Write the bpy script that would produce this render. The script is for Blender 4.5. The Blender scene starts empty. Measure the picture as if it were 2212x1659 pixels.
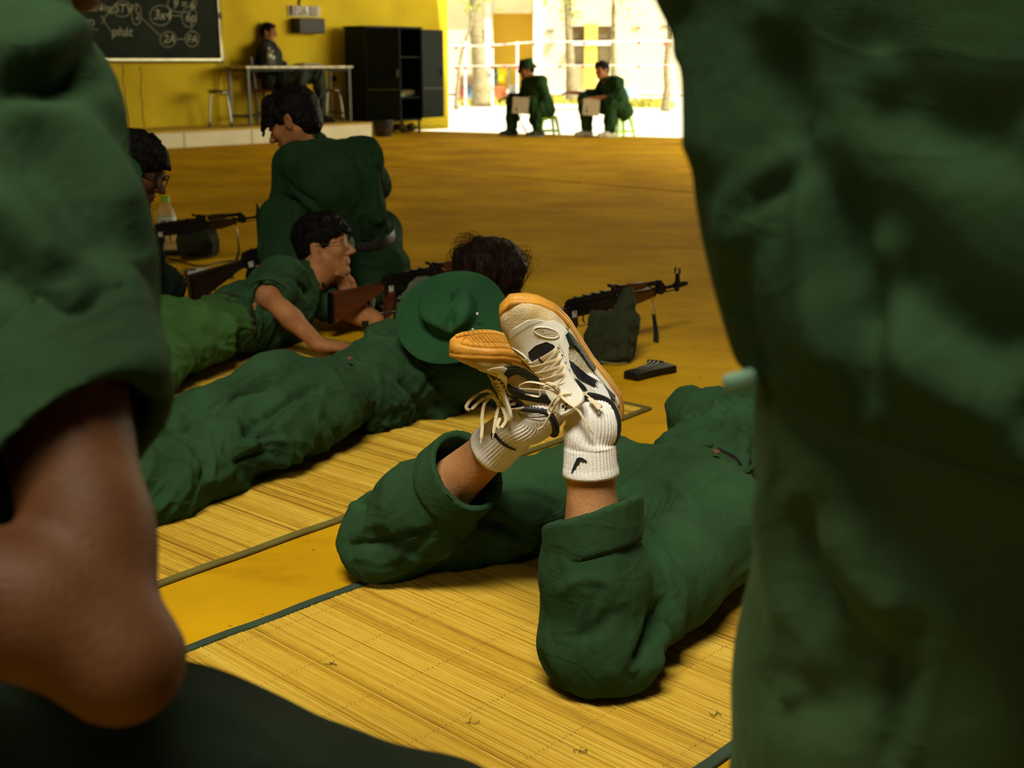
import bpy, bmesh, math, random
import numpy as np
from mathutils import Vector, Matrix, geometry

random.seed(7); RNG = np.random.default_rng(7)
SC = bpy.context.scene; COL = SC.collection
PI = math.pi
# ---------------------------------------------------------------- camera
FPX = 2700.0; PITCH = math.atan(698.5 / FPX); CH = 1.05
CP, SP = math.cos(PITCH), math.sin(PITCH)
cam = bpy.data.cameras.new('camera'); co = bpy.data.objects.new('camera', cam); COL.objects.link(co)
co.location = (0, 0, CH); co.rotation_euler = (PI / 2 - PITCH, 0, 0)
cam.sensor_width = 36; cam.lens = 36 * FPX / 2212; cam.clip_start = 0.02; cam.clip_end = 300
cam.dof.use_dof = True; cam.dof.focus_distance = 2.3; cam.dof.aperture_fstop = cam.lens / 7.2
SC.camera = co
# ---------------------------------------------------------------- light
SC.view_settings.view_transform = 'Standard'; SC.view_settings.look = 'None'
SC.view_settings.exposure = 0.0; SC.view_settings.gamma = 1.0; SC.view_settings.use_curve_mapping = False
SC.cycles.max_bounces = 8; SC.cycles.diffuse_bounces = 4; SC.cycles.sample_clamp_indirect = 6
world = bpy.data.worlds.new('sky'); SC.world = world; world.use_nodes = True
bg = world.node_tree.nodes['Background']
bg.inputs[0].default_value = (1.0, 0.95, 0.80, 1); bg.inputs[1].default_value = .72
sun = bpy.data.lights.new('sun', 'SUN'); sun.energy = 11.0; sun.angle = 0.02; sun.color = (1, .95, .82)
so = bpy.data.objects.new('sun', sun); COL.objects.link(so)
so.rotation_euler = Vector((.55, -.38, .95)).to_track_quat('Z', 'Y').to_euler()

def area(name, loc, target, sx, sy, power, color):
    l = bpy.data.lights.new(name, 'AREA'); l.shape = 'RECTANGLE'; l.size = sx; l.size_y = sy
    l.energy = power; l.color = color
    o = bpy.data.objects.new(name, l); COL.objects.link(o); o.location = loc
    o.rotation_euler = (Vector(loc) - Vector(target)).to_track_quat('Z', 'Y').to_euler()
    return o
# daylight from the open far-right bay, plus an added unseen key and fill
area('key_light_top', (-.45, .1, 4.4), (0.0, 2.5, 0.1), 1.8, .9, 76, (1, .92, .74)).data.spread = 1.7  # added overhead key under the closed roof slab
area('fill_light_left', (-2.9, -2.6, 2.6), (0.3, 1.4, 0.5), 1.6, 1.2, 34, (1, .88, .6))  # added fill for the foreground figures, standing free inside the hall
area('bay_light_right', (7.5, 15.0, 2.6), (-2, 16.5, 0.6), 6, 3.0, 760, (1, .9, .6))

# ---------------------------------------------------------------- pixel rays
def P(px, py, zc):
    r = (px - 1106) / FPX * zc; u = -(py - 829.5) / FPX * zc
    return np.array([r, zc * CP + u * SP, CH + u * CP - zc * SP])
def G(px, py, z=0.0):
    u = -(py - 829.5) / FPX; dz = u * CP - SP
    return P(px, py, (z - CH) / dz)
def camdir(r, u, t):           # camera right / up / toward-camera -> world
    return np.array([r, u * SP - t * CP, u * CP + t * SP])
V3 = lambda p: Vector((float(p[0]), float(p[1]), float(p[2])))
A = lambda *p: np.array(p, float)
def unit(v): v = np.asarray(v, float); return v / (np.linalg.norm(v) + 1e-12)
def frame(f, u):               # columns: forward, left, up
    f = unit(f); u = np.asarray(u, float); u = unit(u - f * f.dot(u)); return np.stack([f, np.cross(u, f), u], 1)

# ---------------------------------------------------------------- materials
MATS = {}
def nt(name):
    m = bpy.data.materials.new(name); m.use_nodes = True
    return m, m.node_tree.nodes, m.node_tree.links, m.node_tree.nodes['Principled BSDF']
def mat(name, col, rough=.6, var=.15, vscale=8, bump=0.0, bscale=60, metal=0, spec=.5, stretch=None, dark=None, detail=4):
    if name in MATS: return MATS[name]
    m, n, l, b = nt(name)
    b.inputs['Roughness'].default_value = rough; b.inputs['Metallic'].default_value = metal
    b.inputs['Specular IOR Level'].default_value = spec
    tc = n.new('ShaderNodeTexCoord'); mp = n.new('ShaderNodeMapping'); l.new(tc.outputs['Object'], mp.inputs[0])
    if stretch: mp.inputs['Scale'].default_value = stretch
    no = n.new('ShaderNodeTexNoise'); no.inputs['Scale'].default_value = vscale; no.inputs['Detail'].default_value = detail
    l.new(mp.outputs[0], no.inputs['Vector'])
    r = n.new('ShaderNodeValToRGB'); l.new(no.outputs[0], r.inputs[0])
    d = dark or tuple(c * (1 - var) for c in col); h = tuple(min(1, c * (1 + var)) for c in col)
    r.color_ramp.elements[0].color = (*d, 1); r.color_ramp.elements[1].color = (*h, 1)
    r.color_ramp.elements[0].position = .32; r.color_ramp.elements[1].position = .68
    l.new(r.outputs[0], b.inputs['Base Color'])
    if bump:
        n2 = n.new('ShaderNodeTexNoise'); n2.inputs['Scale'].default_value = bscale; n2.inputs['Detail'].default_value = 3
        l.new(mp.outputs[0], n2.inputs['Vector'])
        bp = n.new('ShaderNodeBump'); bp.inputs['Strength'].default_value = bump; bp.inputs['Distance'].default_value = .01
        l.new(n2.outputs[0], bp.inputs['Height']); l.new(bp.outputs[0], b.inputs['Normal'])
    MATS[name] = m; return m
def cloth(name, col, sheen=.06, var=.22):
    if name in MATS: return MATS[name]
    m = mat(name, col, rough=.9, var=var, vscale=5, spec=.06)
    n, l = m.node_tree.nodes, m.node_tree.links; b = n['Principled BSDF']
    b.inputs['Sheen Weight'].default_value = sheen; b.inputs['Sheen Roughness'].default_value = .45
    b.inputs['Sheen Tint'].default_value = (*[min(1, c * 5 + .05) for c in col], 1)
    tc = n.new('ShaderNodeTexCoord')
    w1 = n.new('ShaderNodeTexWave'); w1.inputs['Scale'].default_value = 260; w1.inputs['Distortion'].default_value = 2; w1.bands_direction = 'DIAGONAL'
    l.new(tc.outputs['Object'], w1.inputs[0])
    n2 = n.new('ShaderNodeTexNoise'); n2.inputs['Scale'].default_value = 26; n2.inputs['Detail'].default_value = 5
    n2.inputs['Distortion'].default_value = 1.5; l.new(tc.outputs['Object'], n2.inputs['Vector'])
    ad = n.new('ShaderNodeMath'); ad.operation = 'MULTIPLY_ADD'; ad.inputs[1].default_value = .08
    l.new(w1.outputs['Fac'], ad.inputs[0])
    n3 = n.new('ShaderNodeTexNoise'); n3.inputs['Scale'].default_value = 7; n3.inputs['Detail'].default_value = 1.5; n3.inputs['Distortion'].default_value = .8
    m3 = n.new('ShaderNodeMapping'); m3.inputs['Scale'].default_value = (1, .8, 1.6); m3.inputs['Rotation'].default_value = (.4, .3, .7)
    l.new(tc.outputs['Object'], m3.inputs[0]); l.new(m3.outputs[0], n3.inputs['Vector'])
    s1 = n.new('ShaderNodeMath'); s1.operation = 'SUBTRACT'; s1.inputs[1].default_value = .5; l.new(n3.outputs[0], s1.inputs[0])
    s2 = n.new('ShaderNodeMath'); s2.operation = 'ABSOLUTE'; l.new(s1.outputs[0], s2.inputs[0])
    s3 = n.new('ShaderNodeMapRange'); s3.inputs['From Min'].default_value = 0; s3.inputs['From Max'].default_value = .05; s3.inputs['To Min'].default_value = .18; s3.inputs['To Max'].default_value = 0; s3.interpolation_type = 'SMOOTHSTEP'
    l.new(s2.outputs[0], s3.inputs[0])
    a2 = n.new('ShaderNodeMath'); a2.operation = 'MULTIPLY_ADD'; a2.inputs[1].default_value = .8; l.new(n2.outputs[0], a2.inputs[0]); l.new(s3.outputs[0], a2.inputs[2]); l.new(a2.outputs[0], ad.inputs[2])
    bp = n.new('ShaderNodeBump'); bp.inputs['Strength'].default_value = .5; bp.inputs['Distance'].default_value = .008
    l.new(ad.outputs[0], bp.inputs['Height']); l.new(bp.outputs[0], b.inputs['Normal'])
    return m
def skin(name, col, hair=False):
    if name in MATS: return MATS[name]
    m = mat(name, col, rough=.6, var=.16, vscale=14, bump=.12, bscale=180, spec=.2,
            dark=(col[0] * .74, col[1] * .62, col[2] * .55))
    b = m.node_tree.nodes['Principled BSDF']
    b.inputs['Subsurface Weight'].default_value = .12; b.inputs['Subsurface Radius'].default_value = (.012, .005, .002)
    b.inputs['Subsurface Scale'].default_value = .5
    if hair:                    # sparse leg hair and freckles
        n, l = m.node_tree.nodes, m.node_tree.links
        tc = n.new('ShaderNodeTexCoord'); mp = n.new('ShaderNodeMapping'); mp.inputs['Scale'].default_value = (1, 1, .35)
        l.new(tc.outputs['Object'], mp.inputs[0])
        vo = n.new('ShaderNodeTexVoronoi'); vo.inputs['Scale'].default_value = 260; l.new(mp.outputs[0], vo.inputs['Vector'])
        r = n.new('ShaderNodeValToRGB'); r.color_ramp.elements[0].position = .12; r.color_ramp.elements[1].position = .2
        r.color_ramp.elements[0].color = (.45, .4, .36, 1); r.color_ramp.elements[1].color = (1, 1, 1, 1)
        l.new(vo.outputs['Distance'], r.inputs[0])
        mx = n.new('ShaderNodeMix'); mx.data_type = 'RGBA'; mx.blend_type = 'MULTIPLY'; mx.inputs['Factor'].default_value = .7
        src = b.inputs['Base Color'].links[0].from_socket
        l.new(src, mx.inputs['A']); l.new(r.outputs[0], mx.inputs['B']); l.new(mx.outputs['Result'], b.inputs['Base Color'])
    return m
def hairm(name, col):
    return mat(name, col, rough=.5, var=.5, vscale=90, bump=.7, bscale=140, spec=.06, stretch=(1, 1, .18))

GREEN = cloth('green_drill_cotton', (.026, .068, .028))
GREEN_T = cloth('green_trouser_drill', (.022, .060, .020))
GREEN_L = cloth('pale_green_cotton', (.045, .115, .03))
GREEN_H = cloth('green_hat_cotton', (.020, .070, .028))
GREEN_F = cloth('soft_green_shirting', (.022, .052, .022))
GREEN_D = cloth('shaded_green_cotton', (.013, .036, .013))  # green darkened for the weaker light on the crouching man
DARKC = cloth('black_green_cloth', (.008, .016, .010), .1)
BLACK = mat('black_leather', (.008, .008, .007), .5, .3, 30, .2)
SKIN = skin('warm_skin', (.38, .175, .068)); SKIN_L = skin('leg_skin', (.50, .255, .105), True); SKIN_D = skin('shaded_skin', (.085, .034, .011))  # last skin: shade on the left sitter's arm darkened into the colour
HAIR = hairm('black_hair', (.006, .005, .0045)); HAIRB = hairm('brown_black_hair', (.014, .0075, .005))
GUN = mat('blued_gunmetal', (.012, .012, .011), .42, .4, 40, .1, 120, .6)
WOODD = mat('dark_lacquered_wood', (.017, .009, .005), .35, .4, 12, .1, 60, stretch=(.3, 3, 3))
WOODR = mat('red_lacquered_wood', (.085, .022, .009), .35, .4, 12, .1, 60, stretch=(.3, 3, 3))
STEEL = mat('bare_steel', (.35, .34, .3), .35, .15, 30, metal=1)
STICK = mat('white_sticker', (.42, .42, .33), .7, .1)
WEB = cloth('green_webbing', (.018, .03, .018), .1)

# ---------------------------------------------------------------- object helpers
def link(name, me, parent=None, loc=None):
    o = bpy.data.objects.new(name, me); COL.objects.link(o)
    if parent is not None: o.parent = parent
    if loc is not None: o.location = loc
    return o
def rootof(o):
    while o.parent is not None: o = o.parent
    return o
def thing(name, label, cat, loc=(0, 0, 0), R=None, group=None):
    o = bpy.data.objects.new(name, None); COL.objects.link(o); o.empty_display_size = .1
    o.matrix_world = Matrix.Translation(V3(loc)) @ (Matrix([[float(x) for x in r] for r in R]).to_4x4() if R is not None else Matrix())
    return tag(o, label, cat, group)
def tag(o, label=None, cat=None, group=None, kind=None):
    if label: o['label'] = label
    if cat: o['category'] = cat
    if group: o['group'] = group
    if kind: o['kind'] = kind
    return o
def mesh_np(name, V, F, m, parent=None, smooth=True, world=True):
    V = np.asarray(V, np.float32).copy(); loc = None
    if parent is not None and world: V -= np.array(rootof(parent).location, np.float32)
    elif parent is None:
        c = np.array([(V[:, 0].min() + V[:, 0].max()) / 2, (V[:, 1].min() + V[:, 1].max()) / 2, V[:, 2].min()], np.float32)
        V -= c; loc = [float(x) for x in c]
    F = np.asarray(F, np.int32); nv, nf, k = len(V), len(F), F.shape[1]
    me = bpy.data.meshes.new(name); me.vertices.add(nv); me.vertices.foreach_set('co', V.ravel())
    me.loops.add(nf * k); me.loops.foreach_set('vertex_index', F.ravel())
    me.polygons.add(nf); me.polygons.foreach_set('loop_start', np.arange(0, nf * k, k, dtype=np.int32))
    me.polygons.foreach_set('use_smooth', np.full(nf, smooth)); me.update(calc_edges=True)
    me.materials.append(m)
    return link(name, me, parent, loc)
def bmo(name, bm, m, parent=None, smooth=False, world=True, ang=None):
    """bmesh -> object (coordinates world, or the thing's own when world=False)"""
    loc = None
    if parent is not None and world: bmesh.ops.translate(bm, verts=bm.verts, vec=-Vector(rootof(parent).location))
    elif parent is None:
        xs = [v.co for v in bm.verts]; loc = Vector(((min(v.x for v in xs) + max(v.x for v in xs)) / 2, (min(v.y for v in xs) + max(v.y for v in xs)) / 2, min(v.z for v in xs)))
        bmesh.ops.translate(bm, verts=bm.verts, vec=-loc)
    me = bpy.data.meshes.new(name); bm.normal_update(); bm.to_mesh(me); bm.free()
    if smooth: me.polygons.foreach_set('use_smooth', [True] * len(me.polygons))
    if ang: me.set_sharp_from_angle(angle=ang)
    me.materials.append(m)
    return link(name, me, parent, loc)
def B(): return bmesh.new()
def M4(loc, R=None):
    return Matrix.Translation(V3(loc)) @ (Matrix([[float(x) for x in r] for r in R]).to_4x4() if R is not None else Matrix())
def box(bm, c, s, R=None, bev=0.0, seg=1):
    r = bmesh.ops.create_cube(bm, size=1.0)
    vs = r['verts']; bmesh.ops.scale(bm, vec=V3(s), verts=vs)
    if bev:
        es = {e for v in vs for e in v.link_edges}
        q = bmesh.ops.bevel(bm, geom=list(es), offset=min(bev, min(s) * .45), segments=seg, affect='EDGES', profile=.5)
        vs = list({v for f in q['faces'] for v in f.verts} | {v for v in vs if v.is_valid})
    bmesh.ops.transform(bm, matrix=M4(c, R), verts=vs); return bm
def prism(bm, pts, t, Mx=None, axis=1):
    """extrude a 2-D outline (x,z) by +-t/2 along y"""
    Mx = Mx or Matrix()
    f = []
    for s in (-1, 1):
        f.append([bm.verts.new(Mx @ Vector((x, s * t / 2, z))) for x, z in pts])
    n = len(pts); bm.faces.new(f[0]); bm.faces.new(f[1][::-1])
    for i in range(n): bm.faces.new((f[0][(i + 1) % n], f[0][i], f[1][i], f[1][(i + 1) % n]))
    return bm
def tube(bm, pts, r, n=8, flat=1.0, up=(0, 0, 1), closed=False, cap=True):
    """swept tube; r number or list; flat: thickness ratio along 'up'"""
    pts = [V3(p) for p in pts]; N = len(pts); rr = r if hasattr(r, '__len__') else [r] * N
    rings = []; u = Vector(up)
    for i, p in enumerate(pts):
        a = pts[i - 1] if (i > 0 or closed) else p; b = pts[(i + 1) % N] if (i < N - 1 or closed) else p
        t = (b - a); t = t.normalized() if t.length > 1e-9 else Vector((1, 0, 0))
        s = t.cross(u)
        if s.length < .15: s = t.cross(Vector((1, .3, .2)))
        s.normalize(); w = s.cross(t).normalized(); u = w if not hasattr(up, 'fixed') else u
        rings.append([bm.verts.new(p + s * rr[i] * math.cos(2 * PI * k / n) + w * rr[i] * flat * math.sin(2 * PI * k / n)) for k in range(n)])
    for i in range(N if closed else N - 1):
        a, b = rings[i], rings[(i + 1) % N]
        for k in range(n): bm.faces.new((a[k], a[(k + 1) % n], b[(k + 1) % n], b[k]))
    if cap and not closed: bm.faces.new(rings[0][::-1]); bm.faces.new(rings[-1])
    return bm
def lathe(bm, prof, n=24, Mx=None):
    Mx = Mx or Matrix(); rings = []
    for r, z in prof: rings.append([bm.verts.new(Mx @ Vector((r * math.cos(2 * PI * k / n), r * math.sin(2 * PI * k / n), z))) for k in range(n)])
    for a, b in zip(rings, rings[1:]):
        for k in range(n): bm.faces.new((a[k], a[(k + 1) % n], b[(k + 1) % n], b[k]))
    if prof[0][0] > 1e-5: bm.faces.new(rings[0][::-1])
    if prof[-1][0] > 1e-5: bm.faces.new(rings[-1])
    return bm
def spline(pts, n=8):
    """Catmull-Rom through points"""
    p = [np.asarray(q, float) for q in pts]; p = [2 * p[0] - p[1]] + p + [2 * p[-1] - p[-2]]; out = []
    for i in range(1, len(p) - 2):
        for k in range(n):
            t = k / n; out.append(.5 * ((2 * p[i]) + (-p[i - 1] + p[i + 1]) * t + (2 * p[i - 1] - 5 * p[i] + 4 * p[i + 1] - p[i + 2]) * t * t + (-p[i - 1] + 3 * p[i] - 3 * p[i + 1] + p[i + 2]) * t ** 3))
    out.append(p[-2]); return out

# ---------------------------------------------------------------- signed distance surfaces
class SDF:
    def __init__(s, lo, hi, h):
        s.lo = np.array(lo, float); s.h = h
        s.n = np.ceil((np.array(hi, float) - s.lo) / h).astype(int) + 1
        s.f = np.full(s.n, 1.0, np.float32)
    def win(s, lo, hi, pad):
        i0 = np.clip(np.floor((np.array(lo) - pad - s.lo) / s.h).astype(int), 0, s.n)
        i1 = np.clip(np.ceil((np.array(hi) + pad - s.lo) / s.h).astype(int) + 1, 0, s.n)
        if np.any(i1 <= i0): return None, None
        ax = [(s.lo[k] + s.h * np.arange(i0[k], i1[k])).astype(np.float32) for k in range(3)]
        return tuple(slice(a, b) for a, b in zip(i0, i1)), (ax[0][:, None, None], ax[1][None, :, None], ax[2][None, None, :])
    def put(s, sl, d, k, op):
        a = s.f[sl]
        if op == 'sub': d = -d; h = np.clip(.5 - .5 * (d - a) / k, 0, 1); s.f[sl] = a * (1 - 0) * h + d * (1 - h) + k * h * (1 - h); return
        if k <= 0: s.f[sl] = np.minimum(a, d); return
        h = np.clip(.5 + .5 * (d - a) / k, 0, 1); s.f[sl] = d * (1 - h) + a * h - k * h * (1 - h)
    def cap(s, a, b, ra, rb=None, k=.02, flat=None, op='add'):
        a = np.asarray(a, float); b = np.asarray(b, float); rb = ra if rb is None else rb; R = max(ra, rb) * (1.35 if flat else 1)
        sl, q = s.win(np.minimum(a, b) - R, np.maximum(a, b) + R, k + 3 * s.h)
        if sl is None: return s
        ba = b - a; L = max(ba.dot(ba), 1e-9)
        p = [q[i] - a[i] for i in range(3)]; t = np.clip((p[0] * ba[0] + p[1] * ba[1] + p[2] * ba[2]) / L, 0, 1)
        p = [p[i] - t * ba[i] for i in range(3)]
        if flat is not None:
            nn = unit(flat[0]); c = (p[0] * nn[0] + p[1] * nn[1] + p[2] * nn[2]) * (1 / flat[1] - 1)
            p = [p[i] + c * nn[i] for i in range(3)]
        d = np.sqrt(p[0] ** 2 + p[1] ** 2 + p[2] ** 2) - (ra + (rb - ra) * t)
        s.put(sl, d.astype(np.float32), k, op); return s
    def chain(s, pts, rs, k=.02, flat=None):
        for i in range(len(pts) - 1): s.cap(pts[i], pts[i + 1], rs[i], rs[i + 1], k, flat)
        return s
    def ell(s, c, r, R=None, k=.02, op='add'):
        c = np.asarray(c, float); r = np.asarray(r, float); m = r.max() * 1.02
        sl, q = s.win(c - m, c + m, k + 3 * s.h)
        if sl is None: return s
        p = [q[i] - c[i] for i in range(3)]
        if R is not None: p = [p[0] * R[0, j] + p[1] * R[1, j] + p[2] * R[2, j] for j in range(3)]
        k0 = np.sqrt(sum((p[i] / r[i]) ** 2 for i in range(3))); k1 = np.sqrt(sum((p[i] / r[i] ** 2) ** 2 for i in range(3))) + 1e-6
        s.put(sl, (k0 * (k0 - 1) / k1).astype(np.float32), k, op); return s
    def box(s, c, half, R=None, rnd=.01, k=.01, op='add'):
        c = np.asarray(c, float); m = float(np.linalg.norm(half))
        sl, q = s.win(c - m, c + m, k + 3 * s.h)
        if sl is None: return s
        p = [q[i] - c[i] for i in range(3)]
        if R is not None: p = [p[0] * R[0, j] + p[1] * R[1, j] + p[2] * R[2, j] for j in range(3)]
        e = [np.abs(p[i] + np.zeros(1, np.float32)) - (half[i] - rnd) for i in range(3)]
        d = np.sqrt(sum(np.maximum(x, 0) ** 2 for x in e)) + np.minimum(np.maximum(np.maximum(e[0], e[1]), e[2]), 0) - rnd
        s.put(sl, d.astype(np.float32), k, op); return s
    def cut(s, o, n, k=.004):
        """remove what lies on the +n side of the plane"""
        n = unit(n); ax = [(s.lo[i] + s.h * np.arange(s.n[i])) - o[i] for i in range(3)]
        d = (ax[0][:, None, None] * n[0] + ax[1][None, :, None] * n[1] + ax[2][None, None, :] * n[2]).astype(np.float32)
        s.f = np.maximum(s.f, d); return s
    def mesh(s, smooth=1):
        f = s.f; n = f.shape
        for ax in range(3):
            sl = [slice(None)] * 3
            for e in (0, -1): sl[ax] = e; f[tuple(sl)] = np.maximum(f[tuple(sl)], 1e-4); sl[ax] = slice(None)
        ins = f < 0
        c = [ins[i:n[0] - 1 + i, j:n[1] - 1 + j, k:n[2] - 1 + k] for i in (0, 1) for j in (0, 1) for k in (0, 1)]
        al = c[0].copy(); an = c[0].copy()
        for x in c[1:]: al &= x; an |= x
        I, J, K = np.nonzero(an & ~al); N = len(I)
        idm = np.full((n[0] - 1, n[1] - 1, n[2] - 1), -1, np.int32); idm[I, J, K] = np.arange(N)
        cv = {(i, j, k): f[I + i, J + j, K + k] for i in (0, 1) for j in (0, 1) for k in (0, 1)}
        acc = np.zeros((N, 3)); cnt = np.zeros(N)
        for (i, j, k) in list(cv):
            for ax in range(3):
                e = [i, j, k]
                if e[ax]: continue
                e[ax] = 1; a = cv[(i, j, k)]; b = cv[tuple(e)]; m = (a < 0) != (b < 0)
                t = np.where(m, a / np.where(m, a - b, 1), 0); q = np.array([i, j, k], float)[None, :].repeat(N, 0); q[:, ax] += t
                acc += q * m[:, None]; cnt += m
        V = np.stack([I, J, K], 1) + acc / cnt[:, None]; V = s.lo + V * s.h
        F = []
        for ax in range(3):
            a = [slice(None)] * 3; b = [slice(None)] * 3; a[ax] = slice(0, n[ax] - 1); b[ax] = slice(1, n[ax])
            sa, sb = ins[tuple(a)], ins[tuple(b)]; X = np.nonzero(sa != sb); X = np.stack(X, 1); flip = sa[tuple(X.T)]
            u, w = [(1, 2), (2, 0), (0, 1)][ax]
            ok = (X[:, u] > 0) & (X[:, w] > 0) & (X[:, u] < n[u] - 1) & (X[:, w] < n[w] - 1); X = X[ok]; flip = flip[ok]
            def at(du, dw):
                Y = X.copy(); Y[:, u] -= du; Y[:, w] -= dw; return idm[Y[:, 0], Y[:, 1], Y[:, 2]]
            q = np.stack([at(1, 1), at(0, 1), at(0, 0), at(1, 0)], 1); q[~flip] = q[~flip][:, ::-1]; F.append(q)
        F = np.concatenate(F); F = F[(F >= 0).all(1)]
        for _ in range(smooth): V = lap(V, F)
        return V, F
def lap(V, F, w=.5):
    N = len(V); S = np.zeros((N, 3)); C = np.zeros(N)
    for a, b in ((0, 1), (1, 2), (2, 3), (3, 0)):
        for i, j in ((a, b), (b, a)):
            C += np.bincount(F[:, i], minlength=N)
            for k in range(3): S[:, k] += np.bincount(F[:, i], weights=V[F[:, j], k], minlength=N)
    return V * (1 - w) + w * S / np.maximum(C, 1)[:, None]
def vnorm(V, F):
    n = np.cross(V[F[:, 2]] - V[F[:, 0]], V[F[:, 3]] - V[F[:, 1]]); N = len(V); S = np.zeros((N, 3))
    for i in range(4):
        for k in range(3): S[:, k] += np.bincount(F[:, i], weights=n[:, k], minlength=N)
    return S / (np.linalg.norm(S, axis=1)[:, None] + 1e-12)
_T = RNG.random((64, 64, 64)).astype(np.float32)
def vn(Q):
    i = np.floor(Q).astype(int); t = Q - i; t = t * t * (3 - 2 * t); i &= 63; j = (i + 1) & 63
    x0, y0, z0 = i.T; x1, y1, z1 = j.T; a, b, c = t.T
    L = lambda p, q, w: p + (q - p) * w
    return L(L(L(_T[x0, y0, z0], _T[x1, y0, z0], a), L(_T[x0, y1, z0], _T[x1, y1, z0], a), b),
             L(L(_T[x0, y0, z1], _T[x1, y0, z1], a), L(_T[x0, y1, z1], _T[x1, y1, z1], a), b), c)
def fold(d, f, a, c=None, R=1.0, seed=0, st=.22, sharp=2.0, warp=.35):
    return dict(d=unit(d), f=f, a=a * 1.9, c=c, R=R, seed=seed, st=st, sharp=sharp, warp=warp)
A_ = lambda *p: np.array(p, float)
def displace(V, F, folds=(), creases=(), zmin=None, passes=1):
    N = vnorm(V, F); D = np.zeros(len(V))
    for s in folds:
        d = s['d']; e = unit(np.cross(d, [.31, .17, .93])); g = np.cross(d, e)
        W = vn(V * 5 + s['seed'] * 7.3)[:, None] * s['warp']
        Q = np.stack([V @ d * s['f'] * s['st'], V @ e * s['f'], V @ g * s['f']], 1) + W * s['f'] * .35 + s['seed'] * 13.7 + 40
        n_ = vn(Q); r = .45 * np.exp(-(np.abs(n_ - .5) / .11) ** 1.3) + 1.5 * (n_ - .5) + .28
        n2_ = vn(Q * A_(1.6, 2.3, 2.3) + 17.3); r = r + .32 * (np.exp(-(np.abs(n2_ - .5) / .20) ** 1.4) - .5)
        w = 1.0 if s['c'] is None else np.exp(-(np.linalg.norm(V - np.asarray(s['c']), axis=1) / s['R']) ** 2)
        D += s['a'] * (r - .38) * w
    cz = CAMZ = None
    for pts, wd, am in creases:
        if len(pts[0]) == 2:                 # seen from the front: measured across the line of sight
            X_ = V - np.array([0, 0, CH]); zc = X_[:, 1] * CP - X_[:, 2] * SP; zc = np.maximum(zc, .1)
            Q2 = np.stack([1106 + X_[:, 0] / zc * FPX, 829.5 - (X_[:, 1] * SP + X_[:, 2] * CP) / zc * FPX], 1)
            fr = np.clip(-(N * X_).sum(1) / np.linalg.norm(X_, axis=1) * 4, 0, 1); best = np.full(len(V), 1e6)
            pp = np.array(spline([A(*p, 0) for p in pts], 4))[:, :2]
            for i_, (a, b) in enumerate(zip(pp, pp[1:])):
                ba = b - a; t = np.clip((Q2 - a) @ ba / (ba @ ba + 1e-9), 0, 1); dd = np.linalg.norm(Q2 - a - t[:, None] * ba, axis=1)
                e_ = min(i_, len(pp) - 2 - i_) / max(1, len(pp) / 4); best = np.minimum(best, dd + 12 * max(0, 1 - e_) * 0)
            e0 = np.linalg.norm(Q2 - pp[0], axis=1); e1 = np.linalg.norm(Q2 - pp[-1], axis=1); L_ = np.linalg.norm(np.diff(pp, axis=0), axis=1).sum()
            tp = np.clip(np.minimum(e0, e1) / (L_ * .22), 0, 1)
            D += am * tp * fr * np.exp(-(best / FPX * zc / wd) ** 2); continue
        pts = np.asarray(pts, float); best = np.full(len(V), 9.0)
        for a, b in zip(pts, pts[1:]):
            ba = b - a; t = np.clip((V - a) @ ba / (ba @ ba + 1e-9), 0, 1); best = np.minimum(best, np.linalg.norm(V - a - t[:, None] * ba, axis=1))
        D += am * np.exp(-(best / wd) ** 2)
    V = V + N * D[:, None]
    if zmin is not None: V[:, 2] = np.maximum(V[:, 2], zmin)
    return V
def _unused(): pass
def sdfobj(name, S, m, parent, folds=(), creases=(), zmin=.004, smooth=1):
    V, F = S.mesh(smooth); V = displace(V, F, folds, creases, zmin)
    if isinstance(parent, tuple): return mesh_np(name, V, F, m)
    return mesh_np(name, V, F, m, parent)
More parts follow.
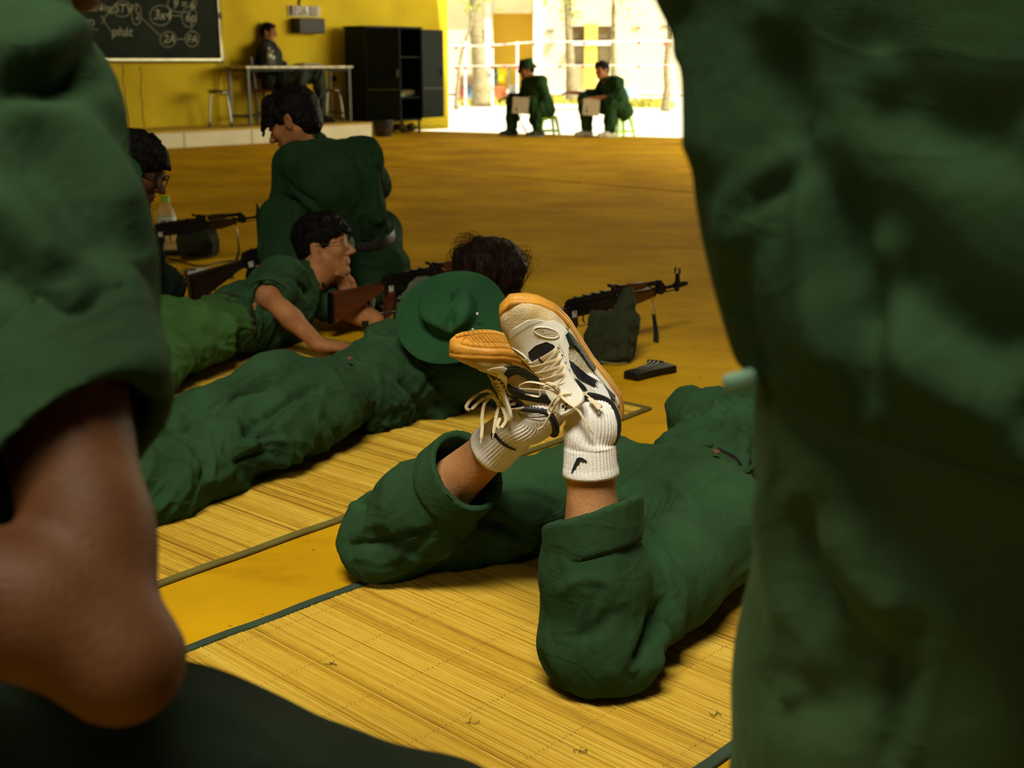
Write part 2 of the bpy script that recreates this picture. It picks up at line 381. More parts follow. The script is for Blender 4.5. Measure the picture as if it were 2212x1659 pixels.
# ---------------------------------------------------------------- body kit
def add_head(S, c, R, s=1.0, neck=None, nr=.055, smile=False):
    q = lambda x, y, z: c + R @ (np.array([x, y, z]) * s)
    k = .016 * s
    S.ell(q(-.012, 0, .035), A(.098, .076, .088) * s, R, k)
    S.ell(q(.030, 0, -.030), A(.060, .058, .080) * s, R, .03 * s)
    for y in (-1, 1):
        S.cap(q(-.012, y * .050, -.040), q(.052, y * .022, -.092), .020 * s, .018 * s, .03 * s)
        S.ell(q(.062, y * .036, -.018), A(.026, .024, .024) * s, R, .018 * s)
    S.ell(q(.073, 0, -.094), A(.020, .022, .018) * s, R, .02 * s)
    S.cap(q(.080, -.032, .033), q(.080, .032, .033), .011 * s, None, .018 * s)
    for y in (-1, 1):
        S.ell(q(.098, y * .032, .014), A(.022, .019, .011) * s, R, .010 * s, 'sub')
        S.ell(q(.074, y * .031, .013), A(.0135, .015, .0125) * s, R, .004 * s)
    S.cap(q(.086, 0, .022), q(.112, 0, -.020), .0075 * s, .011 * s, .010 * s)
    S.ell(q(.114, 0, -.024), A(.013, .012, .011) * s, R, .008 * s)
    for y in (-1, 1): S.ell(q(.102, y * .014, -.029), A(.012, .008, .008) * s, R, .006 * s)
    w = .028 if smile else .023
    S.ell(q(.086, 0, -.052), A(.013, w, .0075) * s, R, .006 * s); S.ell(q(.084, 0, -.064), A(.013, w * .85, .0085) * s, R, .006 * s)
    S.ell(q(.098, 0, -.0585), A(.010, w * .9, .0032 if smile else .0016) * s, R, .003 * s, 'sub')
    for y in (-1, 1):
        Re = R @ np.array(Matrix.Rotation(-y * .35, 3, 'Z') @ Matrix.Rotation(-.18, 3, 'Y'))
        S.ell(q(-.006, y * .081, -.002), A(.019, .008, .033) * s, Re, .006 * s)
        S.ell(q(-.001, y * .090, -.001), A(.011, .006, .021) * s, Re, .004 * s, 'sub')
        S.ell(q(.008, y * .084, -.008), A(.005, .004, .007) * s, Re, .003 * s)
    if neck is not None: S.cap(q(-.022, 0, -.045), neck, nr * s, nr * s * 1.12, .03 * s)
    return q
def add_hair(name, c, R, s, m, parent, cell=.004, fringe=.0, nape=-.055, tufts=26, seed=1, sweep=0.0, length=1.0, low=0.0):
    q = lambda x, y, z: c + R @ (np.array([x, y, z]) * s)
    S = SDF(c - .17 * s, c + .17 * s, cell)
    S.ell(q(-.020, 0, .047), A(.106, .087, .096) * s, R, .01)
    S.ell(q(-.048, 0, -.004 + low), A(.066, .073, .066) * s, R, .02)
    for y in (-1, 1): S.cap(q(.030, y * .066, .050), q(.024, y * .070, .012), .018 * s, .009 * s, .012 * s)      # sideburns
    rg = np.random.default_rng(seed)
    for i in range(tufts):                       # locks along the hair line and crown
        a = rg.uniform(-1.15, 1.15); z0 = .085 + rg.uniform(-.01, .03)
        st = (.055 * math.cos(a) + .01, .074 * math.sin(a), z0)
        en = ((.092 + fringe) * math.cos(a) + .004 + sweep * .0, .082 * math.sin(a) + sweep, z0 - .022 - fringe * 1.3 - rg.uniform(0, .012) - .02 * abs(math.sin(a)))
        S.cap(q(*st), q(*en), .015 * s, .003 * s, .012 * s)
    for i in range(tufts):
        a = rg.uniform(0, 2 * PI); b = rg.uniform(.2, 1.2); r = .094 * length
        d = A(math.cos(a) * math.sin(b), math.sin(a) * math.sin(b) * .84, math.cos(b) * .95)
        S.cap(q(*(d * r * .8 + A(-.02, 0, .045))), q(*(d * r * 1.12 + A(-.02, 0, .045) + A(rg.uniform(.0, .03), rg.uniform(-.02, .02), 0))), .014 * s, .004 * s, .014 * s)
    # face and neck openings
    S.ell(q(.085, 0, -.010), A(.055, .080, .074 - fringe * .6) * s, R, .006, 'sub')
    for y in (-1, 1): S.ell(q(.002, y * .088, -.012), A(.024, .026, .038) * s, R, .006, 'sub')
    S.cut(q(0, 0, nape), R @ A(.25, 0, -1))
    return sdfobj(name, S, m, parent, [fold(R @ unit([1, .1, .25]), 110, .0016 * s, seed=seed, st=.07), fold(R @ unit([.3, 0, 1]), 40, .0016 * s, seed=seed + 3, st=.12)], smooth=1)
def add_hand(S, wrist, d, up, s=1.0, curl=.25, thumb=1, spread=.12, k=.007):
    """palm, four fingers of different length and a thumb leaving the palm's side"""
    d = unit(d); up = unit(np.asarray(up, float) - d * d.dot(up)); y = np.cross(up, d)
    wrist = np.asarray(wrist, float)
    S.cap(wrist - d * .01 * s, wrist + d * .03 * s, .025 * s, .030 * s, .015 * s, (up, .65))
    S.box(wrist + d * .052 * s, A(.042, .037, .0125) * s, np.stack([d, y, up], 1), .011 * s, .014 * s)
    for i, L in enumerate((.072, .080, .074, .058)):
        o = (1.5 - i) * thumb; b = wrist + d * .088 * s + y * o * .0185 * s
        dd = unit(d + y * o * spread * .6); p = b - dd * .012 * s; r = (.0088, .009, .0086, .0076)[i] * s
        cu = curl * (1 + .12 * i)
        for j, f in enumerate((.45, .31, .24)):
            dd = unit(dd * math.cos(cu) - up * math.sin(cu)); e = p + dd * (L * f + (.012 if j == 0 else 0)) * s
            S.cap(p, e, r, r * .92, .003 * s if j else k); p = e; r *= .92
            up = up
    p0 = wrist + d * .022 * s + y * thumb * .026 * s; p1 = p0 + unit(d * .75 + y * thumb * .65 - up * .25) * .036 * s
    p2 = p1 + unit(d * .95 + y * thumb * .3 - up * .25) * .030 * s; p3 = p2 + unit(d - up * .3) * .024 * s
    S.chain([p0, p1, p2, p3], A(.015, .0115, .0098, .0085) * s, k)
def glasses(parent, c, R, s, m=None, round_=True, r=.022, th=.0015):
    q = lambda x, y, z: c + R @ (np.array([x, y, z]) * s)
    bm = B(); n = 20
    for y in (-1, 1):
        pts = []
        for i in range(n):
            a = 2 * PI * i / n; e = 1.0 if round_ else .55
            pts.append(q(.108 - .006 * abs(math.cos(a)), y * .033 + r * 1.12 * np.sign(math.cos(a)) * abs(math.cos(a)) ** e, .012 + r * .86 * np.sign(math.sin(a)) * abs(math.sin(a)) ** e))
        tube(bm, pts, th * s, 6, closed=True)
        tube(bm, [q(.104, y * .057, .018), q(.06, y * .076, .016), q(-.004, y * .084, .012), q(-.018, y * .083, -.004)], th * s, 6)
    tube(bm, [q(.107, -.009, .016), q(.110, 0, .019), q(.107, .009, .016)], th * s, 6)
    g = bmo('glasses', bm, m or BLACK, parent, True)
    bm = B()
    for y in (-1, 1):
        vs = [bm.verts.new(q(.1055, y * .033 + r * 1.05 * math.cos(2 * PI * i / 16), .012 + r * .8 * math.sin(2 * PI * i / 16))) for i in range(16)]
        bm.faces.new(vs); f2 = [bm.verts.new(v.co + Vector(R @ A(.0012, 0, 0))) for v in vs]; bm.faces.new(f2[::-1])
        for i in range(16): bm.faces.new((vs[(i + 1) % 16], vs[i], f2[i], f2[(i + 1) % 16]))
    bmo('lens', bm, GLASS, g)
    return g
def face_bits(parent, c, R, s, open_=True):
    q = lambda x, y, z: c + R @ (np.array([x, y, z]) * s)
    bm = B()
    for y in (-1, 1):
        tube(bm, [q(.089, y * .012, .034), q(.093, y * .028, .041), q(.080, y * .048, .035)], [.002 * s, .0036 * s, .0016 * s], 6, .7)
    bmo('eyebrows', bm, HAIR, parent, True)
    for y in (-1, 1):
        bm = B()
        bmesh.ops.create_uvsphere(bm, u_segments=12, v_segments=8, radius=.0062 * s)
        bmesh.ops.scale(bm, vec=(.55, 1.25, .8 if open_ else .28), verts=bm.verts)
        bmesh.ops.transform(bm, matrix=M4(q(.0845, y * .031, .012), R), verts=bm.verts)
        bmo('eye', bm, EYE, parent, True)
def hat_bucket(bm_m, c, R, parent=None, name='bucket_hat', rb=.155, rc=.088, hc=.085, droop=.02, crush=0.0, seed=3, m=None, wave=.02):
    """floppy sun hat: crown, wide stitched brim; R columns forward,left,up"""
    n, rings = 96, []
    rg = np.random.default_rng(seed); ph = rg.uniform(0, 6, 4)
    V, F = [], []
    prof = [(0, hc), (rc * .45, hc * 1.0), (rc * .85, hc * .97), (rc * .97, hc * .86), (rc, hc * .5), (rc * 1.03, hc * .12), (rc * 1.06, 0)]
    k = 63
    for i in range(k + 1):
        t = i / k; prof.append((rc * 1.08 + (rb - rc * 1.08) * t, -droop * t ** 1.4 + (.0011 * math.sin(t * 2 * PI * 9) * 1.2)))
    prof.append((rb + .0015, -droop - .002)); 
    for i in range(k, -1, -2):
        t = i / k; prof.append((rc * 1.05 + (rb - rc * 1.05) * t, -droop * t ** 1.4 - .0035))
    prof += [(rc * .97, .004), (rc * .94, hc * .5), (rc * .8, hc * .9), (0.0, hc * .94)]
    for j, (r, z) in enumerate(prof):
        for i in range(n):
            a = 2 * PI * i / n; w = max(0, (r - rc) / (rb - rc)) if r > rc else 0
            zz = z + wave * w * (math.sin(2 * a + ph[0]) * .8 + math.sin(3 * a + ph[1]) * .5)
            rr = r * (1 + .03 * w * math.sin(3 * a + ph[2]))
            x, y = rr * math.cos(a), rr * math.sin(a)
            if crush and r < rc * 1.05:
                u = min(1, r / rc); hh = max(0, z) / hc
                zz -= crush * hh * (.25 + 1.0 * math.exp(-((x + .25 * y + .004) / .020) ** 2) + .5 * math.exp(-((x - .045) / .018) ** 2))
                y += .018 * hh; x += .010 * hh * math.sin(2 * a + 1)
            V.append(np.asarray(c) + R @ A(x, y, zz))
    N = len(prof)
    for j in range(N - 1):
        for i in range(n): F.append((j * n + i, j * n + (i + 1) % n, (j + 1) * n + (i + 1) % n, (j + 1) * n + i))
    return V, F
def solid_strip(bm, pts, w, t, side, n=1):
    """ribbon of width w, thickness t along pts; side = width direction(s)"""
    pts = [V3(p) for p in pts]; rr = []
    for i, p in enumerate(pts):
        sd = V3(side[i]) if isinstance(side, list) else V3(side)
        a = pts[max(i - 1, 0)]; b = pts[min(i + 1, len(pts) - 1)]; tg = (b - a).normalized()
        sd = (sd - tg * sd.dot(tg)).normalized(); nn = tg.cross(sd)
        w_ = w[i] if hasattr(w, '__len__') else w; rr.append([bm.verts.new(p + sd * w_ / 2 * x + nn * t / 2 * y) for x, y in ((-1, -.6), (-.8, -1), (.8, -1), (1, -.6), (1, .6), (.8, 1), (-.8, 1), (-1, .6))])
    for a, b in zip(rr, rr[1:]):
        for k in range(8): bm.faces.new((a[k], a[(k + 1) % 8], b[(k + 1) % 8], b[k]))
    bm.faces.new(rr[0][::-1]); bm.faces.new(rr[-1]); return bm

GLASS = bpy.data.materials.new('clear_glass'); GLASS.use_nodes = True
_b = GLASS.node_tree.nodes['Principled BSDF']; _b.inputs['Alpha'].default_value = .05; _b.inputs['Roughness'].default_value = .1
EYE = mat('dark_eye', (.01, .007, .005), .15, .1)

# ---------------------------------------------------------------- sneaker
SHL = .300
_U = [0, .04, .12, .25, .40, .55, .68, .80, .90, .96, 1.0]
_W = [.006, .022, .033, .036, .036, .041, .048, .048, .038, .024, .004]
_H = [.058, .078, .086, .088, .090, .078, .066, .054, .044, .036, .020]
def _ip(u, T): return float(np.interp(u, _U, T))
class Shoe:
    def __init__(s, o, R, bend): s.o, s.R, s.b = np.asarray(o, float), R, bend
    def w(s, p):
        """local shoe coordinates (heel at 0, toe at .30) -> world, with the toes bent up"""
        x, y, z = p; x0, Lb = .150, .085
        if x > x0:
            t = min((x - x0) / Lb, 1.0); th = s.b * t
            if t < 1: cx = x0 + (x - x0) * (1 - th * th / 6); cz = (x - x0) * th / 2
            else:
                cx = x0 + Lb * (1 - s.b ** 2 / 6) + (x - x0 - Lb) * math.cos(s.b); cz = Lb * s.b / 2 + (x - x0 - Lb) * math.sin(s.b)
            x, z = cx - z * math.sin(th), cz + z * math.cos(th)
        # toe spring
        return s.o + s.R @ (np.array([x, y, z]) - np.array([.058, 0, .085]))
    def up(s, u, v, off=0.0):
        """upper surface: u along, v from -1 (right edge) over 0 (top) to 1 (left edge)"""
        W = _ip(u, _W) * .97; H = _ip(u, _H); zb = .020
        a = v * PI / 2; sn, cs = math.sin(a), math.cos(a)
        y = (W + off) * np.sign(sn) * abs(sn) ** .72; z = zb + (H - zb + off) * abs(cs) ** (.62 if u > .5 else .55)
        x = u * SHL + (off * .8 if u > .93 else 0)
        if v and abs(v) > .55: z = z
        return s.w((x, y, z))
def patch_mesh(surf, poly, off, step=.03, lift=.0, inner=None, sx=1.0):
    """polygon in (u,v) laid on a surface as a thin raised sheet"""
    poly = [Vector((p[0], p[1])) for p in poly]
    pts = []; n = len(poly)
    for i in range(n):
        a, b = poly[i], poly[(i + 1) % n]; m = max(1, int((b - a).length / step))
        for k in range(m): pts.append(a + (b - a) * k / m)
    nb = len(pts); edges = [(i, (i + 1) % nb) for i in range(nb)]
    xs = [p.x for p in pts]; ys = [p.y for p in pts]
    x = min(xs) + step * .5
    row = 0
    while x < max(xs):
        y = min(ys) + step * (.5 if row % 2 else 1.0)
        while y < max(ys):
            ins = False; j = nb - 1
            for i in range(nb):
                if (pts[i].y > y) != (pts[j].y > y) and x < (pts[j].x - pts[i].x) * (y - pts[i].y) / (pts[j].y - pts[i].y) + pts[i].x: ins = not ins
                j = i
            if ins and min((Vector((x, y)) - p).length for p in pts[:nb]) > step * .4: pts.append(Vector((x, y)))
            y += step
        x += step * .87; row += 1
    r = geometry.delaunay_2d_cdt(pts, edges, [], 1, 1e-6)
    vs, es, fs = r[0], r[1], r[2]
    bm = B(); top = [bm.verts.new(V3(surf(p.x, p.y, off))) for p in vs]; bot = [bm.verts.new(V3(surf(p.x, p.y, -.001))) for p in vs]
    cnt = {}
    for f in fs:
        try: bm.faces.new([top[i] for i in f])
        except ValueError: pass
        for a, b in zip(f, list(f[1:]) + [f[0]]): cnt[(a, b)] = 1
    for (a, b) in cnt:
        if (b, a) not in cnt:
            try: bm.faces.new((top[b], top[a], bot[a], bot[b]))
            except ValueError: pass
    used = {v for f in bm.faces for v in f.verts}
    for v in [v for v in bm.verts if v not in used]: bm.verts.remove(v)
    bmesh.ops.recalc_face_normals(bm, faces=bm.faces)
    return bm
def smooth_poly(P_, n=5): 
    P_ = [np.asarray(p, float) for p in P_]; out = []; N = len(P_)
    for i in range(N):
        a, b, c, d = P_[i - 1], P_[i], P_[(i + 1) % N], P_[(i + 2) % N]
        for k in range(n):
            t = k / n; out.append(.5 * (2 * b + (-a + c) * t + (2 * a - 5 * b + 4 * c - d) * t * t + (-a + 3 * b - 3 * c + d) * t ** 3))
    return out
GUM = mat('gum_rubber', (.62, .30, .035), .5, .12, 22, .1, 200, dark=(.46, .21, .02))
LEATH = mat('white_leather', (.82, .82, .75), .38, .07, 20, .05, 160, dark=(.76, .73, .60))
SUEDE = mat('cream_suede', (.66, .57, .38), .9, .12, 40, .3, 400, dark=(.56, .40, .16))
MESHM = mat('khaki_mesh', (.60, .53, .36), .8, .2, 300, .6, 500)
NAVY = mat('navy_black_trim', (.008, .010, .014), .55, .3, 60, .2, 300)
BGREEN = mat('bottle_green_trim', (.008, .022, .014), .45, .3, 30, .1, 120)
LACE = mat('cream_lace_cotton', (.80, .68, .45), .85, .1, 60, .35, 500)
WHITE_S = mat('white_rib_cotton', (.85, .85, .82), .9, .05, 20, .3, 500)
def make_shoe(person, o, R, bend, seed, label, bow):
    S = Shoe(o, R, bend); nu, nv = 90, 72
    V, F = [], []
    for i in range(nu + 1):
        for j in range(nv + 1): V.append(S.up(i / nu, -1 + 2 * j / nv))
    for i in range(nu):
        for j in range(nv): a = i * (nv + 1) + j; F.append((a, a + nv + 1, a + nv + 2, a + 1))
    # close the bottom
    base = len(V)
    for i in range(nu + 1): V.append(S.w((i / nu * SHL, 0, .019)))
    for i in range(nu):
        a = i * (nv + 1); F.append((base + i, base + i + 1, a + nv + 1, a)); F.append((a + nv, a + 2 * nv + 1, base + i + 1, base + i))
    sh = mesh_np('shoe', V, F, MESHM, person); sh['label'] = label
    # --- sole: sidewall with lip, then tread blocks
    out = []
    for i in range(44): out.append((i / 43, -1))
    for i in range(42, 0, -1): out.append((i / 43, 1))
    def sole_pt(u, sd, z, g): 
        W = _ip(u, _W) + g; x = u * SHL + (g * 1.2 if u > .97 else (-g if u < .03 else 0))
        return S.w((x, sd * W, z))
    bm = B(); lev = [(.0055, -.004), (.004, .0005), (.009, .0035), (.0150, .0042), (.0165, .0030), (.0180, .0042), (.0245, .0036), (.0262, .0014), (.0262, -.002)]
    rings = [[bm.verts.new(V3(sole_pt(u, sd, z + (.007 * max(0, (u - .86) / .14) ** 1.5 if z > .012 else 0) + (.008 * max(0, (.12 - u) / .12) if z > .02 else 0), g))) for u, sd in out] for z, g in lev]
    n = len(out)
    for a, b in zip(rings, rings[1:]):
        for k in range(n): bm.faces.new((a[k], a[(k + 1) % n], b[(k + 1) % n], b[k]))
    for ring in (rings[0], rings[-1]):
        for i in range(43): 
            j1, j2 = (n - i) % n, (n - i - 1) % n
            ids = [ring[i], ring[i + 1], ring[j2], ring[j1]]; ids = list(dict.fromkeys(ids))
            if len(ids) > 2:
                try: bm.faces.new(ids if ring is rings[0] else ids[::-1])
                except ValueError: pass
    bmesh.ops.recalc_face_normals(bm, faces=bm.faces)
    bmo('sole', bm, GUM, sh, True)
    bm = B()
    def block(x0, x1, y0, y1, h=.0042, z0=.0055):
        q = [(x0, y0), (x1, y0), (x1, y1), (x0, y1)]
        a = [bm.verts.new(V3(S.w((x, y, z0)))) for x, y in q]; cx, cy = (x0 + x1) / 2, (y0 + y1) / 2
        b = [bm.verts.new(V3(S.w((cx + (x - cx) * .93, cy + (y - cy) * .97, z0 - h)))) for x, y in q]
        bm.faces.new(b)
        for k in range(4): bm.faces.new((a[k], a[(k + 1) % 4], b[(k + 1) % 4], b[k]))
    # ring of edge lugs, split by narrow slits
    nb = 30
    for sd in (-1, 1):
        for i in range(nb):
            u0, u1 = .03 + .93 * i / nb, .03 + .93 * (i + 1) / nb - .0035; W0, W1 = _ip(u0, _W), _ip(u1, _W)
            q = [(u0 * SHL, sd * (W0 - .0015)), (u1 * SHL, sd * (W1 - .0015)), (u1 * SHL, sd * W1 * .56), (u0 * SHL, sd * W0 * .56)]
            a = [bm.verts.new(V3(S.w((x, y, .0056)))) for x, y in q]; b = [bm.verts.new(V3(S.w((x, y * .99, .0012)))) for x, y in q]
            bm.faces.new(b)
            for k in range(4): bm.faces.new((a[k], a[(k + 1) % 4], b[(k + 1) % 4], b[k]))
    for i in range(13):
        for j in range(-2, 3):
            x = (.585 + .024 * i) * SHL; y = j * .0085
            if ((x - .222) / .052) ** 2 + (y / .022) ** 2 < 1: block(x, x + .0052, y + .001 * (i % 2), y + .0065, .0036)
    for i in range(8):
        for j in range(-1, 2):
            x = (.06 + .03 * i) * SHL; y = j * .011 - .004; block(x, x + .0065, y, y + .008, .0036)
    bmesh.ops.recalc_face_normals(bm, faces=bm.faces)
    bmo('tread', bm, GUM, sh)
    # pivot ring on the forefoot
    bm = B(); tube(bm, [S.w((.222 + .058 * math.cos(a), .0255 * math.sin(a), .0045)) for a in np.linspace(0, 2 * PI, 40)[:-1]], .0016, 6, closed=True)
    bmo('pivot_ring', bm, GUM, sh, True)
    # --- overlays
    pm = lambda name, poly, off, m, step=.03: bmo(name, patch_mesh(S.up, poly, off, step), m, sh, True, ang=.6)
    mir = lambda poly: [(u, -v) for u, v in poly][::-1]
    pm('toe_cap', [(.995, -.98), (.995, 0), (.995, .98), (.86, .98), (.72, .97), (.66, .93), (.70, .80), (.775, .66), (.80, .48), (.865, .34), (.885, .12), (.885, -.12), (.865, -.34), (.82, -.50), (.80, -.66), (.74, -.80), (.66, -.93), (.72, -.97), (.86, -.98)], .0022, SUEDE)
    pm('vamp', [(.893, -.15), (.893, .15), (.87, .40), (.82, .55), (.79, .74), (.71, .86), (.60, .84), (.60, .62), (.56, .50), (.50, .42), (.40, .40), (.30, .38), (.30, .25), (.40, .245), (.52, .25), (.62, .28), (.69, .27), (.735, .17), (.75, 0), (.735, -.17), (.69, -.27), (.62, -.28), (.52, -.25), (.40, -.245), (.30, -.25), (.30, -.38), (.40, -.40), (.50, -.42), (.56, -.50), (.60, -.62), (.60, -.84), (.71, -.86), (.79, -.74), (.82, -.55), (.87, -.40)], .0034, LEATH, .02)
    ov = lambda cu, cv, a, b, rot: [(cu + a * math.cos(t) * math.cos(rot) - b * math.sin(t) * math.sin(rot) * .5, cv + a * math.cos(t) * math.sin(rot) * 2 + b * math.sin(t) * math.cos(rot)) for t in np.linspace(0, 2 * PI, 24)[:-1]]
    el = lambda c, p, q_, k=1.0: [(c[0] + k * (p[0] * math.cos(t) + q_[0] * math.sin(t)), c[1] + k * (p[1] * math.cos(t) + q_[1] * math.sin(t))) for t in np.linspace(0, 2 * PI, 29)[:-1]]
    E_A = ((.775, -.33), (-.056, -.19), (.022, -.072)); E_B = ((.745, .44), (.046, .12), (-.016, .05))
    pm('vent_panel', el(*E_A), .0046, MESHM, .02)
    pm('vent_panel', el(*E_B), .0046, MESHM, .02)
    for E_ in (E_A, E_B):
        bm = B(); tube(bm, [S.up(u, v, .0044) for u, v in el(*E_, 1.06)], .0012, 5, closed=True); bmo('vent_rim', bm, LEATH, sh, True)
    for sg in (1, -1):
        f = (lambda p: p) if sg == 1 else mir
        pm('side_stripe', f([(.60, .66), (.675, .70), (.66, .86), (.60, .93), (.50, .985), (.36, .99), (.36, .94), (.48, .92), (.56, .84), (.59, .76)]), .0052, BGREEN, .02)
        pm('side_stripe', f([(.47, .42), (.54, .45), (.50, .55), (.42, .70), (.30, .88), (.16, .97), (.16, .88), (.26, .78), (.36, .60), (.43, .44)]), .0052, NAVY, .02)
        pm('heel_panel', f([(.45, .27), (.46, .40), (.43, .52), (.34, .62), (.22, .78), (.08, .90), (.02, .90), (.02, .66), (.12, .60), (.20, .50), (.25, .42), (.28, .32), (.32, .27)]), .0034, LEATH, .018)
        pm('lace_port', f(ov(.385, .40, .050, .060, -.5)), .0056, NAVY, .015)
        pm('foxing', f([(.62, .955), (.66, .99), (.40, .995), (.1, .995), (.1, .95), (.35, .95), (.5, .97)]), .0028, LEATH)
        # stitching beside the lace row
        bm = B()
        for i in range(26):
            u = .34 + .34 * i / 26; v = sg * (.385 + .02 * (u - .34))
            tube(bm, [S.up(u, v, .0040), S.up(u + .007, v, .0040)], .0005, 4)
        for i in range(30):
            a = -.5 + i / 30; u = .868 - .10 * a * a; tube(bm, [S.up(u, a * .9, .0040), S.up(u, a * .9 + .018, .0040)], .0005, 4)
        bmo('stitching', bm, SUEDE, sh)
    pm('throat', [(.745, -.12), (.76, 0), (.745, .12), (.69, .29), (.50, .26), (.35, .26), (.35, -.26), (.50, -.26), (.69, -.29)], .0022, NAVY, .025)
    pm('tongue_strip', [(.60, -.10), (.60, .10), (.55, .17), (.35, .17), (.35, -.17), (.55, -.17)], .0042, LEATH, .025)
    # tongue rising out of the throat over the instep
    tg = [S.w((x, -.10 * max(0, .135 - x) * 3, z)) for x, z in ((.190, .070), (.165, .080), (.140, .092), (.120, .106), (.110, .115), (.104, .122), (.101, .127))]
    tq = spline(tg, 4); bm = B(); solid_strip(bm, tq, [.054 * math.sqrt(max(.05, 1 - max(0, (i - len(tq) * .55) / (len(tq) * .47)) ** 2.4)) for i in range(len(tq))], .008, S.R @ A(0, 1, 0)); bmesh.ops.bevel(bm, geom=[e for e in bm.edges if e.is_boundary], offset=.001)
    bmo('tongue', bm, LEATH, sh, True, ang=.9)
    bm = B(); solid_strip(bm, [S.w((.120, 0, .1115)), S.w((.111, 0, .119)), S.w((.107, 0, .1235))], .022, .003, S.R @ A(0, 1, 0)); bmo('tongue_label', bm, LEATH, sh)
    bm = B()
    for dx, dy in ((.104, .004), (.104, -.004), (.100, 0)): box(bm, S.w((dx + .009, dy, .1215 + (.104 - dx) * 1.0)), (.003, .0035, .003), S.R)
    bmo('tongue_mark', bm, NAVY, sh)
    # padded collar
    col = []
    for a in np.linspace(0, 2 * PI, 48)[:-1]:
        x = .058 + .056 * math.cos(a); y = .0385 * math.sin(a) * (1 - .18 * math.cos(a)); c = math.cos(a)
        z = .080 + .024 * max(0, c) ** 1.5 + .022 * max(0, -c) ** 2 - .010 * (1 - abs(c)); col.append(S.w((x, y, z)))
    bm = B(); tube(bm, col, .0066, 10, closed=True); bmo('collar', bm, NAVY, sh, True)
    # collar wall between the upper's rim and the collar, both sides
    V, F = [], []
    for i, a in enumerate(np.linspace(0, 2 * PI, 49)):
        x = .058 + .056 * math.cos(a); y = .0385 * math.sin(a) * (1 - .18 * math.cos(a)); c = math.cos(a)
        z = .080 + .024 * max(0, c) ** 1.5 + .022 * max(0, -c) ** 2 - .010 * (1 - abs(c))
        u = max(.005, min(.42, x / SHL)); Wd = _ip(u, _W) * .98
        yl = np.sign(y) * min(Wd, abs(y) * 1.05 + .002)
        V += [S.w((x, y, z)), S.w((x * .98 + .001, yl + np.sign(y) * .0015, z * .72)), S.w((x, yl, .045))]
    for i in range(48):
        for k in range(2): a = 3 * i + k; F.append((a, a + 1, a + 4, a + 3))
    mesh_np('quarter', V, F, SUEDE, sh)
    # pull loop on the heel side
    # --- laces
    eu = [.655, .60, .545, .49, .435, .385]
    bm = B(); up = lambda u, v, o: S.up(u, v, o)
    for i, u in enumerate(eu):
        for sg in (-1, 1): 
            c = up(u, sg * .31, .0046); tube(bm, [c - S.R @ A(0, 0, .001), c + S.R @ A(0, 0, .0009)], .0026, 8)
    bmo('eyelets', bm, NAVY, sh)
    bm = B()
    rib = lambda pts, w=.0068, t=.0016, sd=None: solid_strip(bm, spline(pts, 5), w, t, sd if sd is not None else S.R @ A(1, 0, .1))
    rib([up(eu[0], -.31, .005), up(eu[0] + .004, -.15, .0095), up(eu[0] + .004, .15, .0095), up(eu[0], .31, .005)], .0105, .002)
    for i in range(5):
        for sg in (-1, 1):
            o = .0105 + (.0018 if sg > 0 else 0)
            rib([up(eu[i], sg * .30, .004), up(eu[i] - .012, sg * .16, o), up(eu[i + 1] + .015, -sg * .12, o), up(eu[i + 1], -sg * .31, .0062)], .0068, .0016, S.R @ A(1, sg * .45, .1))
    kn = S.w((.128, 0, .112))
    for sg in (-1, 1):
        rib([up(.385, sg * .31, .006), (up(.385, sg * .2, .012) + kn) / 2, kn], .006)
        rib([kn, S.w((.118, sg * .018, .110)), up(.335, sg * .36, .010), up(.33, sg * .40, .005)], .0058)
    bmesh.ops.create_icosphere(bm, subdivisions=2, radius=.0058, matrix=M4(kn))
    for pts in bow(S, kn):
        rib(pts, .0058, .0014, S.R @ A(.4, .2, 1))
        e = spline(pts, 5)
        if np.linalg.norm(e[-1] - kn) > .03: d = unit(e[-1] - e[-3]); tube(bm, [e[-1], e[-1] + d * .010], .0014, 6)
    bmesh.ops.recalc_face_normals(bm, faces=bm.faces)
    bmo('laces', bm, LACE, sh, True, ang=.7)
    # strap loop with dark keeper over the first lace row
    bm = B(); c = up(eu[0] + .004, 0.02, .0098); box(bm, c, (.011, .0045, .003), S.R, .0008); bmo('lace_keeper', bm, NAVY, sh)
    return S, sh
def tubesurf(path, rad, ref):
    """smooth swept surface: returns f(u, v, off) for u in 0..1 along, v in 0..1 around; rad[i]=(ra,rb)"""
    path = [np.asarray(p, float) for p in path]; pp = spline(path, 8); n = len(pp)
    rr = spline([A(r[0], r[1], 0) for r in rad], 8); fr = []
    for i in range(n):
        t = unit(pp[min(i + 1, n - 1)] - pp[max(i - 1, 0)]); s_ = unit(np.cross(t, ref)); fr.append((s_, np.cross(s_, t)))
    def f(u, v, off=0.0):
        x = min(max(u, 0), .9999) * (n - 1); i = int(x); k = x - i; j = min(i + 1, n - 1)
        c = pp[i] * (1 - k) + pp[j] * k; s_ = unit(fr[i][0] * (1 - k) + fr[j][0] * k); w = unit(fr[i][1] * (1 - k) + fr[j][1] * k)
        ra, rb = (rr[i] * (1 - k) + rr[j] * k)[:2]; a = 2 * PI * v
        return c + s_ * (ra + off) * math.cos(a) + w * (rb + off) * math.sin(a)
    return f
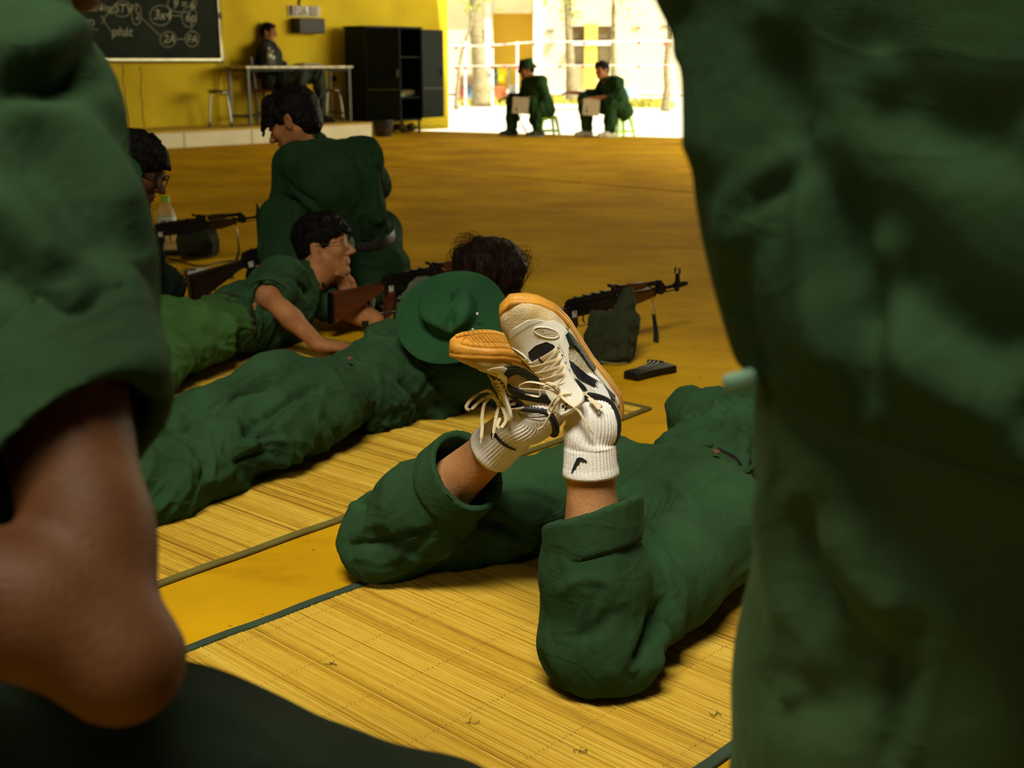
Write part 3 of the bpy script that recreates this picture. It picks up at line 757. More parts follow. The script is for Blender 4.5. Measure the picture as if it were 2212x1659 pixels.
def make_sock(person, path, rad, ref, marks):
    f = tubesurf(path, rad, ref); nu, nv = 46, 208; V, F = [], []
    for i in range(nu + 1):
        u = i / nu
        for j in range(nv):
            rib = .0009 * math.cos(2 * PI * 44 * j / nv) * (1 if u > .06 else .2) + (.0014 if u < .05 else 0) + .0018 * math.sin(u * 22 + 3 * math.sin(2 * PI * j / nv)) * (u > .3)
            V.append(f(u, j / nv, rib))
    for i in range(nu):
        for j in range(nv): F.append((i * nv + j, i * nv + (j + 1) % nv, (i + 1) * nv + (j + 1) % nv, (i + 1) * nv + j))
    # turned-in top edge
    b = len(V)
    for j in range(nv): V.append(f(0.01, j / nv, -.004))
    for j in range(nv): F.append((b + j, b + (j + 1) % nv, (j + 1) % nv, j))
    so_ = mesh_np('sock', V, F, WHITE_S, person)
    for (u0, v0, Lm, xa, fl) in marks:
        # curved tick emblem
        pl = [(0, .02), (.05, .10), (.16, .11), (.30, .03), (1, -.42), (.38, -.21), (.24, -.14), (.17, -.16), (.12, -.27), (.04, -.29), (0, -.12)]
        pl = smooth_poly([(x - .35, y) for x, y in pl], 3); xu, xv = unit(xa); yu, yv = -xv * fl, xu * fl
        poly = [(u0 + (x * xu + y * yu) * Lm / .30, v0 + (x * xv + y * yv) * Lm / .27) for x, y in pl]
        bmo('emblem', patch_mesh(f, poly, .0016, .012), NAVY, so_, True, ang=.7)
    return so_
# ================================================================ THE SETTING
ZUP = np.eye(3)
def PYd(px, py, Y):
    u = -(py - 829.5) / FPX; return P(px, py, Y / (CP + u * SP))
WD = unit(A(.70, .714, 0)); WN = A(WD[1], -WD[0], 0); W0 = A(-4.9, 16.35, 0); RW = np.stack([WD, -WN, A(0, 0, 1)], 1)   # along wall, into wall, up
CAMP = A(0, 0, CH)
def WR(px, py, off=0.0):
    d = P(px, py, 1.0) - CAMP; o = W0 + WN * off; t = (o - CAMP).dot(WN) / d.dot(WN); return CAMP + d * t
def ws(p): return (p - W0).dot(WD)
def WPz(px, z, off=0.0):
    k = (px - 1106) / FPX; o = W0 + WN * off; s = (k * (o[1] * CP + (CH - z) * SP) - o[0]) / (WD[0] - k * WD[1] * CP); q = o + WD * s; q[2] = z; return q
def proj(p):
    zc = p[1] * CP - (p[2] - CH) * SP; return 1106 + p[0] / zc * FPX, 829.5 - (p[1] * SP + (p[2] - CH) * CP) / zc * FPX, zc
S_END = ws(WR(968, 150))
FLOORM = mat('ochre_cement', (.60, .345, .006), .8, .2, 1.3, .10, 45, dark=(.47, .25, .004), spec=.04, detail=9)
def floor_stains():
    n, l = FLOORM.node_tree.nodes, FLOORM.node_tree.links; b = n['Principled BSDF']
    tc = n.new('ShaderNodeTexCoord'); mp = n.new('ShaderNodeMapping'); mp.inputs['Rotation'].default_value = (0, 0, .3); mp.inputs['Scale'].default_value = (1.3, 2.6, 1)
    l.new(tc.outputs['Object'], mp.inputs[0])
    no = n.new('ShaderNodeTexNoise'); no.inputs['Scale'].default_value = 2.6; no.inputs['Detail'].default_value = 10; no.inputs['Roughness'].default_value = .7; l.new(mp.outputs[0], no.inputs['Vector'])
    r = n.new('ShaderNodeValToRGB'); r.color_ramp.elements[0].position = .34; r.color_ramp.elements[0].color = (.45, .38, .32, 1); r.color_ramp.elements[1].position = .50; r.color_ramp.elements[1].color = (1, 1, 1, 1)
    l.new(no.outputs[0], r.inputs[0])
    sp = n.new('ShaderNodeTexNoise'); sp.inputs['Scale'].default_value = 38; sp.inputs['Detail'].default_value = 2; l.new(tc.outputs['Object'], sp.inputs['Vector'])
    r2 = n.new('ShaderNodeValToRGB'); r2.color_ramp.elements[0].position = .24; r2.color_ramp.elements[0].color = (.2, .15, .1, 1); r2.color_ramp.elements[1].position = .29; r2.color_ramp.elements[1].color = (1, 1, 1, 1)
    l.new(sp.outputs[0], r2.inputs[0]); src = b.inputs['Base Color'].links[0].from_socket
    for rr, f in ((r, .34), (r2, .8)):
        mx = n.new('ShaderNodeMix'); mx.data_type = 'RGBA'; mx.blend_type = 'MULTIPLY'; mx.inputs['Factor'].default_value = f
        l.new(src, mx.inputs['A']); l.new(rr.outputs[0], mx.inputs['B']); src = mx.outputs['Result']
    l.new(src, b.inputs['Base Color'])
floor_stains()
E1, E2 = G(975, 284), G(1455, 297); ED = unit(E2 - E1); EN = A(-ED[1], ED[0], 0)      # EN points outdoors
fl = bpy.data.objects.new('floor', None); COL.objects.link(fl); fl['kind'] = 'structure'
R45 = np.stack([WD, A(-WD[1], WD[0], 0), A(0, 0, 1)], 1)
for i in range(-2, 3):
    for j in range(-2, 3):
        s0, n0 = -.08 + 8.5 * i, -(1.11 + 8.5 * j)
        c = WD * (s0 + 4.25) + A(-WD[1], WD[0], 0) * (n0 - 4.25 + 8.5 * 3 - 8.5 * 1)
        bm = B(); box(bm, c + A(0, 0, -.06), (8.470, 8.470, .12), R45, .004)
        bmesh.ops.bisect_plane(bm, geom=list(bm.verts) + list(bm.edges) + list(bm.faces), plane_co=V3(E1), plane_no=V3(EN), clear_outer=True)
        if len(bm.faces) < 3: bm.free(); continue
        bmesh.ops.holes_fill(bm, edges=[e for e in bm.edges if e.is_boundary])
        bmo('slab', bm, FLOORM, fl)
EARTH = mat('dark_joint_mortar', (.05, .03, .01), .95)
bm = B(); box(bm, (0, 5, -.10), (46, 46, .03)); bmesh.ops.bisect_plane(bm, geom=list(bm.verts) + list(bm.edges) + list(bm.faces), plane_co=V3(E1), plane_no=V3(EN), clear_outer=True)
tag(bmo('floor_base', bm, EARTH), 'dark mortar bed under the ochre floor slabs', kind='structure')
OUTG = mat('pale_yard_cement', (.62, .58, .47), .9, .08, .6, .1, 20)
bm = B(); box(bm, (0, 60, -.16), (170, 130, .06)); tag(bmo('ground', bm, OUTG), 'pale sunlit cement yard beyond the hall', kind='structure')

WALLM = mat('yellow_limewash', (.60, .45, .022), .85, .14, 1.1, .15, 25, dark=(.46, .33, .014), spec=.1, detail=8)
bm = B(); L = S_END + 9
box(bm, W0 + WD * (S_END - L / 2) - WN * .13 + A(0, 0, 2.3), (L, .26, 4.6), RW)
tag(bmo('wall_back', bm, WALLM), 'yellow limewashed back wall with hairline cracks', kind='structure')
CRK = mat('crack_shadow', (.05, .03, .005), .95)
for pts in ([(265, 138), (267, 158), (264, 172), (270, 196), (271, 225), (276, 250), (278, 276)], [(302, 142), (306, 170), (304, 196), (308, 226), (307, 238), (312, 275)], [(905, 281), (918, 272), (932, 276), (946, 271), (962, 276)]):
    bm = B(); tube(bm, spline([WR(x, y, .001) for x, y in pts], 4), .0045, 5)
    o = bmo('wall_crack', bm, CRK); tag(o, 'dark hairline crack in the yellow plaster', kind='structure')
ROOFM = mat('weathered_ceiling', (.10, .08, .04), .9)
bm = B(); box(bm, (-1.5, 6.5, 4.75), (26, 34, .25)); bmesh.ops.bisect_plane(bm, geom=list(bm.verts) + list(bm.edges) + list(bm.faces), plane_co=V3(E1 + EN * .2), plane_no=V3(EN), clear_outer=True)
bmesh.ops.holes_fill(bm, edges=[e for e in bm.edges if e.is_boundary]); tag(bmo('ceiling', bm, ROOFM), 'dark roof slab over the open hall', kind='structure')
SIDEM = mat('side_wall_plaster', (.30, .22, .05), .9)
bm = B(); box(bm, (-11.5, 4, 2.3), (.25, 22, 4.6)); tag(bmo('wall_left', bm, SIDEM), 'left side wall of the hall', kind='structure')
bm = B(); box(bm, (10.5, 3, 2.3), (.25, 14, 4.6)); tag(bmo('wall_right', bm, SIDEM), 'right side wall of the hall', kind='structure')
bm = B(); box(bm, (-1.5, -7.5, 2.3), (24, .25, 4.6)); tag(bmo('wall_rear', bm, SIDEM), 'rear wall behind the viewer', kind='structure')

# platform: tiled riser
PLT = mat('ochre_platform_top', (.50, .33, .03), .6, .12, 2, .1, 30); TILE = mat('cream_riser_tile', (.62, .56, .36), .45, .08, 4, .08, 30)
pf = thing('platform', 'low tiled teaching platform along the yellow back wall', 'platform', W0)
pS1 = (G(805, 297) - W0).dot(WD); pD = .95
bm = B(); box(bm, W0 + WD * (pS1 - 4.5) + WN * (pD / 2 + .004) + A(0, 0, .093), (9.0, pD - .03, .186), RW); bmo('core', bm, PLT, pf)
bm = B(); box(bm, W0 + WD * (pS1 - 4.5) + WN * (pD / 2 + .004) + A(0, 0, .198), (9.03, pD + .02, .024), RW, .004); bmo('platform_top', bm, PLT, pf)
for i in range(9):
    bm = B(); box(bm, W0 + WD * (pS1 - .5 - i * 1.0) + WN * (pD - .006) + A(0, 0, .093), (.988, .022, .184), RW, .003); bmo('riser_tile', bm, TILE, pf)
bm = B(); box(bm, W0 + WD * (pS1 + .006) + WN * (pD / 2 + .004) + A(0, 0, .093), (.022, pD - .03, .184), RW, .003); bmo('riser_tile', bm, TILE, pf)

# blackboard
BB = mat('blackboard_green', (.012, .017, .011), .7, .5, 1.6, .03, 40, dark=(.007, .010, .007), spec=.08); ALU = mat('aluminium_trim', (.42, .39, .27), .4, .1, metal=.6)
c0 = WR(478, 131, .03); sB = ws(c0); zB = c0[2]
bb = thing('blackboard', 'wide blackboard with chalk diagrams and aluminium frame on the yellow wall', 'blackboard', W0 + WD * (sB - 1.9) + A(0, 0, zB))
wp = lambda s, z, off: W0 + WD * s + WN * off + A(0, 0, z)
bm = B(); box(bm, wp(sB - 1.9, zB + .62, .018), (3.8, .03, 1.24), RW); bmo('board_panel', bm, BB, bb)
for nm, c, s in (('frame_rail', (sB - 1.9, zB + .012), (3.84, .05, .035)), ('frame_rail', (sB - 1.9, zB + 1.25), (3.84, .05, .035)), ('frame_stile', (sB, zB + .62), (.035, .05, 1.26)), ('frame_stile', (sB - 3.8, zB + .62), (.035, .05, 1.26))):
    bm = B(); box(bm, wp(c[0], c[1], .028), s, RW, .004); bmo(nm, bm, ALU, bb)
bm = B(); box(bm, wp(sB - 1.9, zB - .012, .05), (3.8, .10, .014), RW, .004); bmo('chalk_tray', bm, mat('dark_tray', (.03, .028, .02), .7), bb)
CHALK = mat('chalk', (.26, .26, .18), .95, .3, 60)
def chalk_line(bm, pts, w=.0035, closed=False):
    q = [WR(x, y, .0345) for x, y in pts]; tube(bm, q if len(q) < 3 and not closed else (q if closed else spline(q, 4)), w, 4, .35, tuple(WN), closed)
def ring(cx, cy, rx, ry, n=28): return [(cx + rx * math.cos(2 * PI * i / n), cy + ry * math.sin(2 * PI * i / n) + 1.0 * math.sin(5 * i / n)) for i in range(n)]
bm = B()
for (cx, cy, rx, ry) in ((264, 19, 20, 16), (295, 31, 10, 22), (347, 33, 23, 21), (409, 36, 16, 22), (393, 8, 31, 18), (363, 85, 17, 16), (415, 84, 15, 16)): chalk_line(bm, ring(cx, cy, rx, ry), closed=True)
for pts in ([(304, 36), (318, 50), (334, 66), (347, 78)], [(368, 34), (393, 34)], [(381, 85), (402, 84)], [(414, 50), (414, 69)], [(222, 42), (232, 30), (240, 20)], [(224, 44), (236, 62), (249, 80)], [(176, 62), (212, 64)], [(218, 34), (226, 44), (220, 50)]): chalk_line(bm, pts)
bmo('chalk_diagram', bm, CHALK, bb)
def wtext(txt, px, py, size, parent, m, name, off=.0345, rot=0):
    cu = bpy.data.curves.new(name, 'FONT'); cu.body = txt; cu.size = size; cu.extrude = .0008; cu.align_x = 'CENTER'; cu.align_y = 'CENTER'; cu.shear = .25
    o = bpy.data.objects.new(name + '_t', cu); COL.objects.link(o)
    dg = bpy.context.evaluated_depsgraph_get(); me = bpy.data.meshes.new_from_object(o.evaluated_get(dg)); bpy.data.objects.remove(o)
    Rm = np.stack([WD, A(0, 0, 1), WN], 1); me.transform(M4(WR(px, py, off), Rm) @ Matrix.Rotation(rot, 4, 'Z'))
    me.transform(Matrix.Translation(-Vector(rootof(parent).location))); me.materials.clear(); me.materials.append(m); return link(name, me, parent)
for t, x, y, s in (('Thường', 209, 17, .13), ('STV', 265, 19, .15), ('1', 293, 19, .12), ('2', 296, 35, .12), ('3x4', 350, 33, .17), ('6p', 411, 38, .16), ('9 = 6', 396, 10, .15), ('BD', 190, 51, .12), ('phát', 263, 69, .16), ('2A', 365, 85, .15), ('FA', 414, 85, .14)):
    wtext(t, x, y, s, bb, CHALK, 'chalk_writing')

# hanging cable by the board
DKP = mat('dark_cable', (.03, .025, .015), .6)
bm = B(); tube(bm, spline([WR(474, -5, .06), WR(476, 30, .06), WR(478, 60, .06), WR(478, 100, .05), WR(479, 130, .05), WR(474, 165, .05), WR(471, 190, .05), WR(476, 202, .05), WR(486, 205, .05), WR(494, 198, .05), WR(493, 180, .05), WR(484, 150, .05), WR(481, 130, .05)], 6), .006, 6)
tag(bmo('cable', bm, DKP), 'thin dark cable hanging down beside the blackboard edge', 'cable')
bm = B(); box(bm, WR(476, 34, .05), (.035, .04, .09), RW, .01, 2); tag(bmo('cable_plug', bm, BLACK), 'black plug hanging at the right edge of the blackboard', 'plug')
bm = B(); box(bm, WR(482, 118, .03), (.04, .03, .14), RW, .005); tag(bmo('wall_socket', bm, mat('aged_plastic', (.33, .28, .14), .5)), 'small beige wall socket below the blackboard corner', 'socket')
# round outlets / holes
for x, y, lab in ((722, 170, 'dark round cable hole in the wall right of the instructor'), (545, 168, 'dark round cable hole in the wall left of the instructor')):
    bm = B(); lathe(bm, [(.0, .0), (.045, .0), (.042, .015), (.02, .018), (0, .018)], 14, M4(WR(x, y, .0), np.stack([WD, A(0, 0, 1), WN], 1))); tag(bmo('wall_outlet', bm, BLACK), lab, 'outlet')
# switch board and black box
EB = thing('switch_board', 'pale electric switch board with breakers high on the yellow wall', 'switch board', WR(654, 24, 0))
def wbox(name, x0, y0, x1, y1, off, th, m, par, bev=.004):
    a, b = WR(x0, y0, off), WR(x1, y1, off); w = abs(ws(b) - ws(a)); h = abs(a[2] - b[2]); c = W0 + WD * (ws(a) + ws(b)) / 2 + A(0, 0, (a[2] + b[2]) / 2) + WN * (off)
    bm = B(); box(bm, c, (w, th, h), RW, bev); return bmo(name, bm, m, par)
wbox('backplate', 621, 11, 693, 38, .01, .02, mat('beige_board', (.55, .48, .25), .6), EB)
wbox('breaker', 628, 12, 638, 33, .035, .05, mat('brown_bakelite', (.10, .045, .03), .4), EB)
wbox('breaker', 666, 14, 683, 33, .035, .05, MATS['brown_bakelite'], EB)
wbox('meter_face', 638, 13, 666, 32, .03, .04, mat('white_panel', (.75, .74, .6), .5), EB)
bm = B()
for k in range(5): tube(bm, spline([WR(641 + 5 * k, 14, .06), WR(644 + 4.5 * k + 3 * math.sin(k), 22, .075), WR(647 + 4 * k, 27, .065), WR(643 + 5 * k, 32, .05)], 4), .005, 5)
tube(bm, [WR(649, -10, .02), WR(646, 14, .02)], .012, 6); bmo('wires', bm, BLACK, EB)
bx = wbox('wall_speaker', 637, 39, 694, 73, .10, .20, mat('black_cabinet_vinyl', (.012, .011, .008), .6), None, .01)
tag(bx, 'black box speaker mounted under the pale switch board', 'speaker')

# ---- steel cabinet
CAB = mat('green_black_steel', (.007, .011, .007), .6, .3, 3, .05, 30, spec=.15); CABD = mat('cabinet_inside', (.005, .006, .004), .7); CABE = mat('worn_cabinet_edge', (.10, .10, .05), .6)
cR = WPz(912, 0, .62); cS1 = ws(cR); cOff = (cR - W0).dot(WN); cW, cDp, cZ0 = 1.04, .46, .20
cZ1 = P(912, 62, (cR[1] * CP + CH * SP) * 1.0)[2]; cZ1 = P(912, 62, proj(cR)[2])[2]; print('cab', cZ1, proj(cR))
cb = thing('steel_cabinet', 'dark green two-door steel cabinet standing open by the wall end', 'cabinet', W0 + WD * (cS1 - cW / 2) + WN * (cOff - cDp / 2))
wc = lambda s, off, z: W0 + WD * (cS1 + s) + WN * (cOff + off) + A(0, 0, z)      # s<=0 from right edge, off<=0 from the front
H = cZ1 - cZ0
for nm, c, s, m in (('side_panel', (-cW, -cDp / 2, cZ0 + H / 2), (.02, cDp, H), CAB), ('side_panel', (0, -cDp / 2, cZ0 + H / 2), (.02, cDp, H), CAB), ('back_panel', (-cW / 2, -cDp, cZ0 + H / 2), (cW, .02, H), CABD),
                    ('top_panel', (-cW / 2, -cDp / 2, cZ1), (cW + .05, cDp + .04, .03), CAB), ('bottom_panel', (-cW / 2, -cDp / 2, cZ0), (cW, cDp, .03), CAB), ('shelf', (-cW / 2, -cDp / 2, cZ0 + .32), (cW, cDp - .03, .02), CAB), ('shelf', (-cW / 2, -cDp / 2, cZ0 + .9), (cW, cDp - .03, .02), CAB),
                    ('centre_post', (-cW * .5, -.012, cZ0 + H / 2), (.03, .02, H), CABE)):
    bm = B(); box(bm, wc(*c), s, RW, .003); bmo(nm, bm, m, cb)
for s, o in ((-.03, -.03), (-cW + .03, -.03), (-.03, -cDp + .03), (-cW + .03, -cDp + .03)):
    bm = B(); box(bm, wc(s, o, cZ0 / 2), (.03, .03, cZ0), RW, .003); bmo('leg', bm, CAB, cb)
def door(s0, ang, w):       # hinged at s0 on the front, ang from the wall direction
    d = WD * math.cos(ang) + WN * math.sin(ang); Rd = np.stack([d, np.cross(A(0, 0, 1), d), A(0, 0, 1)], 1)
    c = wc(s0, .012, cZ0 + H / 2) + d * w / 2; bm = B(); box(bm, c, (w, .022, H - .04), Rd, .004); o = bmo('door', bm, CAB, cb)
    bm = B()
    box(bm, c + A(0, 0, -H / 2 + .45) + Rd[:, 1] * -.013, (w * .95, .006, .012), Rd); bmo('door_rib', bm, CABE, o)
    bm = B(); box(bm, c + d * w * .42 + A(0, 0, .02) + Rd[:, 1] * -.022, (.02, .03, .10), Rd); bmo('door_handle', bm, CABE, o)
    return o
door(0, math.radians(-8), .50); door(-cW, math.radians(58), .50)
it = B(); box(it, wc(-.42, -.2, cZ0 + .36), (.34, .26, .05), RW, .004); tag(bmo('folded_cloth', it, mat('pale_green_cloth', (.13, .22, .10), .9)), 'pale green folded cloth on the lower shelf of the open cabinet', 'cloth')
S = SDF(wc(-.15, -.2, cZ0 + .42) - .2, wc(-.15, -.2, cZ0 + .42) + .2, .012)
for k in range(4): S.ell(wc(-.24 + .06 * k, -.2 + .02 * (k % 2), cZ0 + .37 + .02 * (k % 2)), (.07, .07, .045), None, .02)
tag(sdfobj('cloth_bundle', S, mat('tan_bundle', (.16, .13, .06), .9), (0,)), 'crumpled tan bundle on the lower shelf of the open cabinet', 'bundle')
# bucket and clutter under the cabinet
def px_lathe(name, label, cat, c, prof, m, parts=(), n=28):
    t = thing(name, label, cat, c); bm = B(); lathe(bm, prof, n); o = bmo('body', bm, m, t, True, world=False, ang=.8); return t
bc = WPz(829, 0, .86) ; t = px_lathe('bucket', 'dark plastic bucket on the floor under the open cabinet', 'bucket', bc, [(.0, 0), (.11, 0), (.145, .22), (.155, .225), (.155, .235), (.14, .235), (.105, .02), (0, .015)], mat('dark_plastic', (.010, .010, .009), .4))
bm = B(); tube(bm, [A(.15 * math.cos(a), -.15 * abs(math.sin(a)) * .8 - .02, .20 - .11 * math.sin(a)) for a in np.linspace(0, PI, 16)], .004, 6); bmo('handle', bm, mat('red_plastic', (.25, .03, .03), .4), t, True, world=False)
S = SDF(WPz(872, 0, .42) - A(.3, .3, .02), WPz(872, 0, .42) + A(.3, .3, .25), .012); c = WPz(872, 0, .42)
for k in range(6): S.ell(c + A(-.16 + .06 * k, .05 * math.sin(k * 2), .05 + .02 * (k % 3)), (.06, .06, .05), None, .02)
tag(sdfobj('rag_heap', S, mat('brown_rag', (.07, .05, .02), .95), (0,), [fold((1, .3, 0), 30, .02)]), 'brown heap of rags under the cabinet beside the bucket', 'rags')

# ---- instructor's table, bench stool, metal stools
TT = mat('worn_white_tabletop', (.55, .50, .36), .22, .25, 9, .03, 20, dark=(.33, .29, .17)); TLEG = mat('grey_steel_leg', (.035, .045, .035), .45)
ZP = .21
tabL, tabR = WPz(541, ZP, .62), WPz(757, ZP, .62)
tS0, tS1 = (tabL - W0).dot(WD), (tabR - W0).dot(WD)
tb = thing('table', 'white topped table with steel legs on the platform before the instructor', 'table', (tabL + tabR) / 2)
tc_ = (tabL + tabR) / 2 + WN * 0; td = unit(tabR - tabL); td[2] = 0; tn = A(td[1], -td[0], 0); RT = np.stack([td, -tn, A(0, 0, 1)], 1); tw = np.linalg.norm(tabR - tabL)
tz = P(650, 145, (tc_[1]) * CP + .07 * SP)[2]
bm = B(); box(bm, tc_ - tn * .22 + A(0, 0, tz - ZP), (tw + .10, .52, .03), RT, .006, 2); bmo('table_top', bm, TT, tb)
for sx in (-1, 1):
    for sy in (0, -.44): bm = B(); box(bm, tc_ + td * sx * tw / 2 + tn * sy + A(0, 0, (tz - ZP) / 2), (.035, .035, tz - ZP - .02), RT, .003); bmo('leg', bm, TLEG, tb)
for a, b, z in (((-1, 0), (-1, -.44), .12), ((1, 0), (1, -.44), .12), ((-1, -.44), (1, -.44), .12), ((-1, 0), (1, 0), tz - ZP - .04), ((-1, -.44), (1, -.44), tz - ZP - .04)):
    bm = B(); tube(bm, [tc_ + td * a[0] * tw / 2 + tn * a[1] + A(0, 0, z), tc_ + td * b[0] * tw / 2 + tn * b[1] + A(0, 0, z)], .014, 6); bmo('stretcher', bm, TLEG, tb)
def put_on_table(px): 
    k = (px - 541) / (757 - 541); return tabL + (tabR - tabL) * k - tn * .2 + A(0, 0, tz - ZP + .016)
WB = bpy.data.materials.new('clear_bottle'); WB.use_nodes = True; _b = WB.node_tree.nodes['Principled BSDF']; _b.inputs['Transmission Weight'].default_value = .9; _b.inputs['Roughness'].default_value = .03; _b.inputs['IOR'].default_value = 1.12; _b.inputs['Base Color'].default_value = (.9, .92, .8, 1)
def bottle(name, label, c, h, r, capm, lab=None, marks=False):
    t = thing(name, label, 'bottle', c); s = h / .23
    bm = B(); lathe(bm, [(0, .004 * s), (r * .8, 0), (r, .008 * s), (r * .96, .03 * s), (r, .05 * s), (r * .95, .075 * s), (r, .1 * s), (r, .15 * s), (r * .8, .175 * s), (r * .42, .198 * s), (r * .40, .212 * s)], 24); bmo('bottle_body', bm, WB, t, True, world=False)
    bm = B(); lathe(bm, [(r * .46, .206 * s), (r * .46, .228 * s), (r * .4, .230 * s), (0, .23 * s)], 16); bmo('bottle_cap', bm, capm, t, True, world=False, ang=.7)
    if lab:
        bm = B(); lathe(bm, [(r * 1.01, .105 * s), (r * 1.02, .106 * s), (r * 1.02, .148 * s), (r * 1.01, .149 * s)], 24); q = bmo('bottle_label', bm, lab, t, True, world=False)
        if marks:
            bm = B()
            for k in range(5): box(bm, (-.012 + .007 * k if k < 4 else .03, -r * 1.02, (.134 if k < 4 else .12) * s), (.004 if k < 4 else .006, .002, .008 * s))
            bmo('label_print', bm, BLACK, q, world=False)
    return t
bottle('water_bottle', 'small clear bottle standing on the white table, left one', put_on_table(604), .24, .032, mat('white_cap', (.6, .6, .55), .4), mat('bottle_paper', (.55, .55, .45), .6))
bottle('water_bottle', 'small clear bottle on the white table, right beside the first', put_on_table(611), .20, .03, MATS['white_cap'], MATS['bottle_paper'])
bm = B(); c = put_on_table(685)
for k in range(4): box(bm, c + A(.03 * math.sin(k * 3), .02 * math.cos(k), .006 + .009 * k), (.40 - .05 * k, .22, .008), frame(td + A(.1 * math.sin(k * 5), .15 * math.cos(k * 3), 0), (0, 0, 1)), .002)
tag(bmo('paper_stack', bm, mat('grey_paper', (.30, .27, .20), .8)), 'loose stack of grey papers lying on the white table', 'papers')
def metal_stool(c, h, r, label, grp=None):
    t = thing('metal_stool', label, 'stool', c)
    bm = B(); lathe(bm, [(0, h - .012), (r, h - .014), (r + .008, h - .006), (r, h), (0, h + .002)], 28); bmo('seat', bm, mat('stool_vinyl', (.22, .17, .07), .35), t, True, world=False, ang=.8)
    bm = B(); tube(bm, [A((r - .02) * math.cos(a), (r - .02) * math.sin(a), h - .03) for a in np.linspace(0, 2 * PI, 25)[:-1]], .009, 8, closed=True); bmo('seat_ring', bm, STEEL, t, True, world=False)
    for k in range(4):
        a = PI / 4 + k * PI / 2 + .2; bm = B(); tube(bm, spline([A((r - .07) * math.cos(a), (r - .07) * math.sin(a), h - .02), A((r - .02) * math.cos(a), (r - .02) * math.sin(a), h - .045), A((r + .02) * math.cos(a), (r + .02) * math.sin(a), h * .5), A((r + .045) * math.cos(a), (r + .045) * math.sin(a), .015)], 4), .0115, 8); l_ = bmo('leg', bm, STEEL, t, True, world=False)
        bm = B(); lathe(bm, [(0, 0), (.016, 0), (.015, .035), (0, .036)], 10, Matrix.Translation((float((r + .046) * math.cos(a)), float((r + .046) * math.sin(a)), 0))); bmo('foot_cap', bm, BLACK, l_, world=False)
    return t
metal_stool(WPz(477, ZP, .42), .47, .155, 'round steel stool alone on the platform below the blackboard')
metal_stool(WPz(722, ZP, .19), .45, .13, 'round steel stool on the platform between the table and the cabinet')

# ================================================================ OUTDOORS
BY = 44.0
FAC = mat('cream_facade', (.80, .72, .46), .85, .05, 1); FACY = mat('yellow_recess_plaster', (.88, .66, .10), .85, .06, 1); FACW = mat('white_band', (.84, .82, .70), .8, .04)
bld = thing('building', 'pale sunlit building with a deep yellow doorway recess across the yard', 'building', (8, BY, 0))
def rect(bm, x0, y0, x1, y1, Y, th, back=0.0):
    a, b = PYd(x0, y0, Y), PYd(x1, y1, Y); c = (a + b) / 2; box(bm, (c[0], Y + th / 2 + back, c[2]), (abs(b[0] - a[0]), th, abs(a[2] - b[2]))); return bm
def brect(name, x0, y0, x1, y1, m, th=.3, back=0.0, par=bld): bm = B(); rect(bm, x0, y0, x1, y1, BY, th, back); return bmo(name, bm, m, par)
bm = B()
for r_ in ((700, -160, 1015, 196), (1046, -160, 1065, 196), (1015, -160, 1046, 64), (1015, 92, 1046, 196), (1065, -160, 1152, 28), (1152, -160, 1232, 196), (1232, -160, 1325, 56), (1232, 142, 1325, 196), (1325, -160, 1620, 196)): rect(bm, *r_, BY, .3)
bmo('facade_wall', bm, FAC, bld)
bm = B(); a0, a1 = PYd(1065, 28, BY), PYd(1152, 196, BY); w = a1[0] - a0[0]; h = a0[2] - a1[2]; cx = (a0[0] + a1[0]) / 2; cz = (a0[2] + a1[2]) / 2
box(bm, (cx, BY + 1.7, cz), (w, .1, h)); box(bm, (a0[0] - .05, BY + 1.75, cz), (.1, 3, h)); box(bm, (a1[0] + .05, BY + 1.75, cz), (.1, 3, h)); box(bm, (cx, BY + 1.75, a0[2] + .05), (w, 3, .1)); bmo('doorway_recess', bm, FACY, bld)
brect('window', 1232, 56, 1325, 142, mat('dim_room', (.30, .22, .06), .9), .1, .5)
brect('yellow_pillar', 1263, 52, 1288, 190, FACY, .5, -.25)
brect('white_ledge', 1232, 90, 1325, 98, FACW, .5, -.3); brect('window', 1015, 64, 1046, 92, MATS['dim_room'], .1, .5)
brect('roof_band', 700, -14, 1152, -2, FACW, .6, -.4); brect('wall_pilaster', 1153, -160, 1172, 196, FACW, .5, -.15); brect('wall_pilaster', 1046, -160, 1062, 196, FACW, .5, -.15)
for r_ in ((1180, 63, 1197, 69), (1366, 57, 1384, 62), (1428, 54, 1446, 58)): brect('vent', *r_, mat('grey_vent', (.22, .19, .14), .8), .1, -.05)
for x0, x1 in ((1238, 1264), (1294, 1318)):
    for k in range(7): bm = B(); rect(bm, x0 + 4 * k - 1, 60, x0 + 4 * k, 84, BY, .04, .1); bmo('window_bar', bm, MATS['grey_vent'], bld)
    brect('curtain', x0, 98, x1, 138, mat('grey_curtain', (.40, .36, .27), .9, .3, 30, stretch=(30, 1, .2)), .05, .3)
brect('door', 1020, 100, 1034, 168, mat('brown_door', (.28, .2, .1), .7), .08, -.04)
for x0, x1, y in ((1180, 1200, 88),): brect('ledge', x0, y, x1, y + 3, MATS['grey_vent'], .3, -.2)

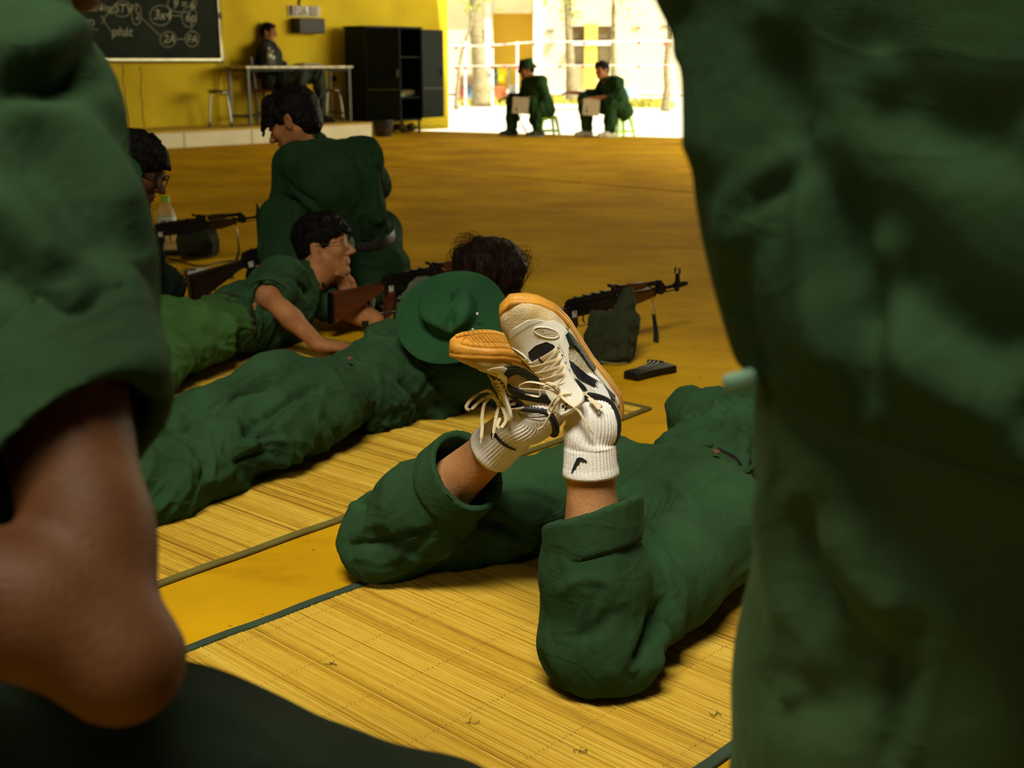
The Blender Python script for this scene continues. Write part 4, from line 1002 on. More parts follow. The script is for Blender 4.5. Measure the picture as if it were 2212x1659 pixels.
BARK = mat('pale_ringed_bark', (.34, .28, .15), .95, .3, 9, .6, 14, stretch=(.6, .6, 5), dark=(.19, .15, .07)); LEAF = mat('yellow_green_leaf', (.40, .46, .03), .6, .3, 8)  # leaves are yellow-green in themselves
def tree(label, pts, Y, rads, leaves=(), name='tree', crown=True):
    base = PYd(*pts[0], Y); t = thing(name, label, 'tree', (base[0], Y, 0)); q = [PYd(x, y, Y) for x, y in pts]; q[0][2] = -.1
    q = spline(q, 8); rr = [float(np.interp(i / (len(q) - 1), np.linspace(0, 1, len(rads)), rads)) * (1 + .06 * math.sin(i * 2.1) + .04 * math.sin(i * 5.3)) for i in range(len(q))]
    bm = B(); tube(bm, q, rr, 12); bmo('trunk', bm, BARK, t, True)
    rg = np.random.default_rng(len(label)); bm = B()
    def leaf(c, L, d):
        d = unit(d); s_ = unit(np.cross(d, A(.2, .3, 1))); v = [bm.verts.new(V3(p)) for p in (c, c + d * L * .5 + s_ * L * .18, c + d * L, c + d * L * .5 - s_ * L * .18)]; n_ = np.cross(d, s_) * .008
        w_ = [bm.verts.new(x.co + V3(n_)) for x in v]; bm.faces.new(v); bm.faces.new(w_[::-1])
        for i in range(4): bm.faces.new((v[(i + 1) % 4], v[i], w_[i], w_[(i + 1) % 4]))
    for (x, y, n_, sp) in leaves:
        c = PYd(x, y, Y)
        for k in range(n_): leaf(c + rg.normal(0, sp, 3), rg.uniform(.10, .22), rg.normal(0, 1, 3))
    if crown:
        for k in range(260): leaf(q[-1] + rg.normal(0, 1, 3) * A(.5, .5, .6) + A(0, 0, .9), rg.uniform(.2, .4), rg.normal(0, 1, 3))
    if bm.verts: bmo('foliage', bm, LEAF, t)['kind'] = 'stuff'
    else: bm.free()
tree('thick ringed tree trunk at the left of the yard opening', [(1043, 206), (1036, 150), (1030, 90), (1027, 40), (1022, -60)], 34, [.34, .19, .16, .18, .14, .12], [(1014, 25, 10, .12)])
tree('slim pale tree trunk between the two seated men', [(1236, 198), (1232, 140), (1228, 70), (1225, 0), (1222, -70)], 37, [.20, .13, .11, .09, .08], [(1230, 22, 50, .22), (1234, 5, 40, .2), (1160, -1, 12, .2)])
tree('thin pale tree trunk behind the bareheaded seated man', [(1326, 200), (1326, 140), (1325, 60), (1326, -50)], 40, [.12, .09, .075, .07], [(1348, 6, 18, .15), (1330, 30, 5, .1)])
tree('thin bent tree trunk at the right end of the opening', [(1437, 226), (1441, 190), (1439, 150), (1444, 100), (1452, 40), (1456, -40)], 30, [.12, .08, .07, .08, .06, .06], [])
tree('slender curved sapling leaning on the thick tree', [(985, 216), (990, 170), (996, 120), (1008, 80), (1018, 50), (1019, 20)], 31, [.07, .05, .045, .04, .04, .035], [(1016, 22, 14, .12)], 'sapling', False)
GRASS = mat('dry_yard_grass', (.50, .46, .07), .95, .3, 4)
for (x0, x1, y, Y0, lab) in ((985, 1175, 219, 0, 'patch of dry yellow grass around the thick tree'), (1190, 1330, 215, 0, 'patch of dry grass around the slim tree'), (1345, 1460, 222, 0, 'strip of dry grass at the right end of the yard')):
    a, b = G(x0, y), G(x1, y); a2 = G(x0, y - 9); bm = B(); rg = np.random.default_rng(x0)
    for k in range(420):
        p = a + (b - a) * rg.random() + A(0, 1, 0) * (a2[1] - a[1]) * rg.random() + A(0, 0, -.13); h = rg.uniform(.10, .22); w = .06; th = rg.uniform(0, PI); d = A(math.cos(th), math.sin(th), 0) * w; e = A(rg.normal(0, .05), rg.normal(0, .05), h)
        v = [bm.verts.new(V3(x)) for x in (p - d, p + d, p + e)]; bm.faces.new(v)
    g = bmo('grass', bm, GRASS); tag(g, lab, 'grass', kind='stuff')
# ropes with red flags and posts
ROPE = mat('white_rope', (.85, .83, .76), .6); RED = mat('red_flag_cloth', (.75, .07, .06), .7); POST = mat('white_post', (.82, .78, .7), .6)
FY = 26.0
def rope(pts, r, label, Y=FY, flags=()):
    t = thing('flag_rope', label, 'rope', PYd(*pts[0], Y)); bm = B(); tube(bm, spline([PYd(x, y, Y) for x, y in pts], 4), r, 6); bmo('cord', bm, ROPE, t, True)
    for x, y in flags:
        c = PYd(x, y, Y); bm = B(); prism(bm, [(-.05, .0), (.05, .0), (.02, -.06), (-.02, -.06)], .02, M4(c)); bmo('flag', bm, RED, t)
rope([(960, 100), (1060, 98), (1140, 92), (1240, 90), (1460, 88)], .014, 'upper white rope with small red flags across the yard', FY, [(985, 101), (1003, 99), (1063, 98), (1090, 93), (1152, 92), (1262, 90), (1380, 90), (1436, 92)])
rope([(960, 143), (1060, 142), (1180, 141), (1460, 141)], .009, 'lower white rope with small red flags across the yard', FY, [(985, 144), (1005, 144), (1063, 143), (1090, 142), (1115, 143), (1210, 141), (1260, 141), (1380, 141), (1436, 141)])
for x, lab in ((1004, 'thin white rope post behind the curved sapling'), (1063, 'thin white rope post right of the thick tree'), (1117, 'thin white rope post behind the man in the hat')):
    a = G(x, 199); bm = B(); y0 = FY + .2; c = PYd(x, 90, y0); tube(bm, [A(c[0], y0, -.1), A(c[0], y0, c[2])], .03, 8); tag(bmo('rope_post', bm, POST), lab, 'post', 'rope posts in the yard')
# goods by the building
def yb(name, lab, cat, x0, y0, x1, y1, m, Y=38.0, th=.4):
    bm = B(); a, b = PYd(x0, y0, Y), PYd(x1, y1, Y); box(bm, ((a[0] + b[0]) / 2, Y + th / 2, (max(a[2], .1) - .13) / 2), (abs(b[0] - a[0]), th, max(a[2], .1) + .13), None, .02); return tag(bmo(name, bm, m), lab, cat)
WDN = mat('weathered_plank', (.42, .28, .17), .85); 
pl = thing('plank_pile', 'stack of weathered planks left of the thick tree', 'planks', PYd(1005, 175, 38.0))
for k in range(4): bm = B(); a, b = PYd(985 + k, 161 + 8 * k, 38), PYd(1030, 166 + 8 * k, 38); c = (a + b) / 2; box(bm, (c[0], 38 + .1 * k, c[2]), (b[0] - a[0], .5, .10), frame((1, 0, -.05), (0, 0, 1)), .01); bmo('plank', bm, WDN, pl)
yb('crate', 'red crate on the ground left of the thick tree', 'crate', 982, 188, 1012, 198, mat('faded_red_box', (.55, .12, .09), .7))
yb('crate', 'blue crate on the ground touching the thick tree', 'crate', 1010, 184, 1032, 194, mat('faded_blue_box', (.12, .28, .5), .7))
yb('crate', 'orange crate on the ground under the yellow shirt', 'crate', 1064, 188, 1094, 197, mat('orange_box', (.70, .16, .05), .7))
yb('crate', 'dark red crate on the ground right of the thick tree', 'crate', 1046, 188, 1066, 196, MATS['faded_red_box'])
yb('crate', 'pale blue tub on the ground right of the bareheaded man', 'crate', 1350, 190, 1378, 198, mat('pale_blue_box', (.35, .52, .62), .7))
yb('crate', 'pale grey tub on the ground beside the man in the hat', 'crate', 1098, 184, 1122, 194, mat('grey_box', (.5, .5, .46), .7))
def hung(lab, x0, y0, x1, y1, m):
    Y = 38.2; a, b = PYd(x0, y0, Y), PYd(x1, y1, Y); w, h = b[0] - a[0], a[2] - b[2]; cx, cz = (a[0] + b[0]) / 2, (a[2] + b[2]) / 2; S = SDF((cx - w, Y - .2, cz - h * .7), (cx + w, Y + .2, cz + h * .7), .02)
    S.box((cx, Y, cz), (w * .36, .05, h * .48), None, .04, .02); S.cap((cx - w * .3, Y, cz + h * .40), (cx - w * .48, Y, cz + h * .05), .06, .05, .03); S.cap((cx + w * .3, Y, cz + h * .40), (cx + w * .48, Y, cz + h * .05), .06, .05, .03)
    tag(sdfobj('hanging_shirt', S, m, (0,), [fold((0, 0, 1), 9, .03)]), lab, 'shirt')
hung('bright yellow shirt hanging on a line across the yard', 1072, 146, 1094, 180, mat('bright_yellow_cloth', (.85, .72, .01), .8)); hung('dark teal shirt hanging beside the yellow one', 1062, 147, 1076, 184, mat('teal_cloth', (.05, .12, .10), .8))
bm = B(); tube(bm, [PYd(1054, 146, 38.2), PYd(1100, 146, 38.2)], .02, 6); [tube(bm, [PYd(x, 145, 38.2), PYd(x, 196, 38.2)], .025, 6) for x in (1054, 1100)]; tag(bmo('drying_rack', bm, STEEL), 'thin drying rack holding the yellow and teal shirts', 'rack')
# ================================================================ MATS
def straw_mat_material():
    m, n, l, b = nt('split_reed'); b.inputs['Roughness'].default_value = .5; b.inputs['Specular IOR Level'].default_value = .4
    at = n.new('ShaderNodeAttribute'); at.attribute_name = 'tone'
    tc = n.new('ShaderNodeTexCoord'); mp = n.new('ShaderNodeMapping'); mp.inputs['Scale'].default_value = (14, 900, 1); l.new(tc.outputs['UV'], mp.inputs[0])
    no = n.new('ShaderNodeTexNoise'); no.inputs['Scale'].default_value = 1; no.inputs['Detail'].default_value = 4; l.new(mp.outputs[0], no.inputs['Vector'])
    ad = n.new('ShaderNodeMath'); ad.operation = 'MULTIPLY_ADD'; ad.inputs[1].default_value = .55; l.new(no.outputs[0], ad.inputs[0]); l.new(at.outputs['Fac'], ad.inputs[2])
    r = n.new('ShaderNodeValToRGB'); e = r.color_ramp.elements; e[0].position = .12; e[0].color = (.30, .15, .011, 1); e[1].position = 1.05; e[1].color = (.86, .72, .27, 1)
    k = e.new(.42); k.color = (.62, .39, .034, 1); k = e.new(.70); k.color = (.74, .53, .085, 1)
    l.new(ad.outputs[0], r.inputs[0]); l.new(r.outputs[0], b.inputs['Base Color']); return m
REED = straw_mat_material()
def straw_mat(label, corner, e, length, width, bindm, z0=.002, seed=0, bow=0.0):
    """corner: start of the front edge; e: edge direction; straws run across (to the left of e)"""
    e = unit(e); a = A(-e[1], e[0], 0); rg = np.random.default_rng(seed); corner = A(corner[0], corner[1], 0)
    t = thing('straw_mat', label, 'mat', corner + e * length / 2 + a * width / 2)
    pitch = .0046; n = int(length / pitch); K = 9; prof = [(-.5, 0), (-.42, .0020), (-.15, .0034), (.15, .0034), (.42, .0020), (.5, 0)]; V, F, tone, uv = [], [], [], []
    slow = np.interp(np.arange(n), np.arange(0, n + 9, 9), rg.normal(0, .09, len(np.arange(0, n + 9, 9))))
    for i in range(n):
        tn_ = .18 + slow[i] + rg.normal(0, .09) - (.22 if rg.random() < .05 else 0); dz = rg.uniform(0, .0011); ph = rg.uniform(0, 6); o0, o1 = rg.uniform(-.004, .004, 2); wd = pitch * rg.uniform(.82, 1.0)
        b0 = len(V)
        for k in range(K):
            s = k / (K - 1); y = .004 + o0 + (width - .008 + o1 - o0) * s; c = corner + e * ((i + .5) * pitch + .0006 * math.sin(ph + s * 5)) + a * y
            for (px_, pz) in prof: V.append(c + e * px_ * wd + A(0, 0, z0 + pz + dz + .0004 * math.sin(ph + 9 * s))); tone.append(tn_); uv.append((y, (i + .5 + px_ * .9) * pitch))
        P6 = len(prof)
        for k in range(K - 1):
            for q in range(P6 - 1): F.append((b0 + k * P6 + q, b0 + k * P6 + q + 1, b0 + (k + 1) * P6 + q + 1, b0 + (k + 1) * P6 + q))
    F = [f[::-1] for f in F]
    o = mesh_np('reed_weave', V, F, REED, t, smooth=False); o['kind'] = 'stuff'
    at = o.data.attributes.new('tone', 'FLOAT', 'POINT'); at.data.foreach_set('value', np.array(tone, np.float32))
    ul = o.data.uv_layers.new(name='uv'); ul.data.foreach_set('uv', np.array(uv, np.float32)[np.array(F).ravel()].ravel())
    # stitching threads across the reeds
    bm = B(); rows = [.05 + (width - .1) * r / 5 for r in range(6)]
    TH = mat('mat_thread', (.40, .24, .05), .9)
    for y in rows:
        for i in range(0, n, 2):
            c = corner + e * (i * pitch + pitch) + a * (y + .001 * math.sin(i)) + A(0, 0, z0 + .0052)
            v = [bm.verts.new(V3(c + e * x * pitch * .5 + a * w_ + A(0, 0, h))) for x, w_, h in ((-1, -.0007, -.0015), (0, -.0007, 0), (1, -.0007, -.0015), (1, .0007, -.0015), (0, .0007, 0), (-1, .0007, -.0015))]
            bm.faces.new((v[0], v[1], v[4], v[5])); bm.faces.new((v[1], v[2], v[3], v[4]))
    bmo('stitch_thread', bm, TH, t)['kind'] = 'stuff'
    bm = B()                                   # backing so nothing shows between the reeds
    box(bm, corner + e * length / 2 + a * width / 2 + A(0, 0, z0 * .5 + .0006), (length, width - .01, .001), np.stack([e, a, A(0, 0, 1)], 1)); bmo('backing', bm, mat('mat_backing', (.14, .07, .01), .95), t)
    for p0, p1, sd in ((corner, corner + e * length, a), (corner + a * width, corner + a * width + e * length, -a), (corner, corner + a * width, e), (corner + e * length, corner + e * length + a * width, -e)):
        bm = B(); m_ = 40; pts = [p0 + (p1 - p0) * k / m_ + sd * (.004 + .0012 * math.sin(k * 1.3)) + A(0, 0, z0 + .0035 + .0012 * math.sin(k * .9) ** 2) for k in range(m_ + 1)]
        solid_strip(bm, pts, .021, .0075, tuple(sd)); bmo('edge_binding', bm, bindm, t, True, ang=.6)
    return t
BINDG = cloth('grey_green_binding', (.045, .070, .045), .15); BINDO = cloth('olive_binding', (.14, .12, .03), .15)
m1a, m1b = G(460, 1386), G(790, 1262); e1 = unit(m1b - m1a)
m1c = m1a - e1 * .45
# front mat: its far edge is the line m1a-m1b; straws run towards the viewer
straw_mat('near straw mat with grey-green edging under the man with raised feet', m1c + A(e1[1], -e1[0], 0) * .92, e1, 2.15, .92, BINDG, seed=2)
m2a, m2b = G(345, 1268), G(1405, 886); e2 = unit(m2b - m2a)
straw_mat('middle straw mat with olive edging under the man with the hat on his back', m2b - e2 * 2.35, e2, 2.35, .90, BINDO, seed=5)
m3 = G(380, 925); e3 = unit(A(.60, .80, 0))
straw_mat('far straw mat in shade under the smiling man with glasses', G(700, 812) - e3 * 1.75, e3, 2.15, .88, BINDO, seed=9)

# ================================================================ RIFLES
def rifle(label, rear, az, pitch=1.5, roll=0, wood=WOODD, mag=False, sling='', tagm=True):
    f = A(math.sin(math.radians(az)) * math.cos(math.radians(pitch)), math.cos(math.radians(az)) * math.cos(math.radians(pitch)), math.sin(math.radians(pitch)))
    R = frame(f, (0, 0, 1)); R = R @ np.array(Matrix.Rotation(math.radians(roll), 3, 'X'))
    t = thing('rifle', label, 'rifle', rear - R @ A(0, 0, .062), R); K = dict(world=False)
    bm = B(); box(bm, (.135, 0, .022), (.27, .030, .046), None, .003); box(bm, (.268, 0, .03), (.05, .034, .05), None, .005)
    box(bm, (.0, 0, .02), (.02, .026, .036), None, .003); box(bm, (.168, 0, -.006), (.075, .030, .014), None, .003)
    for x in (.03, .11, .2, .25): lathe(bm, [(0, 0), (.004, 0), (.003, .002), (0, .0022)], 8, M4((x, -.0152, .02), frame((1, 0, 0), (0, -1, 0))))
    box(bm, (.095, -.017, .032), (.085, .003, .010), None, .001); bmo('receiver', bm, GUN, t, True, ang=.5, **K)
    bm = B(); pr = [(-.002, .044), (.004, .058), (.016, .066), (.228, .071), (.238, .066), (.238, .044)]; prism(bm, pr, .026); bmesh.ops.bevel(bm, geom=[e for e in bm.edges], offset=.005, segments=2, affect='EDGES')
    for k in range(4): box(bm, (.05 + .045 * k, 0, .0695 + .0006 * k), (.008, .024, .004), None, .001)
    bmo('dust_cover', bm, GUN, t, True, ang=.6, **K)
    bm = B(); box(bm, (.262, 0, .066), (.052, .024, .024), None, .004); prism(bm, [(.218, .082), (.226, .088), (.245, .084), (.30, .079), (.30, .074), (.228, .078)], .016); box(bm, (.222, 0, .088), (.008, .018, .010)); box(bm, (.255, 0, .083), (.010, .024, .007), None, .001); bmo('rear_sight', bm, GUN, t, **K)
    bm = B(); prism(bm, [(.288, .010), (.296, .004), (.36, -.002), (.438, .010), (.444, .018), (.444, .046), (.288, .048)], .040); bmesh.ops.bevel(bm, geom=list(bm.edges), offset=.007, segments=2, affect='EDGES'); bmo('lower_handguard', bm, wood, t, True, ang=.6, **K)
    bm = B(); prism(bm, [(.300, .050), (.300, .072), (.312, .079), (.405, .074), (.410, .070), (.410, .050)], .032); bmesh.ops.bevel(bm, geom=list(bm.edges), offset=.006, segments=2, affect='EDGES'); bmo('upper_handguard', bm, wood, t, True, ang=.6, **K)
    bm = B(); tube(bm, [(.40, 0, .062), (.482, 0, .060)], .0095, 12); tube(bm, [(.28, 0, .034), (.50, 0, .034)], .0085, 12); tube(bm, [(.50, 0, .034), (.645, 0, .034)], .0072, 12); tube(bm, [(.44, 0, .018), (.60, 0, .018)], .0028, 8)
    box(bm, (.447, 0, .030), (.012, .038, .036), None, .003)
    prism(bm, [(.470, .022), (.478, .070), (.488, .070), (.512, .045), (.516, .022)], .020); box(bm, (.50, 0, .022), (.018, .014, .022), None, .003); bmo('barrel_assembly', bm, GUN, t, True, ang=.5, **K)
    bm = B(); tube(bm, [(.575, 0, .034), (.606, 0, .034)], .0125, 12); prism(bm, [(.578, .040), (.584, .078), (.597, .078), (.604, .040)], .009)
    for s in (-1, 1): tube(bm, [(.590, s * .004, .074), (.590, s * .0125, .084), (.590, s * .0125, .097), (.590, s * .009, .103)], .0032, 8, 1.3)
    tube(bm, [(.590, 0, .076), (.590, 0, .098)], .0017, 6); box(bm, (.588, 0, .018), (.016, .010, .016), None, .002); tube(bm, [(.606, 0, .034), (.632, 0, .034)], .0105, 12); bmo('front_sight', bm, GUN, t, True, ang=.5, **K)
    bm = B(); prism(bm, [(.018, .002), (.052, .002), (.046, -.030), (.030, -.098), (.022, -.104), (-.008, -.098), (-.008, -.090), (.012, -.035)], .027); bmesh.ops.bevel(bm, geom=list(bm.edges), offset=.005, segments=2, affect='EDGES'); bmo('pistol_grip', bm, GUN if wood is WOODD else wood, t, True, ang=.6, **K)
    bm = B(); solid_strip(bm, [(.052, 0, -.002), (.056, 0, -.034), (.066, 0, -.041), (.115, 0, -.041), (.124, 0, -.034), (.130, 0, -.002)], .012, .0022, (0, 1, 0)); tube(bm, spline([(.088, 0, -.002), (.084, 0, -.016), (.088, 0, -.028), (.094, 0, -.032)], 4), .0028, 6); bmo('trigger_guard', bm, GUN, t, **K)
    bm = B(); prism(bm, [(.002, .040), (-.03, .036), (-.235, .036), (-.242, .030), (-.250, -.085), (-.243, -.092), (-.225, -.088), (-.055, -.002), (.002, .004)], .036); bmesh.ops.bevel(bm, geom=list(bm.edges), offset=.008, segments=2, affect='EDGES'); st_ = bmo('stock', bm, wood, t, True, ang=.6, **K)
    bm = B(); prism(bm, [(-.241, .035), (-.246, .034), (-.256, -.086), (-.250, -.091), (-.247, -.085)], .034); bmo('butt_plate', bm, GUN, st_, **K)
    if mag:
        bm = B(); prism(bm, [(.135, 0), (.195, 0), (.205, -.06), (.235, -.135), (.262, -.185), (.215, -.205), (.178, -.145), (.15, -.07)], .026); bmesh.ops.bevel(bm, geom=list(bm.edges), offset=.004, segments=1, affect='EDGES'); bmo('magazine', bm, GUN, t, True, ang=.5, **K)
    if tagm: bm = B(); box(bm, (.028, -.0158, .012), (.022, .0016, .024), None); bmo('white_tag', bm, STICK, t, **K)['label'] = 'white paper tag on the receiver'
    if sling:
        bm = B(); tube(bm, [A(.452 + .006 * math.cos(a), 0, .002 + .008 * math.sin(a)) for a in np.linspace(0, 2 * PI, 13)[:-1]], .0014, 6, closed=True)
        tube(bm, [A(.455 + .004 * math.sin(3 * a), .004 * math.cos(3 * a), -.006 - .035 * a) for a in np.linspace(0, 1, 12)], .0022, 6); tube(bm, [A(.457 + .010 * math.cos(a), 0, -.052 + .012 * math.sin(a)) for a in np.linspace(0, 2 * PI, 13)[:-1]], .0018, 6, closed=True)
        sl = bmo('sling_swivel', bm, STEEL, t, True, **K)
        pts = {'down': [(.457, 0, -.060), (.455, -.01, -.10), (.440, -.03, -.14), (.41, -.05, -.175), (.37, -.06, -.195), (.30, -.06, -.20), (.22, -.05, -.20)],
               'stock': [(-.15, -.02, -.05), (-.10, -.03, -.10), (-.04, -.035, -.14), (.02, -.03, -.15)]}[sling]
        bm = B(); q = spline(pts, 6); solid_strip(bm, q, .026, .003, (.25, 1, .25)); bmo('sling', bm, WEB, t, True, ang=.7, **K)
        if sling == 'stock': bpy.data.objects.remove(sl)
    return t
rifle('dark rifle nearest the empty floor on the right, sling hanging from its barrel', P(1222, 651, 4.52), 50, 2.0, wood=mat('brown_handguard_wood', (.060, .022, .008), .32, .4, 12, .1, 60, stretch=(.3, 3, 3)), sling='down')
rifle('rifle with reddish wooden stock beside the man with the hat on his back', P(826, 598, 4.95), 50, 2.0, wood=WOODR)
rifle('black rifle with its dark butt raised behind the smiling man', P(520, 548, 5.15), 52, 9, wood=WOODD, sling='stock')
rifle('farthest rifle pointing at the crouching man, resting on a dark sandbag', P(330, 486, 6.35), 52, 2.5, wood=WOODD, sling='down')
# long magazine stuck under rifle C and beside A
def magazine(label, c, d, up, curve=1.0):
    R = frame(d, up); t = thing('magazine', label, 'magazine', c, R); n = 14; w, th = .060, .026
    th0 = np.linspace(0, 1, n); pts = [(.20 * s, .042 * curve * s * s) for s in th0]
    o1, o2 = [], []
    for i, (x, z) in enumerate(pts):
        j = min(i + 1, n - 1); k = max(i - 1, 0); tx, tz = pts[j][0] - pts[k][0], pts[j][1] - pts[k][1]; L = math.hypot(tx, tz); nx, nz = -tz / L, tx / L
        o1.append((x + nx * w / 2, z + nz * w / 2)); o2.append((x - nx * w / 2, z - nz * w / 2))
    Mx = Matrix.Rotation(PI / 2, 4, 'X') @ Matrix.Identity(4); Mx = Matrix.Translation((0, 0, th / 2)) @ Matrix.Rotation(-PI / 2, 4, 'X')
    bm = B(); prism(bm, o1 + o2[::-1], th, Mx); bmesh.ops.bevel(bm, geom=list(bm.edges), offset=.003, segments=1, affect='EDGES'); bmo('magazine_body', bm, GUN, t, True, world=False, ang=.5)
    bm = B()
    for f_ in (.25, .5, .75):
        for zt in (th + .0005, -.0005):
            q = [(o1[i][0] * f_ + o2[i][0] * (1 - f_), -(o1[i][1] * f_ + o2[i][1] * (1 - f_)), zt) for i in range(1, n - 1)]; tube(bm, q, .0022, 6)
    bmo('rib', bm, mat('worn_gunmetal', (.10, .09, .05), .35, .3, 40, metal=.8), t, True, world=False)
    bm = B(); a, b = o1[-1], o2[-1]; c_ = ((a[0] + b[0]) / 2, -(a[1] + b[1]) / 2, th / 2); box(bm, c_, (.010, w * 1.08, th * 1.15), np.array(Matrix.Rotation(-.35 * curve, 3, 'Z')), .002); bmo('lip', bm, GUN, t, world=False)
    return t
mp0, mp1 = G(1355, 822, .0), G(1462, 788, .0)
magazine('curved ribbed magazine lying alone on the floor right of the sneakers', mp0 + A(.01, 0, .0015), mp1 - mp0, (0, 0, 1), -.8)
magazine('dark magazine lying by the foot of the farthest sandbag', G(338, 552) + A(0, 0, .0015), A(1, .1, 0), (0, 0, 1), .5)
m_ = G(784, 722); magazine('dark magazine standing on end below the red rifle stock', m_ + A(0, 0, .02), A(.04, .8, .72), A(1, 0, .1), .6)
# ================================================================ SANDBAGS
BAGM = cloth('olive_black_canvas', (.030, .036, .018), .15, .25); BAGG = cloth('grey_green_canvas', (.10, .115, .07), .15, .25)
def sandbag(label, c, w, d, h, az, m, lean=(0, 0), seed=0, peak=.0):
    R = np.array(Matrix.Rotation(-math.radians(az), 3, 'Z')); S = SDF(c - A(.3, .3, .03), c + A(.3, .3, h + .12), .0055); q = lambda x, y, z: c + R @ A(x + lean[0] * z / h, y + lean[1] * z / h, z)
    S.box(q(0, 0, h * .30), A(w * .5, d * .5, h * .30), R, .035, .03); S.box(q(0, 0, h * .62), A(w * .46, d * .42, h * .28), R, .05, .05)
    if peak: S.cap(q(w * .30, 0, h * .8), q(w * .34, 0, h * (1 + peak)), .035, .014, .05); S.cap(q(-w * .36, 0, h * .80), q(-w * .44, 0, h * .86), .026, .012, .04)
    else:
        for s in (-1, 1): S.cap(q(s * w * .34, 0, h * .86), q(s * w * .43, 0, h * .93), .028, .012, .04)
    t = thing('sandbag', label, 'sandbag', c)
    sdfobj('sack', S, m, t, [fold((.2, .1, 1), 16, .010, seed=seed), fold((1, .2, .2), 22, .006, seed=seed + 4)], zmin=.002)
    bm = B(); rg = np.random.default_rng(seed)
    tube(bm, spline([q(-w * .42, -d * .52, .012), q(-w * .1, -d * .56, .014), q(w * .2, -d * .55, .010), q(w * .46, -d * .5, .012)], 6), .0035, 6)
    for k in range(5): p = q(-w * .3 + rg.uniform(-.02, .02), -d * .55, .014); tube(bm, spline([p, p + A(rg.uniform(-.03, .02), -.012, rg.uniform(.0, .02)), p + A(rg.uniform(-.05, .03), -.03, .003)], 4), .0012, 4)
    bmo('seam_cord', bm, mat('frayed_cord', (.13, .12, .05), .9), t, True); return t
sandbag('dark olive sandbag propping the rifle right of the sneakers', G(1318, 792) + A(0, .09, 0), .155, .15, .20, 8, BAGM, (.01, .03), 1, .22)
sandbag('dark olive sandbag propping the farthest rifle', G(422, 560) + A(0, .08, 0), .19, .15, .19, 0, BAGM, (0, .02), 5)
sandbag('grey-green sandbag under the red-stocked rifle behind the hat', P(920, 640, 5.05) * A(1, 1, 0), .24, .16, .215, 40, BAGG, (0, 0), 8)
# big water bottle, papers, cords
bottle('large_bottle', 'large clear water bottle with green cap behind the farthest rifle', G(365, 547), .32, .052, mat('lime_cap', (.22, .45, .03), .4), mat('pale_label', (.55, .60, .48), .5), True)
pc = G(452, 594, .0); t = thing('clipboard', 'pale blue papers on a dark clipboard lying on the floor behind a rifle butt', 'clipboard', pc)
bm = B(); box(bm, pc + A(0, 0, .006), (.24, .30, .006), frame((1, .25, .0), (0, 0, 1)), .002); bmo('board', bm, BLACK, t)
bm = B(); box(bm, pc + A(0, 0, .012), (.21, .28, .005), frame((1, .25, .0), (0, 0, 1)), .001); bmo('sheet', bm, mat('blue_white_paper', (.55, .62, .66), .5), t)
bm = B(); box(bm, pc + A(-.11, .05, .018), (.06, .05, .012), frame((1, .5, .0), (0, 0, 1)), .003); bmo('clip', bm, STEEL, t)
bm = B(); box(bm, G(528, 574) + A(0, 0, .012), (.14, .09, .022), frame((1, .45, .1), (0, 0, 1)), .006); tag(bmo('pencil_case', bm, mat('teal_case', (.12, .22, .16), .5)), 'small pale teal case on the floor behind the black rifle grip', 'case')
for pts, r, lab in (([(280, 612), (330, 603), (380, 598), (425, 590)], .006, 'thin black strap on the floor leading to the rifle butt'), ([(285, 628), (340, 618), (400, 606)], .003, 'thin dark cord on the floor, nearer than the strap'), ([(300, 566), (332, 552), (372, 560), (430, 574), (480, 566), (520, 562)], .005, 'loose dark cord winding in front of the farthest sandbag')):
    bm = B(); tube(bm, spline([G(x, y, r * .8) for x, y in pts], 5), r, 6); tag(bmo('cord', bm, DKP), lab, 'cord')
rg = np.random.default_rng(4)
for k, (x, y, lab) in enumerate(((1012, 1560, 'dark dry twig on the near mat left of the knee'), (1250, 1625, 'curled dry twig near the bottom edge of the near mat'), (1545, 1545, 'curled brown straw on the near mat by the right trouser leg'), (715, 1436, 'tiny forked twig on the near mat at centre left'))):
    c = G(x, y, .008); bm = B(); tube(bm, spline([c + A(*rg.uniform(-.008, .008, 2), .002 * abs(math.sin(j * 2))) + A(.006 * j - .012, 0, 0) for j in range(5)], 4), .0006, 5); tube(bm, [c, c + A(.005, .01, .003)], .0005, 5); tag(bmo('twig', bm, mat('dark_twig', (.06, .03, .01), .9)), lab, 'twig')
# ================================================================ PEOPLE
def person(label, loc, group=None): return thing('person', label, 'person', (loc[0], loc[1], 0), group=group)
def cuffring(name, c, ax, r, h, m, par, thick=.008, folds=(), flat=None, cell=.0045, tilt=None):
    """rolled trouser or sleeve cuff: a thick sleeve around the limb axis"""
    ax = unit(ax); c = np.asarray(c, float); S = SDF(c - r - h, c + r + h, cell)
    S.cap(c - ax * h, c + ax * h, r * 1.02, r, .0, flat)
    S.cut(c + ax * h / 2, ax if tilt is None else unit(ax + tilt)); S.cut(c - ax * h / 2, -ax if tilt is None else -unit(ax + tilt))
    S.cap(c - ax * h * 1.4, c + ax * h * 1.4, r - thick, None, .004, flat, 'sub')
    S.f = np.minimum(S.f, 1.0)
    return sdfobj(name, S, m, par, folds, zmin=.003)
def seam(parent, pts, m, name='seam', r=.0012):
    bm = B(); tube(bm, spline(pts, 6), r, 5); return bmo(name, bm, m, parent, True)
def button(parent, c, n, m, r=.008):
    bm = B(); f = unit(n); lathe(bm, [(0, -.001), (r, 0), (r, .0025), (r * .7, .0035), (r * .6, .002), (0, .002)], 14, M4(c, frame(np.cross(f, [.3, .5, .8]), f))); return bmo('button', bm, m, parent, True)
STITCH = mat('green_stitching', (.03, .085, .035), .9)
HORN = mat('brown_horn_button', (.12, .06, .03), .35)

